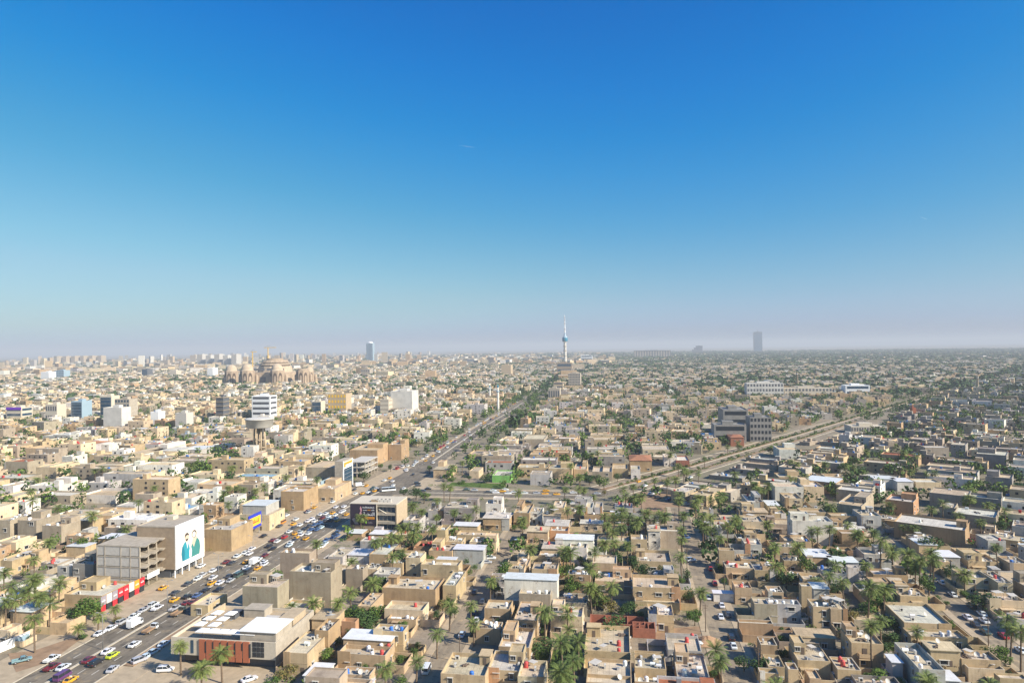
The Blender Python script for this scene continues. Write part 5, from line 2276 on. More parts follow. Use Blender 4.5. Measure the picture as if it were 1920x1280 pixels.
# ---- labels
def block_name(X, Y, with_near=True):
    """which row of the town a point stands in, in words one can find in the picture"""
    z = zone_of(X, Y)
    u, v = w2uv(X, Y)
    if z == 'C':
        if v < -53:
            return 'left of the first side street'
        if v < -11:
            return 'right of the first side street'
        if v < 31:
            return 'left of the second side street'
        if v < 73:
            return 'right of the second side street'
        if v < 117:
            return 'left of the far right side street'
        return 'right of the far right side street'
    if z == 'L':
        if v > -230:
            return 'along the left side of the avenue'
        k = int((-230 - v) // 42) + 1
        if k > 8:
            return 'at the far left edge of town'
        return 'in %s row left of the avenue' % ORD(k)
    if z == 'N':
        if v < -50:
            return 'beyond the crossing, just right of the avenue'
        if v < 50:
            return 'beyond the crossing, in the middle rows'
        return 'beyond the crossing, towards the diagonal avenue'
    if z == 'R':
        r = right_of_diag(X, Y)
        if r < 65:
            return 'along the near side of the diagonal avenue'
        k = int((r - 65) // 45) + 1
        return 'in %s row from the diagonal avenue' % ORD(k)
    return 'beside the avenue and crossing'


def feature(rec):
    fl = rec['flags']
    if 'm' in fl:
        return 'with white sheet roof'
    if 'o' in fl:
        return 'with red hipped roof'
    if 'f' in fl:
        return 'with slab roof'
    if rec['hut']:
        return 'with rooftop room'
    if 'R' in fl:
        return 'with red tank'
    if 'W' in fl:
        return 'with white tanks'
    if 'B' in fl:
        return 'with blue tank'
    return ''


def label_rows(items, noun, desc):
    """unique labels: description + rank (from the front) inside its row of the town"""
    rows = {}
    for it in items:
        key = (desc(it), block_name(it[0], it[1]))
        rows.setdefault(key, []).append(it)
    out = []
    for (ds, bn), l in rows.items():
        l.sort(key=lambda q: hypot(q[0], q[1]))
        for i, it in enumerate(l):
            lab = ('%s %s %s' % (ds, noun(it), bn)).replace('  ', ' ')
            if len(l) > 1:
                lab = '%s %s' % ('nearest' if i == 0 else ORD(i + 1) + ' nearest', lab)
            out.append((it, ' '.join(lab.split())))
    return out


def storeys(h):
    return 'single-storey' if h < 5.3 else 'two-storey' if h < 8.6 else 'three-storey' if h < 11.8 else 'four-storey'


items = [(r['x'], r['y'], r) for r in HOUSES]


def hdesc(it):
    r = it[2]
    if r['kind'] == 'carport':
        return 'low white sheet roofed'
    return '%s %s' % (CN[r['c']], storeys(r['h']))


def hnoun(it):
    r = it[2]
    if r['kind'] == 'carport':
        return 'carport'
    return ('block' if r['kind'] == 'apartment_building' else 'house')


# the roof feature belongs to the description, so that the rank counts only true look-alikes
for it, lab in label_rows(items, lambda q: hnoun(q) + (' ' + feature(q[2]) + ',' if feature(q[2]) and q[2]['kind'] != 'carport' else ''), lambda q: hdesc(q) + ('' if not feature(q[2]) else '\u200b')):
    r = it[2]
    lab = lab.replace('\u200b', '')
    if len(lab.split()) > 16:
        lab = lab.replace('single-storey ', '').replace('two-storey ', '')
    tag(r['o'], lab, {'carport': 'carport', 'apartment_building': 'building'}.get(r['kind'], 'house'), 'flat roofed houses of the town')
    r['label'] = lab
# ------------------------------------------------------------------ things standing on the roofs
def tank_mesh(kind):
    m = MB()
    if kind == 0:      # upright plastic tank with ribs
        pr = [(.55, .12), (.62, .16)]
        for k in range(4):
            pr += [(.62, .2 + k * .27), (.58, .28 + k * .27), (.58, .36 + k * .27), (.62, .42 + k * .27)]
        pr += [(.6, 1.3), (.42, 1.44), (.2, 1.5), (.2, 1.56)]
        m.lathe(pr, 12)
        m.box(-.6, .6, -.6, .6, 0, .12)
    else:              # lying cylinder on a cradle
        for k in range(10):
            a, b = 2 * pi * k / 10, 2 * pi * (k + 1) / 10
            m.face([(-.8, .5 * cos(a), .72 + .5 * sin(a)), (-.8, .5 * cos(b), .72 + .5 * sin(b)), (.8, .5 * cos(b), .72 + .5 * sin(b)), (.8, .5 * cos(a), .72 + .5 * sin(a))][::-1], smooth=True)
        for x, s in ((-.8, -1), (.8, 1)):
            m.face([(x, .5 * cos(2 * pi * k / 10), .72 + .5 * sin(2 * pi * k / 10)) for k in range(10)][::s])
        m.box(-.6, -.4, -.45, .45, 0, .4)
        m.box(.4, .6, -.45, .45, 0, .4)
    return m.mesh('water_tank', [TANK])


TANKM = [tank_mesh(0), tank_mesh(1)]
m = MB()
m.box(-.45, .45, -.2, .2, .12, .85, 0, bottom=True)
m.box(-.4, -.3, -.18, .18, 0, .12, 0)
m.box(.3, .4, -.18, .18, 0, .12, 0)
b0 = len(m.v)
m.v += [(.05 + .28 * cos(2 * pi * k / 12), -.205, .48 + .28 * sin(2 * pi * k / 12)) for k in range(12)]
m.f.append(tuple(range(b0, b0 + 12)))
m.m.append(1)
m.sm.append(False)
ACM = m.mesh('air_conditioner', [FRAME, TYRE])
m = MB()
pr = [(.05, 0), (.35, .05), (.6, .16), (.72, .26)]
m.lathe(pr, 14, cap=False)
me = m
me.v = [(x, -z * 1 + 0, y) if False else (x, y, z) for x, y, z in me.v]
# tilt the bowl to the south sky and set it on a stub mast
R_ = Matrix.Rotation(radians(55), 3, 'X')
me.v = [tuple(R_ @ Vector(p) + Vector((0, 0, .75))) for p in me.v]
me.tube((0, 0, 0), (0, 0, .8), .05)
DISHM = me.mesh('satellite_dish', [FRAME])
m = MB()
for (a, b, c, d, h) in ((-.9, .2, -.4, .3, .35), (.1, .8, -.5, .1, .5), (-.3, .5, .35, .7, .2), (-1.3, -.8, .1, .6, .28)):
    m.box(a, b, c, d, 0, h)
JUNKM = [m.mesh('debris', [DOOR])]
m = MB()
for k in range(7):
    m.tube((-1.2, -.4 + k * .13, .08), (1.2 - .1 * k, -.3 + k * .13, .1), .05, seg=5)
m.box(-.3, .3, .6, 1.1, 0, .7)
JUNKM.append(m.mesh('debris', [STEEL]))
m = MB()
for k in range(4):
    m.tube((-1.2 + .8 * k, -1, 0), (-1.2 + .8 * k, -1, 1.9), .04, seg=4)
    m.tube((-1.2 + .8 * k, 1, 0), (-1.2 + .8 * k, 1, 1.9), .04, seg=4)
m.box(-1.4, 1.4, -1.1, 1.1, 1.9, 1.95, 0, bottom=True)
JUNKM.append(m.mesh('debris', [CONCL]))

small = []


def roof_spot(rec, r=0.7):
    for _ in range(12):
        x = random.uniform(-1, 1) * (rec['w'] / 2 - .5 - r)
        y = random.uniform(-1, 1) * (rec['d'] / 2 - .5 - r)
        h = rec['hut']
        if h and abs(x - h[0]) < h[2] / 2 + r + .3 and abs(y - h[1]) < h[3] / 2 + r + .3:
            continue
        if any(hypot(x - q[0], y - q[1]) < 1.5 for q in rec.setdefault('spots', [])):
            continue
        rec['spots'].append((x, y))
        return x, y
    return None


TC = {'R': ((0.50, 0.07, 0.06), 'red'), 'W': ((0.75, 0.74, 0.71), 'white'), 'B': ((0.04, 0.16, 0.5), 'blue')}
CNT = dict(t=0, a=0, d=0)
hs_sorted = sorted(HOUSES, key=lambda r: hypot(r['x'], r['y']))
for rec in hs_sorted:
    if rec['kind'] == 'carport' or 'x' in rec['flags'] or 'm' in rec['flags'] or 'o' in rec['flags'] or rec['w'] < 4 or rec['d'] < 4:
        continue
    th = rec['th']
    fl = rec['flags']
    todo = []
    for k in 'RWB':
        if k in fl:
            todo += [('t', k)] * (random.choice((2, 3, 4)) if k == 'W' else random.choice((1, 2)))
    if not any(k in fl for k in 'RWB') and random.random() < .6:
        todo += [('t', random.choice('WWWWRWB'))]
    if 'A' in fl:
        todo += [('a', '')] * random.choice((1, 2, 2, 3))
    if 'D' in fl or random.random() < .25:
        todo += [('d', '')]
    seen = {}
    for kind, k in todo:
        lim = {'t': 230, 'a': 230, 'd': 90}[kind]
        if CNT[kind] >= lim:
            continue
        sp = roof_spot(rec)
        if sp is None:
            continue
        CNT[kind] += 1
        X = rec['x'] + cos(th) * sp[0] + sin(th) * sp[1]
        Y = rec['y'] - sin(th) * sp[0] + cos(th) * sp[1]
        z = rec['deck'] + .005
        if kind == 't':
            o = ob('water_tank', TANKM[0 if k != 'W' else random.choice((0, 1))], None, (X, Y, z), -th + random.uniform(-.1, .1), jit(TC[k][0], .06), (random.uniform(.85, 1.05),) * 3)
            nm, cat = '%s water tank' % TC[k][1], 'water tank'
        elif kind == 'a':
            o = ob('air_conditioner', ACM, None, (X, Y, z), -th + random.choice((0, pi / 2)) , None, (1.25,) * 3)
            nm, cat = 'grey air conditioner', 'air conditioner'
        else:
            o = ob('satellite_dish', DISHM, None, (X, Y, z), random.uniform(-.5, .5))
            nm, cat = 'satellite dish', 'satellite dish'
        seen.setdefault(nm, []).append((o, cat))
    for nm, l in seen.items():
        for (o, cat) in l:
            small.append((o.location.x, o.location.y, o, nm, cat))
    for _ in range(random.choice((0, 1, 1, 2)) if rec['near'] else 0):
        sp = roof_spot(rec, 1.2)
        if sp:
            ob('debris', JUNKM[random.randrange(3)], rec['o'], (sp[0], sp[1], rec['deck'] + .005), random.uniform(0, 6), None, (random.uniform(.6, 1.4),) * 3)

for it, lab in label_rows(small, lambda q: q[3] + ' on the roofs', lambda q: ''):
    tag(it[2], lab.strip(), it[4], it[4] + 's on the flat roofs')
# ------------------------------------------------------------------ palms and trees
def palm_crown(seed, n=54, L=3.9):
    rr = random.Random(seed)
    n = rr.randint(34, 62)
    L *= rr.uniform(.85, 1.12)
    droop = rr.uniform(.7, 1.35)
    g, dry = MB(), MB()
    for k in range(n):
        az = k * 2.39996 + rr.uniform(-.25, .25)
        t = k / (n - 1)
        el = radians(78 - 118 * t + rr.uniform(-8, 8))       # from upright to hanging
        ln = L * rr.uniform(.85, 1.1) * (0.72 + 0.28 * sin(pi * min(1, t + .15)))
        mb = dry if t > .90 else g
        if t > .90:
            el = radians(-62 + rr.uniform(-14, 10))
            ln *= .7
        segs = 7
        p = Vector((0, 0, 0))
        d_h = Vector((cos(az), sin(az), 0))
        side = Vector((-sin(az), cos(az), 0))
        pts = [p.copy()]
        e = el
        for s in range(segs):
            p = p + (d_h * cos(e) + Vector((0, 0, 1)) * sin(e)) * (ln / segs)
            pts.append(p.copy())
            e -= droop * radians(9 + 5 * (s / segs)) * (1.0 if t < .9 else .2)
        for s in range(segs):
            a, b = pts[s], pts[s + 1]
            dd = (b - a).normalized()
            mb.face([a - side * .035, a + side * .035, b + side * .03, b - side * .03])
            if s == 0:
                continue
            lw = ln * .20 * sin(pi * min(.97, (s + .6) / (segs + .4))) + .12
            upv = side.cross(dd)
            for sd in (-1, 1):
                for q in (0.0, 0.5):
                    o = a.lerp(b, q)
                    w = (b - a) * .36
                    tip = o + side * (sd * lw) + dd * (lw * .75) + upv * (lw * .28) - Vector((0, 0, .1 * lw))
                    mb.face([o, o + w, tip] if sd > 0 else [o + w, o, tip])
    return g, dry


PALM = []
for s in range(9):
    g, dry = palm_crown(100 + s)
    PALM.append((g.mesh('fronds', [LEAFP]), dry.mesh('dry_fronds', [LEAFX])))


def palm_trunk(seed):
    rr = random.Random(seed)
    m = MB()
    pr = [(.34, -.02)]
    for k in range(12):
        z = k / 12
        pr += [(.30 - .10 * z, z + .005), (.25 - .08 * z, z + .06)]
    pr += [(.22, .96), (.34, 1.0), (.16, 1.03)]
    m.lathe(pr, 8, smooth=False)
    return m.mesh('trunk', [PBARK])


PTR = [palm_trunk(1)]


def blob_leaves(seed, n, leaf, squash=.8):
    """leaf sized faces through clumps of a crown of radius about 1"""
    rr = np.random.default_rng(seed)
    nc = 11
    cen = rr.normal(size=(nc, 3))
    cen /= np.linalg.norm(cen, axis=1)[:, None]
    cen *= rr.uniform(.25, .62, (nc, 1))
    cen[:, 2] = cen[:, 2] * squash + .05
    rad = rr.uniform(.26, .46, nc)
    vs, fs = [], []
    for i in range(n):
        c = i % nc
        d = rr.normal(size=3)
        d /= np.linalg.norm(d)
        p = cen[c] + d * rad[c] * rr.uniform(.55, 1.05) ** .6
        nrm = d * .7 + rr.normal(size=3) * .5 + np.array((0, 0, .3))
        nrm /= np.linalg.norm(nrm)
        a = np.cross(nrm, rr.normal(size=3))
        a /= np.linalg.norm(a)
        b = np.cross(nrm, a)
        s = leaf * rr.uniform(.6, 1.3)
        k = len(vs)
        vs += [p - a * s, p - b * s * .6, p + a * s, p + b * s * .6]
        fs.append((k, k + 1, k + 2, k + 3))
    return np.array(vs), np.array(fs)


BUSH = []
for s in range(5):
    v_, f_ = blob_leaves(30 + s, 760, .075)
    BUSH.append({k: fast_mesh('crown', v_, f_, mt) for k, mt in (('g', LEAFG), ('d', LEAFD), ('y', LEAFY))})


def limb_mesh(seed):
    rr = random.Random(seed)
    m = MB()
    m.tube((0, 0, -.02), (.02, 0, .42), .045, .032, 7)
    for k in range(5):
        a = 2 * pi * k / 5 + rr.uniform(-.3, .3)
        z = .32 + .03 * k
        m.tube((.015, 0, z), (cos(a) * .26, sin(a) * .26, z + .28 + rr.uniform(0, .12)), .022, .008, 5, cap=False)
    m.tube((.02, 0, .40), (0, .02, .8), .03, .008, 5, cap=False)
    return m.mesh('trunk', [BARK])


LIMB = [limb_mesh(3), limb_mesh(8)]
palm_items, tree_items = [], []


def palm(X, Y, h, sc=1.0):
    e = bpy.data.objects.new('date_palm', None)
    COL.objects.link(e)
    e.location = (X, Y, 0)
    e.rotation_euler = (0, 0, random.uniform(0, 6.28))
    lean = random.uniform(-.09, .09)
    t = ob('trunk', PTR[0], e, scale=(1.05, 1.05, h))
    t.rotation_euler = (lean, 0, 0)
    top = (0, -sin(lean) * h, h * cos(lean))
    g, dry = random.choice(PALM)
    k = sc * random.uniform(.82, 1.14)
    o = ob('fronds', g, e, top, scale=(k, k, k))
    ob('dry_fronds', dry, o)
    palm_items.append((X, Y, e, h))


def tree(X, Y, h, r, kind='g'):
    e = bpy.data.objects.new('tree', None)
    COL.objects.link(e)
    e.location = (X, Y, 0)
    e.rotation_euler = (0, 0, random.uniform(0, 6.28))
    ob('trunk', random.choice(LIMB), e, scale=(h * .8, h * .8, h * .8))
    rz = max(h * .42, r * .6)
    ob('crown', random.choice(BUSH)[kind], e, (0, 0, h - rz * .95), scale=(r * 1.18, r * 1.18, rz * 1.18))
    tree_items.append((X, Y, e, h, r, kind))


PT = {
    'B1': '30 300 10;260 200 9;90 400 10;270 350 9;40 520 9;290 490 8;370 530 8;440 380 8;260 650 10;110 500 9;735 625 5;870 565 5;590 715 3.5;375 60 6;725 50 4;1355 850 8;1665 905 8;1510 1020 7',
    'B2': '265 550 7;430 535 8;625 520 9;715 440 10;890 70 9;940 60 9;1010 40 9;1075 30 9;1180 20 9;1450 545 8;1605 540 10;1355 760 7;970 1020 9;1200 970 6;1100 140 6',
    'B3': '440 145 10;620 140 10;690 85 10;770 70 9;865 95 11;610 265 11;740 400 10;620 440 8;415 595 8;415 720 6;385 820 11;495 815 9;475 950 10;130 120 7;1270 180 11;1550 40 7',
    'B4': '840 60 11;670 15 9;50 100 9;235 110 9;500 240 9;745 240 10;575 370 10;745 410 12;865 420 11;930 160 9;1035 160 11;1130 210 12;1235 200 12;1215 150 9;770 700 13;850 650 10;1120 740 6;1780 650 11;1810 720 10;1890 740 11',
    'M1': '240 480 11;280 400 9;370 870 8;770 310 11;715 330 9;890 240 8;910 340 9;1430 300 7;1730 310 10;1780 460 8;1600 470 6;1390 520 6;1900 310 9;440 320 7;590 220 9;650 210 8;1365 200 7;935 100 8;800 330 8;830 350 8',
    'M2': '1240 640 9;1180 600 8;1360 555 10;1490 640 9;1580 680 8;1650 620 9;1320 770 8;1350 680 6;340 310 8;1740 150 8;1800 160 8;1860 120 8;1470 300 8;1545 270 9;1410 450 9;1450 460 8;1090 760 8;1140 745 9;1200 750 9',
    'M3': '50 500 8;390 470 9;500 470 8;540 475 7;295 610 9;420 630 9;505 620 9;700 670 8;710 740 9;820 755 9;820 640 10;870 690 10;940 700 10;1000 660 10;1150 680 10;1285 670 11;1430 670 12;1490 680 11;1610 750 11;1680 700 10;1520 770 9;850 520 10;910 535 10;970 530 10;1250 560 10;1250 510 9;1400 540 10;1380 590 9;1555 545 9;1490 550 8;910 450 8;1160 415 9;1230 400 8;1310 340 8;1400 350 8;1180 210 9;830 470 7;1820 440 8;610 525 6;780 220 8;640 200 9;600 210 9;930 740 9;770 690 9;1060 690 9;1110 660 9',
    'M4': '170 270 8;220 280 8;430 280 8;470 600 8;670 810 9;1230 620 10;1430 665 7;1015 750 6;1100 760 6;1780 630 10;590 740 7;170 390 9;740 190 10;1110 220 12;1010 190 10;1250 350 9;640 310 9;1190 350 9;580 290 9;1060 340 8',
}
for t, s in PT.items():
    for q in s.split(';'):
        x, y, h = map(float, q.split())
        X, Y = gp(*tp(t, x, y), h)
        palm(X, Y, h, .8 if h < 6.5 else 1.0)
BT = {
    'B1': '640 560 9 5.5 g;600 70 8 5 g;700 560 7 4 g;560 600 6 3.5 d;880 640 2.5 2.5 y;620 760 2.2 2 d',
    'B2': '840 620 6.5 5.5 d;760 600 6 4.5 g;660 600 5.5 4 g;900 600 6 4 g;540 900 4 2.6 g;230 1030 4 3.4 y;680 710 4 2.4 y;1400 530 5 2.6 y;1640 250 3 1.8 g;850 680 4 3 d;120 1110 3 2.5 g;1120 920 2 1.8 g;1185 880 3 1.6 g;1090 1100 3 2.4 g;1490 580 4 2.2 g;590 800 4 2.5 d;1800 110 3 1.6 y;1820 60 3 1.6 g;1600 280 2 1.8 g',
    'B3': '740 540 6 3.8 y;870 560 6 4 d;1370 620 5 3.2 g;1740 960 4.5 3 d;430 570 4 2.2 d;1590 360 4 1.8 g;690 500 5 3 g;820 590 4 2.5 d;1400 590 3.5 2 g;950 590 4 2 y;240 740 2 1.3 g;1300 470 2 2 y;280 1100 2 2 g;1520 1040 1.5 1.5 g;380 280 4 2.4 y;700 240 4 3 d;90 70 2.5 1.6 y;540 200 4 3.5 d;780 170 4 3.5 d',
    'B4': '1215 65 8.5 6 d;290 230 7 4 g;1380 280 6 4.2 d;750 560 5.5 4.5 g;640 620 5 3 y;1730 880 4.5 3.6 g;690 590 5 3.5 d;820 520 5 3.5 g;180 210 4 4 d;700 900 2.5 2.2 y;900 780 6 3.6 d;860 850 5 3 d;600 880 1.6 1.8 y;1700 590 2.5 2 g;1640 560 2.5 2 g;1780 940 3.5 2.6 g;1270 470 1.5 1.6 g;1330 510 1.5 1.6 g;740 90 4 2.6 y;310 760 1.8 1.6 y;350 780 1.6 1.5 y;50 740 1.8 2 g;500 300 5 3 g;520 400 5 3 d;1470 440 3 2.4 g;930 680 5 3 g',
    'M1': '390 510 7 5.5 g;930 425 5 3.5 g;1135 440 6 4 g;1740 370 6 4.2 d;1310 510 4 4 g;1800 160 7 7 g;530 130 7 5 d;450 540 5 3.5 g;540 70 6 4 g;20 440 5 3 g;580 200 6 4 d;1880 180 6 4 g',
    'M2': '1200 490 8 5.5 d;1260 520 7 4.5 g;1110 490 6 4 d;810 365 8 5 d;1560 150 7 4.5 d;1300 310 6 3.2 g;1030 60 9 7 d;1130 80 9 7 g;1220 110 8 6 d;1300 90 8 5 g;340 120 9 6 g;220 170 7 6 g;1730 380 6 5 d;1880 370 6 4.5 d;1100 10 9 6 g;1470 390 2.5 3 g;1540 410 2.5 3.5 g;1600 380 4 2.5 d;1360 680 4 2.5 g;1660 745 1.8 1.8 g;1830 740 1.8 1.8 g;930 290 6 2.6 g;1010 300 6 2.6 d;1420 80 7 4 d',
    'M3': '690 410 8.5 6 g;580 390 7 4.5 d;395 550 5 4.5 d;550 220 9 6 d;790 370 6 3.8 d;890 150 8 5 d;1000 130 8 5 g;260 250 7 5 d;150 300 6 4 d;1280 60 9 7 d;1390 80 8 6 d;630 380 6 4 d;1700 150 6 4 g;940 60 7 4 d;80 750 4 3 g;20 750 3 2.5 g;690 490 4 1.8 y;1140 720 4 4 y;1120 200 7 4 d;1490 600 4 3 d;1850 840 3 3 g;1680 610 4 3 d',
    'M4': '1540 430 9 7.5 g;1770 480 6 4.5 y;1880 460 8 6 d;560 300 8 5.5 d;700 340 7 5.5 g;1050 300 9 7 d;930 310 8 6 d;1120 220 9 6 d;1730 740 7 4.5 d;150 270 7 5 d;380 320 6 5 d;1320 380 7 4 g;640 250 7 5 d;20 170 7 5 d;220 250 7 5 g;1000 240 8 5 d',
}
for t, s in BT.items():
    for q in s.split(';'):
        x, y, h, r, k = q.split()
        h, r = float(h), float(r)
        X, Y = gp(*tp(t, float(x), float(y)), h * .6)
        tree(X, Y, h, r, k)
# shrubs and palms of the diagonal avenue's planting
for k in range(150):
    u = 455 + k * 8.5
    v = np.interp(u, [p[0] for p in DIAG], [p[1] for p in DIAG])
    du, dv = -.54, .84
    for off, kind in ((-4.4, 1), (10, 0)):
        # offset to the right of the line (positive) in uv
        L_ = hypot(1, .642)
        X, Y = uv2w(u - off * .642 / L_, v + off / L_)
        if random.random() < (.85 if kind else .6):
            if random.random() < .22 and u < 640:
                palm(X, Y, random.uniform(5, 8), .85)
            elif u < 560:
                tree(X, Y, random.uniform(2, 4), random.uniform(1.4, 2.4), random.choice('gd'))
            else:
                TREES.append((X + random.uniform(-2, 2), Y, random.uniform(2, 4), random.uniform(1.4, 2.4), 'b'))
# the nearest of the garden trees are things of their own, the rest one mass
TREES.sort(key=lambda t: hypot(t[0], t[1]))
FAR_TREES = []
for (X, Y, h, r, k) in TREES:
    if k == 'p' and len(palm_items) < 270 and hypot(X, Y) < 620:
        palm(X, Y, h)
    elif k == 'b' and len(tree_items) < 290 and hypot(X, Y) < 680:
        tree(X, Y, h, r, random.choice('ggdd'))
    else:
        FAR_TREES.append((X, Y, h, r, k))
print('palms', len(palm_items), 'trees', len(tree_items), 'far trees', len(FAR_TREES))
for it, lab in label_rows(palm_items, lambda q: 'date palm', lambda q: 'short' if q[3] < 6.6 else 'tall' if q[3] > 10.4 else 'mid-height'):
    tag(it[2], lab, 'palm', 'date palms among the houses')
KN = {'g': 'green', 'd': 'dark green', 'y': 'dry yellowish'}
for it, lab in label_rows(tree_items, lambda q: 'shrub' if q[3] < 3.2 else 'tree', lambda q: '%s %s' % ('broad' if q[4] > 4.4 else 'small' if q[4] < 2.7 else 'bushy', KN[q[5]])):
    tag(it[2], lab, 'shrub' if it[3] < 3.2 else 'tree', 'leafy trees among the houses')
    if it[3] < 3.2:
        it[2].name = 'shrub'
# ------------------------------------------------------------------ vehicles
def loft(mb, secs, m=0):
    """secs: list of (x, half width, z0, z1) -> closed tapered hull with chamfered edges"""
    rings = []
    for (x, hw, z0, z1) in secs:
        c = min(.12, (z1 - z0) * .3)
        rings.append([(x, -hw, z0 + c), (x, -hw + c * .6, z0), (x, hw - c * .6, z0), (x, hw, z0 + c), (x, hw, z1 - c), (x, hw - c, z1), (x, -hw + c, z1), (x, -hw, z1 - c)])
    b = len(mb.v)
    for r in rings:
        mb.v += r
    for i in range(len(rings) - 1):
        for k in range(8):
            k2 = (k + 1) % 8
            mb.f.append((b + i * 8 + k, b + (i + 1) * 8 + k, b + (i + 1) * 8 + k2, b + i * 8 + k2)[::-1])
            mb.m.append(m)
            mb.sm.append(False)
    mb.f.append(tuple(b + k for k in range(8)))
    mb.m.append(m)
    mb.sm.append(False)
    mb.f.append(tuple(b + (len(rings) - 1) * 8 + 7 - k for k in range(8)))
    mb.m.append(m)
    mb.sm.append(False)


def cabin(body, glass, xb0, xb1, xt0, xt1, z0, z1, wb, wt):
    """greenhouse: glass sides, painted roof and pillars"""
    B = [(xb0, -wb, z0), (xb1, -wb, z0), (xb1, wb, z0), (xb0, wb, z0)]
    T = [(xt0, -wt, z1), (xt1, -wt, z1), (xt1, wt, z1), (xt0, wt, z1)]
    for k in range(4):
        k2 = (k + 1) % 4
        glass.face([B[k], B[k2], T[k2], T[k]])
    zt = z1 + .05
    body.face([(xt0 - .02, -wt - .01, z1), (xt1 + .02, -wt - .01, z1), (xt1 + .02, wt + .01, z1), (xt0 - .02, wt + .01, z1)][::-1])
    body.face([(xt0 + .06, -wt + .06, zt), (xt1 - .06, -wt + .06, zt), (xt1 - .06, wt - .06, zt), (xt0 + .06, wt - .06, zt)])
    o = [(xt0 - .02, -wt - .01, z1), (xt1 + .02, -wt - .01, z1), (xt1 + .02, wt + .01, z1), (xt0 - .02, wt + .01, z1)]
    i = [(xt0 + .06, -wt + .06, zt), (xt1 - .06, -wt + .06, zt), (xt1 - .06, wt - .06, zt), (xt0 + .06, wt - .06, zt)]
    for k in range(4):
        k2 = (k + 1) % 4
        body.face([o[k], o[k2], i[k2], i[k]])
        p = Vector(B[k]) * 1.004
        q = Vector(T[k]) * 1.004
        body.tube(p, q, .05, .045, 4, cap=False)
    for s in (-1, 1):
        xm = (xb0 + xb1) / 2
        body.tube((xm, s * (wb + .01), z0), (xm, s * (wt + .02), z1), .045, .045, 4, cap=False)


def lamps(body, x0, x1, w, z):
    for s in (-1, 1):
        body.box(x1 - .03, x1 + .02, s * w - .18, s * w + .18, z - .07, z + .07, 1, bottom=True)
        body.box(x0 - .02, x0 + .03, s * w - .18, s * w + .18, z - .02, z + .12, 2, bottom=True)


def car_kind(kind):
    body, glass = MB(), MB()
    if kind == 'car':
        loft(body, [(-2.25, .72, .42, .86), (-2.1, .86, .28, .98), (-1.2, .89, .22, 1.0), (.9, .89, .22, .96), (2.0, .84, .26, .82), (2.25, .68, .36, .7)])
        cabin(body, glass, -1.75, 1.1, -1.05, .35, .95, 1.45, .80, .62)
        lamps(body, -2.2, 2.2, .6, .66)
        wh, wr = (-1.32, 1.38), .32
    elif kind == 'suv':
        loft(body, [(-2.25, .78, .5, 1.1), (-2.15, .92, .36, 1.16), (1.1, .93, .34, 1.14), (2.1, .9, .36, 1.02), (2.3, .78, .45, .9)])
        cabin(body, glass, -2.12, 1.2, -1.9, .5, 1.12, 1.75, .86, .72)
        lamps(body, -2.24, 2.24, .66, .82)
        wh, wr = (-1.35, 1.4), .38
    elif kind == 'van':
        loft(body, [(-2.6, .86, .4, 1.15), (-2.5, .95, .34, 1.2), (2.1, .95, .34, 1.15), (2.5, .84, .4, .95)])
        cabin(body, glass, -2.55, 2.15, -2.45, 1.5, 1.14, 2.05, .93, .84)
        lamps(body, -2.58, 2.46, .7, .85)
        wh, wr = (-1.6, 1.55), .36
    elif kind == 'pickup':
        loft(body, [(-2.55, .86, .5, .72), (-.4, .9, .4, .72), (.0, .9, .4, 1.02), (1.4, .9, .4, 1.0), (2.35, .86, .42, .9), (2.5, .74, .5, .8)])
        for (a, b, c, d) in ((-2.55, -.42, -.9, -.8), (-2.55, -.42, .8, .9), (-2.55, -2.45, -.8, .8)):
            body.box(a, b, c, d, .7, 1.08)
        cabin(body, glass, -.42, 1.45, -.3, .75, 1.0, 1.65, .84, .7)
        lamps(body, -2.52, 2.42, .66, .8)
        wh, wr = (-1.6, 1.55), .38
    elif kind == 'truck':
        loft(body, [(1.2, 1.0, .5, 1.3), (2.6, 1.0, .5, 1.25), (2.8, .9, .55, 1.1)])
        cabin(body, glass, 1.22, 2.7, 1.25, 2.4, 1.26, 2.1, .98, .9)
        body.box(-3.0, 1.1, -.45, .45, .5, .75, 0, bottom=True)
        lamps(body, -2.98, 2.75, .75, .8)
        wh, wr = (-1.9, 1.9), .42
    else:   # bus
        loft(body, [(-4.6, 1.1, .45, 1.5), (4.4, 1.12, .4, 1.5), (4.6, 1.05, .5, 1.4)])
        cabin(body, glass, -4.55, 4.5, -4.5, 4.3, 1.48, 2.75, 1.1, 1.02)
        lamps(body, -4.58, 4.55, .8, .8)
        wh, wr = (-2.9, 2.9), .48
    bm = body.mesh('body', [PAINT, LAMPW, LAMPR])
    gm = glass.mesh('windows', [GLASS])
    w = MB()
    n = 10
    for s in (-1, 1):
        pass
    ring = lambda y, r: [(r * cos(2 * pi * k / n), y, r * sin(2 * pi * k / n)) for k in range(n)]
    A, B_ = ring(-.1, wr), ring(.1, wr)
    for k in range(n):
        k2 = (k + 1) % n
        w.face([A[k], A[k2], B_[k2], B_[k]], 0, True)
    w.face(A[::-1], 0)
    w.face(B_, 0)
    w.face([(p[0], p[1] - .004, p[2]) for p in ring(-.1, wr * .55)][::-1], 1)
    w.face([(p[0], p[1] + .004, p[2]) for p in ring(.1, wr * .55)], 1)
    wm = w.mesh('wheel', [TYRE, STEEL])
    yw = {'bus': .98, 'truck': .88}.get(kind, .80)
    return bm, gm, wm, [(x, s * yw, wr) for x in wh for s in (-1, 1)]


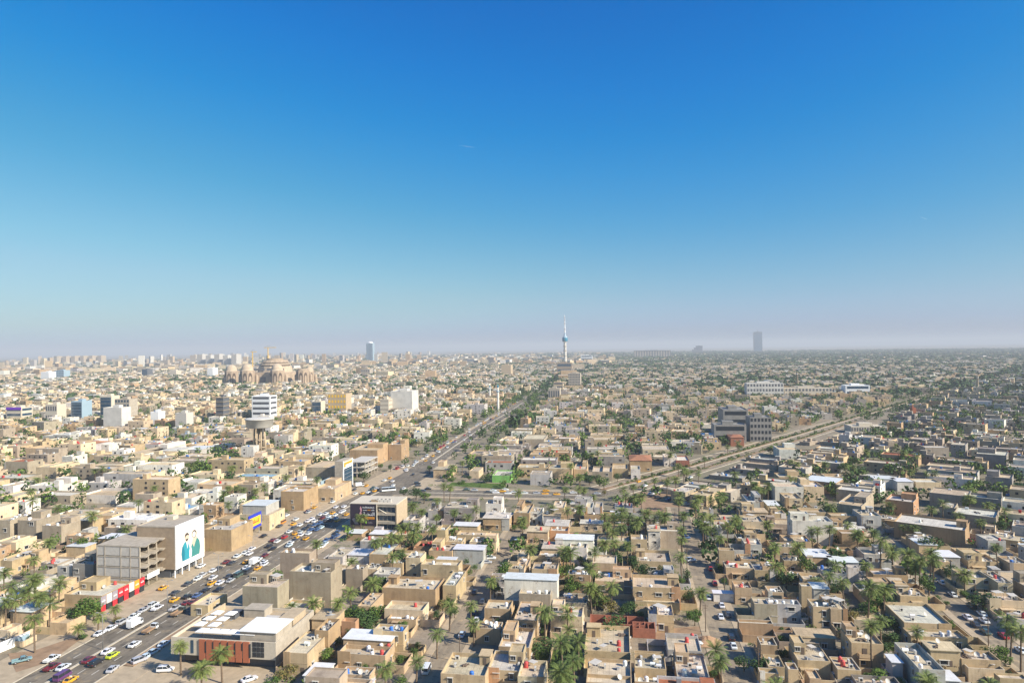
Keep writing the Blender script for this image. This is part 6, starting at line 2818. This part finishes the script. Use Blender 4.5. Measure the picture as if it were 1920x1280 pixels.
CK = {k: car_kind(k) for k in ('car', 'suv', 'van', 'pickup', 'truck', 'bus')}
m = MB()
m.box(-3.0, 1.1, -1.05, 1.05, .8, 2.9, 0, bottom=True)
m.box(-3.06, -3.0, -1.0, 1.0, .85, 2.85, 0)
BOXM = m.mesh('cargo_box', [M_WHITE])
m = MB()
m.box(-3.2, 1.1, -1.05, 1.05, .76, .95, 0, bottom=True)
for s in (-1, 1):
    m.box(-3.2, 1.1, s * 1.05 - .04, s * 1.05 + .04, .95, 1.35, 0)
m.box(-3.24, -3.2, -1.0, 1.0, .95, 1.35, 0)
BEDM = m.mesh('load_bed', [SOIL])
m = MB()
m.box(-.16, .16, -.3, .3, 1.5, 1.64, 0)
TAXIM = m.mesh('roof_sign', [M_WHITE])
CARC = {'w': ((.74, .74, .73), 'white'), 's': ((.42, .43, .44), 'silver'), 'k': ((.02, .02, .024), 'black'), 'd': ((.06, .065, .075), 'dark grey'), 'y': ((.72, .36, .02), 'yellow'),
        'r': ((.42, .02, .02), 'red'), 'm': ((.16, .02, .03), 'maroon'), 'b': ((.06, .12, .26), 'blue'), 'l': ((.55, .62, .03), 'lime'), 'g': ((.07, .11, .09), 'dark green'),
        'u': ((.14, .05, .16), 'purple'), 't': ((.2, .32, .33), 'teal'), 'c': ((.55, .66, .72), 'pale blue'), 'o': ((.66, .24, .02), 'orange')}
car_items = []
CAR_XY = []


def car(X, Y, c='w', kind='car', ang=None, z=.05, road_name=None):
    """ang: heading, clockwise from +Y"""
    for (a, b) in CAR_XY:
        if hypot(X - a, Y - b) < 2.3:
            return None
    CAR_XY.append((X, Y))
    near = hypot(X, Y) < 330
    base = kind.split('+')[0]
    bm, gm, wm, wp = CK[base]
    taxi = base == 'car' and c in 'yo'
    nm = {'car': 'taxi' if taxi else 'car', 'suv': 'car', 'van': 'van', 'pickup': 'pickup_truck', 'truck': 'truck', 'bus': 'bus'}[base]
    o = ob(nm, bm, None, (X, Y, z), pi / 2 - (TH if ang is None else ang), jit(CARC[c][0], .06))
    ob('windows', gm, o)
    if near or base in ('truck', 'bus'):
        for p in wp:
            ob('wheel', wm, o, p)
        if taxi:
            ob('roof_sign', TAXIM, o)
    if 'box' in kind:
        ob('cargo_box', BOXM, o)
    if base == 'truck' and 'box' not in kind:
        ob('load_bed', BEDM, o)
    car_items.append((X, Y, o, c, base, nm, kind))
    return o


CT = {
    'B1': '750 755 w;835 712 w;915 668 s suv;1008 622 w;1075 578 s;1150 540 w suv;1180 562 w pickup;1015 690 w truck+box;1130 728 w truck;1010 835 w;810 888 w;845 918 l;665 952 m;720 978 k suv;390 1008 m pickup;475 1008 w;390 948 w pickup;845 1022 s car 0;470 1080 u van;530 1104 y;420 1085 s;165 958 t pickup 0.9;1230 832 c car;1150 892 c car 0.3;1095 928 c car;1045 958 s suv 0.6;1240 1028 w suv 1.5;1870 1098 w car 0.8;1310 500 y;1400 522 m;1452 517 m;1480 467 b;1405 474 k;1315 447 d;1410 382 d;1225 412 y;1485 342 w;1520 312 s;1600 332 w;1590 374 y;1650 372 w;1545 427 k;1645 422 k;1600 282 w;1640 264 d;1510 247 w;1730 354 s;1720 322 d;1790 297 w;1790 316 g van;1860 290 d van;1340 600 g truck;1310 566 s pickup;1740 222 d;1700 217 m;1850 215 y;1850 257 w;1780 172 w;1840 147 w;1872 152 w;1910 222 w truck+box;1890 117 w',
    'B2': '1545 762 c car 0.15;1655 652 w;1640 602 k;1280 1028 w van 0.1;1700 512 d;1855 242 w;1640 442 d;1760 187 w suv 1.57;1730 217 s car 1.57;20 195 w;60 215 w;65 232 w;15 262 y;70 165 m;530 50 b;580 30 b;520 75 c;610 15 b;600 0 k;470 105 w;500 95 w;160 60 w;215 28 r;260 72 w;290 50 d;310 55 r;375 38 y;300 32 y;250 90 c;100 95 k;130 115 k',
    'B3': '1475 482 w;1572 542 w;1565 627 w;1660 847 w;1645 787 k suv;1370 832 w pickup 1.4;1490 267 r;1340 202 w suv 1.5;1300 32 b suv 1.5;50 65 c suv 1.5;1620 612 d;1520 375 r',
    'B4': '1305 372 w;1385 462 w;1525 548 g suv;1605 607 w;1495 632 w;1620 657 w;1555 687 d;1630 742 g;1765 772 r;1895 882 w;600 35 w car 1.2;1190 80 d suv 1.2;350 215 s car 1.2',
    'M1': '1210 572 w;1150 590 s;400 70 w',
    'M2': '600 602 w;660 597 w;575 564 w;690 490 w;485 657 w;525 652 w;575 646 y;545 672 w;600 687 w;595 662 w;680 657 y;612 702 y;500 682 m;440 707 w;390 707 w;330 737 w;250 787 w;300 695 w;420 690 w;640 640 w;655 632 w;800 497 y;830 441 y;870 467 g;965 400 w;1005 382 y;995 477 w bus 1.2;1110 462 w;780 444 w truck+box 1.2;1025 407 w;1030 437 w;740 470 d;765 470 s;850 470 w;880 455 g;890 480 y;840 490 w;905 462 w;860 500 d;920 470 k;745 500 w;560 700 k;520 705 d;480 720 b;440 735 b;400 745 d;545 690 c;470 745 k;505 735 d;360 770 k;330 790 s;280 760 d;415 770 b;460 770 b;490 755 c;295 800 y;340 810 w;395 800 w;375 835 y;610 790 b;580 825 b;610 800 c;560 830 b;130 850 m car;440 605 y;390 632 m;395 640 s;230 665 w;200 720 o van;280 730 y;180 745 d;60 820 k;1130 327 w;1250 237 w;1275 217 w;1330 267 w;1360 182 w;1435 152 w;1180 357 d;1195 255 s;1060 312 r van;1100 300 w van;1410 377 w car 1.5;1215 440 d car 1.3;1180 290 w;1560 95 w;1610 100 w;1610 60 w;1500 110 s;1780 477 w car 1.57;1800 492 w car 1.57;1890 497 w car 1.57;1870 470 w car 1.57;1740 490 d car 1.57;1580 470 g car 1.57;1640 475 s car 1.57;1850 482 y car 1.57;1250 480 d car 1.5;1290 465 k car 1.5;1140 290 w;1210 425 k suv 1.5',
    'M3': '95 496 w car 1.57;185 496 s car 1.57;255 478 y car 1.57;248 500 y car 1.57;335 504 y car 1.57;460 493 w car 1.57;20 488 w car 1.57;1045 502 w car 1.2;1115 489 w car 1.4;1095 532 k suv 1.2;1060 520 k car 1.2;1310 577 w car 1.4;1180 545 b car 1.2;1340 378 w car 0.72;1490 240 w car 0.72;1720 172 w car 0.72;950 408 y car 0.72;1000 440 w car 0.72;460 575 w car 1.5;640 500 s car 1.57;560 540 k car 1.57;120 565 k car 1.57',
    'M4': '360 607 w car 0.5;310 642 c van 0.5;1800 792 w;1810 780 s;1890 737 d;1900 850 c;350 625 w car 0.5;580 845 s car 1.2;1530 855 m suv 1.2;1880 920 c;280 605 c car 0.6',
}
for t, s in CT.items():
    for q in s.split(';'):
        f = q.split()
        X, Y = gp(*tp(t, float(f[0]), float(f[1]) + 6))
        u, v = w2uv(X, Y)
        k = f[3] if len(f) > 3 else 'car'
        a = None if len(f) < 5 else float(f[4])
        zz = .16 if (v < -169 and u < 440) else .05
        car(X, Y, f[2], k, a, zz)
# along the far part of the avenue
AU, AV = [p[0] for p in AVE], [p[1] for p in AVE]
for lane in (-10.5, -6, -2.8, 2.9, 6, 10.0):
    u = 500 + random.uniform(0, 12)
    while u < 1250 and len(car_items) < 299:
        if random.random() < (.62 if abs(lane) > 10 else .4):
            v = np.interp(u, AU, AV) + lane + random.uniform(-.4, .4)
            X, Y = uv2w(u, v)
            car(X, Y, random.choice('wwwwwskdyyrb'), random.choice(('car', 'car', 'suv', 'car', 'van')), TH + (pi if lane < 0 else 0), .16 if abs(lane) > 9 else .05)
        u += random.uniform(7, 20)
print('vehicles', len(car_items))


def car_place(X, Y):
    u, v = w2uv(X, Y)
    if -187 < v < -134 and u < 405:
        if v < -169:
            return 'parked along the left pavement of the avenue'
        if v < -160:
            return 'in the left carriageway of the avenue'
        if v < -146:
            return 'in the right carriageway of the avenue'
        return 'on the service strip right of the avenue'
    if -187 < v < -125 and u < 500:
        return 'in the jam at the avenue junction'
    if -187 < v < -130:
        return 'on the far avenue beyond the junction'
    if abs(u - 425) < 16 and v < 0:
        return 'on the crossing road'
    if u < 420 and abs(v + 53) < 12:
        return 'in the first side street'
    if u < 420 and abs(v - 31) < 12:
        return 'in the second side street'
    if u < 420 and abs(v - 115) < 14:
        return 'in the far right side street'
    if abs(right_of_diag(X, Y)) < 20:
        return 'on the diagonal avenue'
    return block_name(X, Y)


rows = {}
for it in car_items:
    nm = {'car': 'saloon car', 'suv': 'off-road car', 'van': 'van', 'pickup': 'pickup', 'truck': 'box truck' if 'box' in it[6] else 'flatbed truck', 'bus': 'bus'}[it[4]]
    if it[5] == 'taxi':
        nm = 'taxi'
    rows.setdefault((CARC[it[3]][1], nm, car_place(it[0], it[1])), []).append(it)
for (cn, nm, pl), l in rows.items():
    l.sort(key=lambda q: hypot(q[0], q[1]))
    for i, it in enumerate(l):
        lab = '%s %s %s' % (cn, nm, pl)
        if len(l) > 1:
            lab = '%s %s' % ('nearest' if i == 0 else ORD(i + 1) + ' nearest', lab)
        tag(it[2], lab, {'car': 'car', 'suv': 'car', 'pickup': 'pickup'}.get(it[4], it[4]) if it[5] != 'taxi' else 'taxi', 'traffic and parked vehicles')
# ------------------------------------------------------------------ poles and lamps
m = MB()
m.tube((0, 0, 0), (0, 0, 11), .13, .07, 8)
m.box(-.25, .25, -.25, .25, 0, .5)
LPOLE = m.mesh('post', [POLE])
m = MB()
for s in (-1, 1):
    m.tube((0, 0, 10.8), (s * 1.6, 0, 11.4), .05, .04, 5)
    m.box(s * 1.9 - .4, s * 1.9 + .4, -.14, .14, 11.34, 11.5, 0, bottom=True)
LHEAD = m.mesh('lamp_head', [STEEL])
lamp_n = 0
for u in list(range(190, 400, 30)) + list(range(500, 1100, 40)):
    v = np.interp(u, AU, AV)
    X, Y = uv2w(u + random.uniform(-3, 3), v)
    lamp_n += 1
    o = special('street_lamp', '%s double-armed street lamp up the avenue median' % ORD(lamp_n), 'street lamp', X, Y)
    o['group'] = 'street lamps on the avenue median'
    ob('post', LPOLE, o)
    ob('lamp_head', LHEAD, o)
m = MB()
m.tube((0, 0, 0), (0, 0, 9), .14, .09, 6)
UPOLE = m.mesh('post', [BARK])
m = MB()
m.box(-.9, .9, -.06, .06, 8.4, 8.52, 0, bottom=True)
m.box(-.6, .6, -.06, .06, 7.7, 7.8, 0, bottom=True)
UARM = m.mesh('cross_arm', [BARK])
for nm, s in (('first side street', S1), ('second side street', S2), ('far right side street', S3)):
    for k in range(7):
        u = 165 + k * 31
        v = np.interp(u, [p[0] for p in s], [p[1] for p in s]) + (5.2 if k % 2 else -5.2)
        o = special('utility_pole', '%s wooden utility pole up the %s' % (ORD(k + 1), nm), 'pole', *uv2w(u, v))
        o['group'] = 'utility poles along the side streets'
        ob('post', UPOLE, o)
        ob('cross_arm', UARM, o)
# sand heap by the dirt lot
X, Y = gp(*tp('B3', 1465, 815))
rr = np.random.default_rng(9)
mb = MB()
n = 18
for (rad, z) in ((3.6, 0), (2.9, .9), (1.8, 1.7), (.7, 2.3)):
    pass
prof = [(4.2, 0.0), (3.4, .5), (2.5, .95), (1.5, 1.25), (.6, 1.5), (.15, 1.55)]
mb.lathe(prof, n)
mb.v = [(x * (1 + rr.uniform(-.2, .2)), y * (1 + rr.uniform(-.2, .2)), z * (1 + rr.uniform(-.3, .3))) for x, y, z in mb.v]
tag(mb.build('sand_heap', [plain('orange_sand', (.42, .26, .15), .97, .1, var=.15, scale=1.5)], None, loc=(X, Y, .02)), 'orange heap of sand at the edge of the second side street', 'sand heap')
# pool behind the tan house
X, Y = gp(*tp('B3', 410, 725))
pl = special('swimming_pool', 'small blue swimming pool in a paved yard left of the red brick shell', 'pool', X, Y)
m = MB()
m.box(-6.5, 6.5, -2.4, 2.4, 0, .25)
m.build('pool_deck', [M_TAN], pl)
m = MB()
m.face([(-5.4, -1.4, .256), (5.2, -1.4, .256), (5.2, 1.4, .256), (-5.4, 1.4, .256)])
m.build('water', [plain('pool_water', (.06, .30, .45), .08, .6, var=.08, scale=.8)], pl)

# ------------------------------------------------------------------ the town beyond, as one mass
def boxes_mesh(name, rows):
    n = len(rows)
    A = np.array([(r[0], r[1], r[2], r[3], r[4], r[5], r[6]) for r in rows])
    wc = np.array([r[7] for r in rows])
    rc = np.array([r[8] for r in rows])
    tr = np.array([r[9] for r in rows]) > 0
    ux = np.array([-.5, .5, .5, -.5])
    uy = np.array([-.5, -.5, .5, .5])
    Vs, Qs, Cs = [], [], []
    off = 0
    for sel, tray in ((tr, True), (~tr, False)):
        B, W, R = A[sel], wc[sel], rc[sel]
        k = len(B)
        if not k:
            continue
        lv = 4 if tray else 2
        V = np.zeros((k, lv * 4, 3))
        c, s = np.cos(-B[:, 6]), np.sin(-B[:, 6])
        for l in range(lv):
            ins = 0.0 if l < 2 else 0.6
            lx = ux[None] * (B[:, 3:4] - ins)
            ly = uy[None] * (B[:, 4:5] - ins)
            z = B[:, 2] if l == 0 else (B[:, 2] + B[:, 5] if l < 3 else B[:, 2] + B[:, 5] - .8)
            V[:, l * 4:l * 4 + 4, 0] = B[:, 0:1] + c[:, None] * lx - s[:, None] * ly
            V[:, l * 4:l * 4 + 4, 1] = B[:, 1:2] + s[:, None] * lx + c[:, None] * ly
            V[:, l * 4:l * 4 + 4, 2] = z[:, None]
        q, roof = [], []
        for l in range(lv - 1):
            for j in range(4):
                j2 = (j + 1) % 4
                q.append((l * 4 + j, l * 4 + j2, l * 4 + 4 + j2, l * 4 + 4 + j))
                roof.append(False)
        t = (lv - 1) * 4
        q.append((t, t + 1, t + 2, t + 3))
        roof.append(True)
        q = np.array(q)
        Q = (q[None] + (np.arange(k) * lv * 4)[:, None, None] + off).reshape(-1, 4)
        C = np.where(np.array(roof)[None, :, None], R[:, None, :], W[:, None, :]).reshape(-1, 3)
        Vs.append(V.reshape(-1, 3))
        Qs.append(Q)
        Cs.append(C)
        off += k * lv * 4
    return fast_mesh(name, np.concatenate(Vs), np.concatenate(Qs), [WALLA], cols=np.concatenate(Cs))


rows = []
dark = []
for r in FAR_BOX:
    dist = hypot(r[0], r[1])
    rows.append(r if dist < 1500 else r[:9] + (0,))
    if dist < 1500 and r[2] == 0:
        X, Y, _, w, d, h, th = r[:7]
        # window boxes on the front, the right and the left walls
        for st in range(int(h // 3.1)):
            z = st * 3.1 + 1.0
            for k in range(max(1, int(w // 5))):
                if random.random() < .6:
                    ox, oy = -w / 2 + (k + .5) * w / max(1, int(w // 5)), -d / 2
                    dark.append((X + cos(th) * ox + sin(th) * oy, Y - sin(th) * ox + cos(th) * oy, z, random.uniform(1, 2), .16, 1.4, th, (.035, .035, .04), (.3, .27, .22), 0))
            for sd in (-1, 1):
                for k in range(max(1, int(d // 6))):
                    if random.random() < .5:
                        ox, oy = sd * w / 2, -d / 2 + (k + .5) * d / max(1, int(d // 6))
                        dark.append((X + cos(th) * ox + sin(th) * oy, Y - sin(th) * ox + cos(th) * oy, z, .16, random.uniform(1, 1.8), 1.4, th, (.035, .035, .04), (.3, .27, .22), 0))
    if dist < 1100 and r[2] == 0:
        X, Y, _, w, d, h, th = r[:7]
        for k in range(random.choice((1, 2, 3))):
            ox, oy = random.uniform(-.4, .4) * w, random.uniform(-.4, .4) * d
            cc = random.choice(((.7, .7, .68), (.7, .7, .68), (.3, .3, .3), (.5, .05, .05), (.06, .2, .5), (.25, .2, .15)))
            rows.append((X + cos(th) * ox + sin(th) * oy, Y - sin(th) * ox + cos(th) * oy, h - .8, 1.2, 1.2, 1.4, th, cc, cc, 0))
# beyond the plotted quarters to the horizon
n = 0
rng = RNG
while n < 21000:
    dd = 3300 * (10500 / 3300) ** rng.random() if rng.random() < .85 else rng.uniform(1500, 3400)
    a = rng.uniform(-.68, .68)
    X, Y = dd * sin(a), dd * cos(a)
    n += 1
    if dd < 3400 and occ_hit((X, Y, 9, 9, TH), 1):
        continue
    if dd < 3400 and on_road(X, Y, 6):
        continue
    u, v = w2uv(X, Y)
    gr = green(X, Y)
    if rng.random() < (gr - .25) * .6:
        continue
    big = rng.random() < .12
    w, d = (rng.uniform(24, 55), rng.uniform(18, 40)) if big else (rng.uniform(12, 26), rng.uniform(12, 26))
    h = rng.uniform(12, 30) if (big and a < .15) else rng.uniform(5, 12)
    if a < -.12 and rng.random() < .03 and dd > 4500:
        h = rng.uniform(35, 75)
        w, d = rng.uniform(18, 40), rng.uniform(16, 25)
    col = jit(CC[random.choice('tccwsggbb')], .15)
    rows.append((X, Y, 0, w, d, h, TH + rng.uniform(-.5, .5), col, jit(random.choice(ROOFC), .15), 0))
fb = ob('distant_houses', boxes_mesh('distant_houses', rows + dark))
tag(fb, 'sea of small flat roofed houses reaching to the horizon', 'houses', kind='stuff')
print('far boxes total', len(rows), len(dark))


def leaf_mass(name, items, mats, quads, leaf, seed):
    """one mesh of many crowns: quads leaf clumps per tree"""
    n = len(items)
    rr = np.random.default_rng(seed)
    A = np.array([(t[0], t[1], t[2], t[3]) for t in items])
    d = rr.normal(size=(n, quads, 3))
    d /= np.linalg.norm(d, axis=2)[..., None]
    rad = rr.uniform(.35, 1.0, (n, quads, 1)) ** .6
    lobes = 1 + .25 * np.sin(d[..., 0:1] * 4 + rr.uniform(0, 6, (n, 1, 1))) * np.cos(d[..., 1:2] * 3)
    sc = np.stack([A[:, 3], A[:, 3], A[:, 2] * .42], 1)[:, None, :]
    cen = np.stack([A[:, 0], A[:, 1], A[:, 2] * .58], 1)[:, None, :]
    p = cen + d * rad * lobes * sc
    nr = d * .8 + rr.normal(size=d.shape) * .5
    nr /= np.linalg.norm(nr, axis=2)[..., None]
    a = np.cross(nr, rr.normal(size=d.shape))
    a /= np.linalg.norm(a, axis=2)[..., None] + 1e-9
    b = np.cross(nr, a)
    s = leaf * rr.uniform(.6, 1.3, (n, quads, 1)) * (A[:, 3] / 3.2)[:, None, None]
    V = np.stack([p - a * s, p - b * s * .7, p + a * s, p + b * s * .7], 2).reshape(-1, 3)
    Q = np.arange(len(V)).reshape(-1, 4)
    return fast_mesh(name, V, Q, mats)


# low planting in the near gardens
und = []
k = 0
while k < 5200:
    k += 1
    u, v = random.uniform(170, 480), random.uniform(-380, 300)
    X, Y = uv2w(u, v)
    if not in_view(X, Y) or on_road(X, Y, 0) or occ_hit((X, Y, .3, .3, TH), 0):
        continue
    if sin(X * .09) * sin(Y * .07) + random.uniform(-.5, .6) < 0:
        continue
    und.append((X, Y, random.uniform(.8, 2.6), random.uniform(.8, 2.0), 'b'))
tag(ob('undergrowth', leaf_mass('undergrowth', und, [LEAFG], 40, .5, 7)), 'low shrubs and weeds filling the yards between the houses', 'undergrowth', kind='stuff')
print('undergrowth', len(und))
hedge = []
for k in range(330):
    u = 452 + k * 2.1
    v = np.interp(u, [p[0] for p in DIAG], [p[1] for p in DIAG])
    L_ = hypot(1, .642)
    for off, pr in ((-4.4, .93), (-4.4, .4), (10, .75)):
        if random.random() < pr and not (off > 0 and u > 850):
            o_ = off + random.uniform(-1.2, 1.2)
            hedge.append((*uv2w(u - o_ * .642 / L_, v + o_ / L_), random.uniform(1.0, 2.0), random.uniform(1.0, 1.8), 'b'))
tag(ob('hedge', leaf_mass('hedge', hedge, [LEAFG], 34, .6, 11)), 'low clipped hedges along the median of the diagonal avenue', 'hedge', kind='stuff')
for k in range(45):
    u = random.uniform(520, 1900)
    v = np.interp(u, AU, AV) + random.choice((-1, 1)) * random.uniform(13, 19)
    X, Y = uv2w(u, v)
    if not occ_hit((X, Y, .5, .5, TH), 0):
        FAR_TREES.append((X, Y, random.uniform(6, 10), random.uniform(2.8, 4.6), 'b'))
mid = [t for t in FAR_TREES if hypot(t[0], t[1]) < 1300]
far = [t for t in FAR_TREES if hypot(t[0], t[1]) >= 1300]
n = 0
belts = 0
while n < 11000:
    dd = 1500 * (10000 / 1500) ** rng.random()
    a = rng.uniform(-.68, .68)
    X, Y = dd * sin(a), dd * cos(a)
    n += 1
    if rng.random() > green(X, Y) * (.95 if a > 0 else .8):
        continue
    if dd < 3400 and occ_hit((X, Y, 2, 2, TH), .3):
        continue
    k = 1 + dd / 2600
    for _ in range(2 if dd < 3000 else 3):
        far.append((X + rng.normal() * 14 * k, Y + rng.normal() * 18 * k, rng.uniform(7, 12), rng.uniform(4, 7) * k, 'b'))
# tree belts seen as dark lines: beside the avenue to the white school, round the park behind the mosque, across the far right
for (xa, ya, xb, yb, cnt) in ((1310, 705, 1402, 742, 130), (480, 672, 690, 678, 240), (1120, 690, 1300, 692, 240), (1300, 672, 1900, 668, 380), (820, 728, 900, 735, 60), (1180, 680, 1920, 690, 420), (960, 800, 1010, 790, 26), (1640, 744, 1720, 742, 60)):
    for k in range(cnt):
        t = rng.random()
        X, Y = gp(xa + (xb - xa) * t, ya + (yb - ya) * t + rng.normal() * 1.2)
        far.append((X, Y, rng.uniform(8, 14), rng.uniform(4.5, 8) * (1 if Y < 2500 else 1.6), 'b'))
    belts += cnt
mid1, mid2 = mid[::2], mid[1::2]
tag(ob('distant_trees', leaf_mass('distant_trees', mid1, [LEAFD], 46, .85, 1)), 'dark green garden trees among the farther houses', 'trees', kind='stuff')
tag(ob('distant_trees', leaf_mass('distant_trees', mid2, [LEAFG], 46, .85, 2)), 'lighter green garden trees among the farther houses', 'trees', kind='stuff')
tag(ob('distant_woods', leaf_mass('distant_woods', far, [LEAFD], 16, 1.5, 3)), 'dark belts of trees towards the horizon', 'woods', kind='stuff')
print('mid trees', len(mid), 'far trees', len(far))

# ------------------------------------------------------------------ vapour trails high in the sky
def trail(px0, py0, px1, py1, dist, wid, label):
    p, q = ray(px0, py0) * dist + Vector((0, 0, CAM_H)), ray(px1, py1) * dist * 1.03 + Vector((0, 0, CAM_H))
    m = MB()
    m.tube(p, p.lerp(q, .5), wid * .2, wid, 8)
    m.tube(p.lerp(q, .5), q, wid, wid * .15, 8)
    tag(m.build('vapour_trail', [M_WHITE]), label, 'vapour trail', 'vapour trails in the blue sky')


trail(861, 273, 892, 277, 30000, 2.6, 'faint white vapour trail high in the sky left of the broadcast tower')
trail(1726, 407, 1741, 412, 42000, 4, 'short white vapour trail low in the sky on the right')

# ------------------------------------------------------------------ haze
hz = bpy.data.materials.new('haze')
hz.use_nodes = True
nt = hz.node_tree
nt.nodes.clear()
pv = nt.nodes.new('ShaderNodeVolumePrincipled')
pv.inputs['Color'].default_value = (0.78, 0.81, 0.84, 1)
pv.inputs['Density'].default_value = 1.1e-4
pv.inputs['Anisotropy'].default_value = 0.0
no = nt.nodes.new('ShaderNodeOutputMaterial')
nt.links.new(pv.outputs[0], no.inputs['Volume'])
m = MB()
m.box(-35000, 35000, -3000, 47000, -2, 262, 0, bottom=True)
tag(m.build('haze', [hz]), kind='stuff')
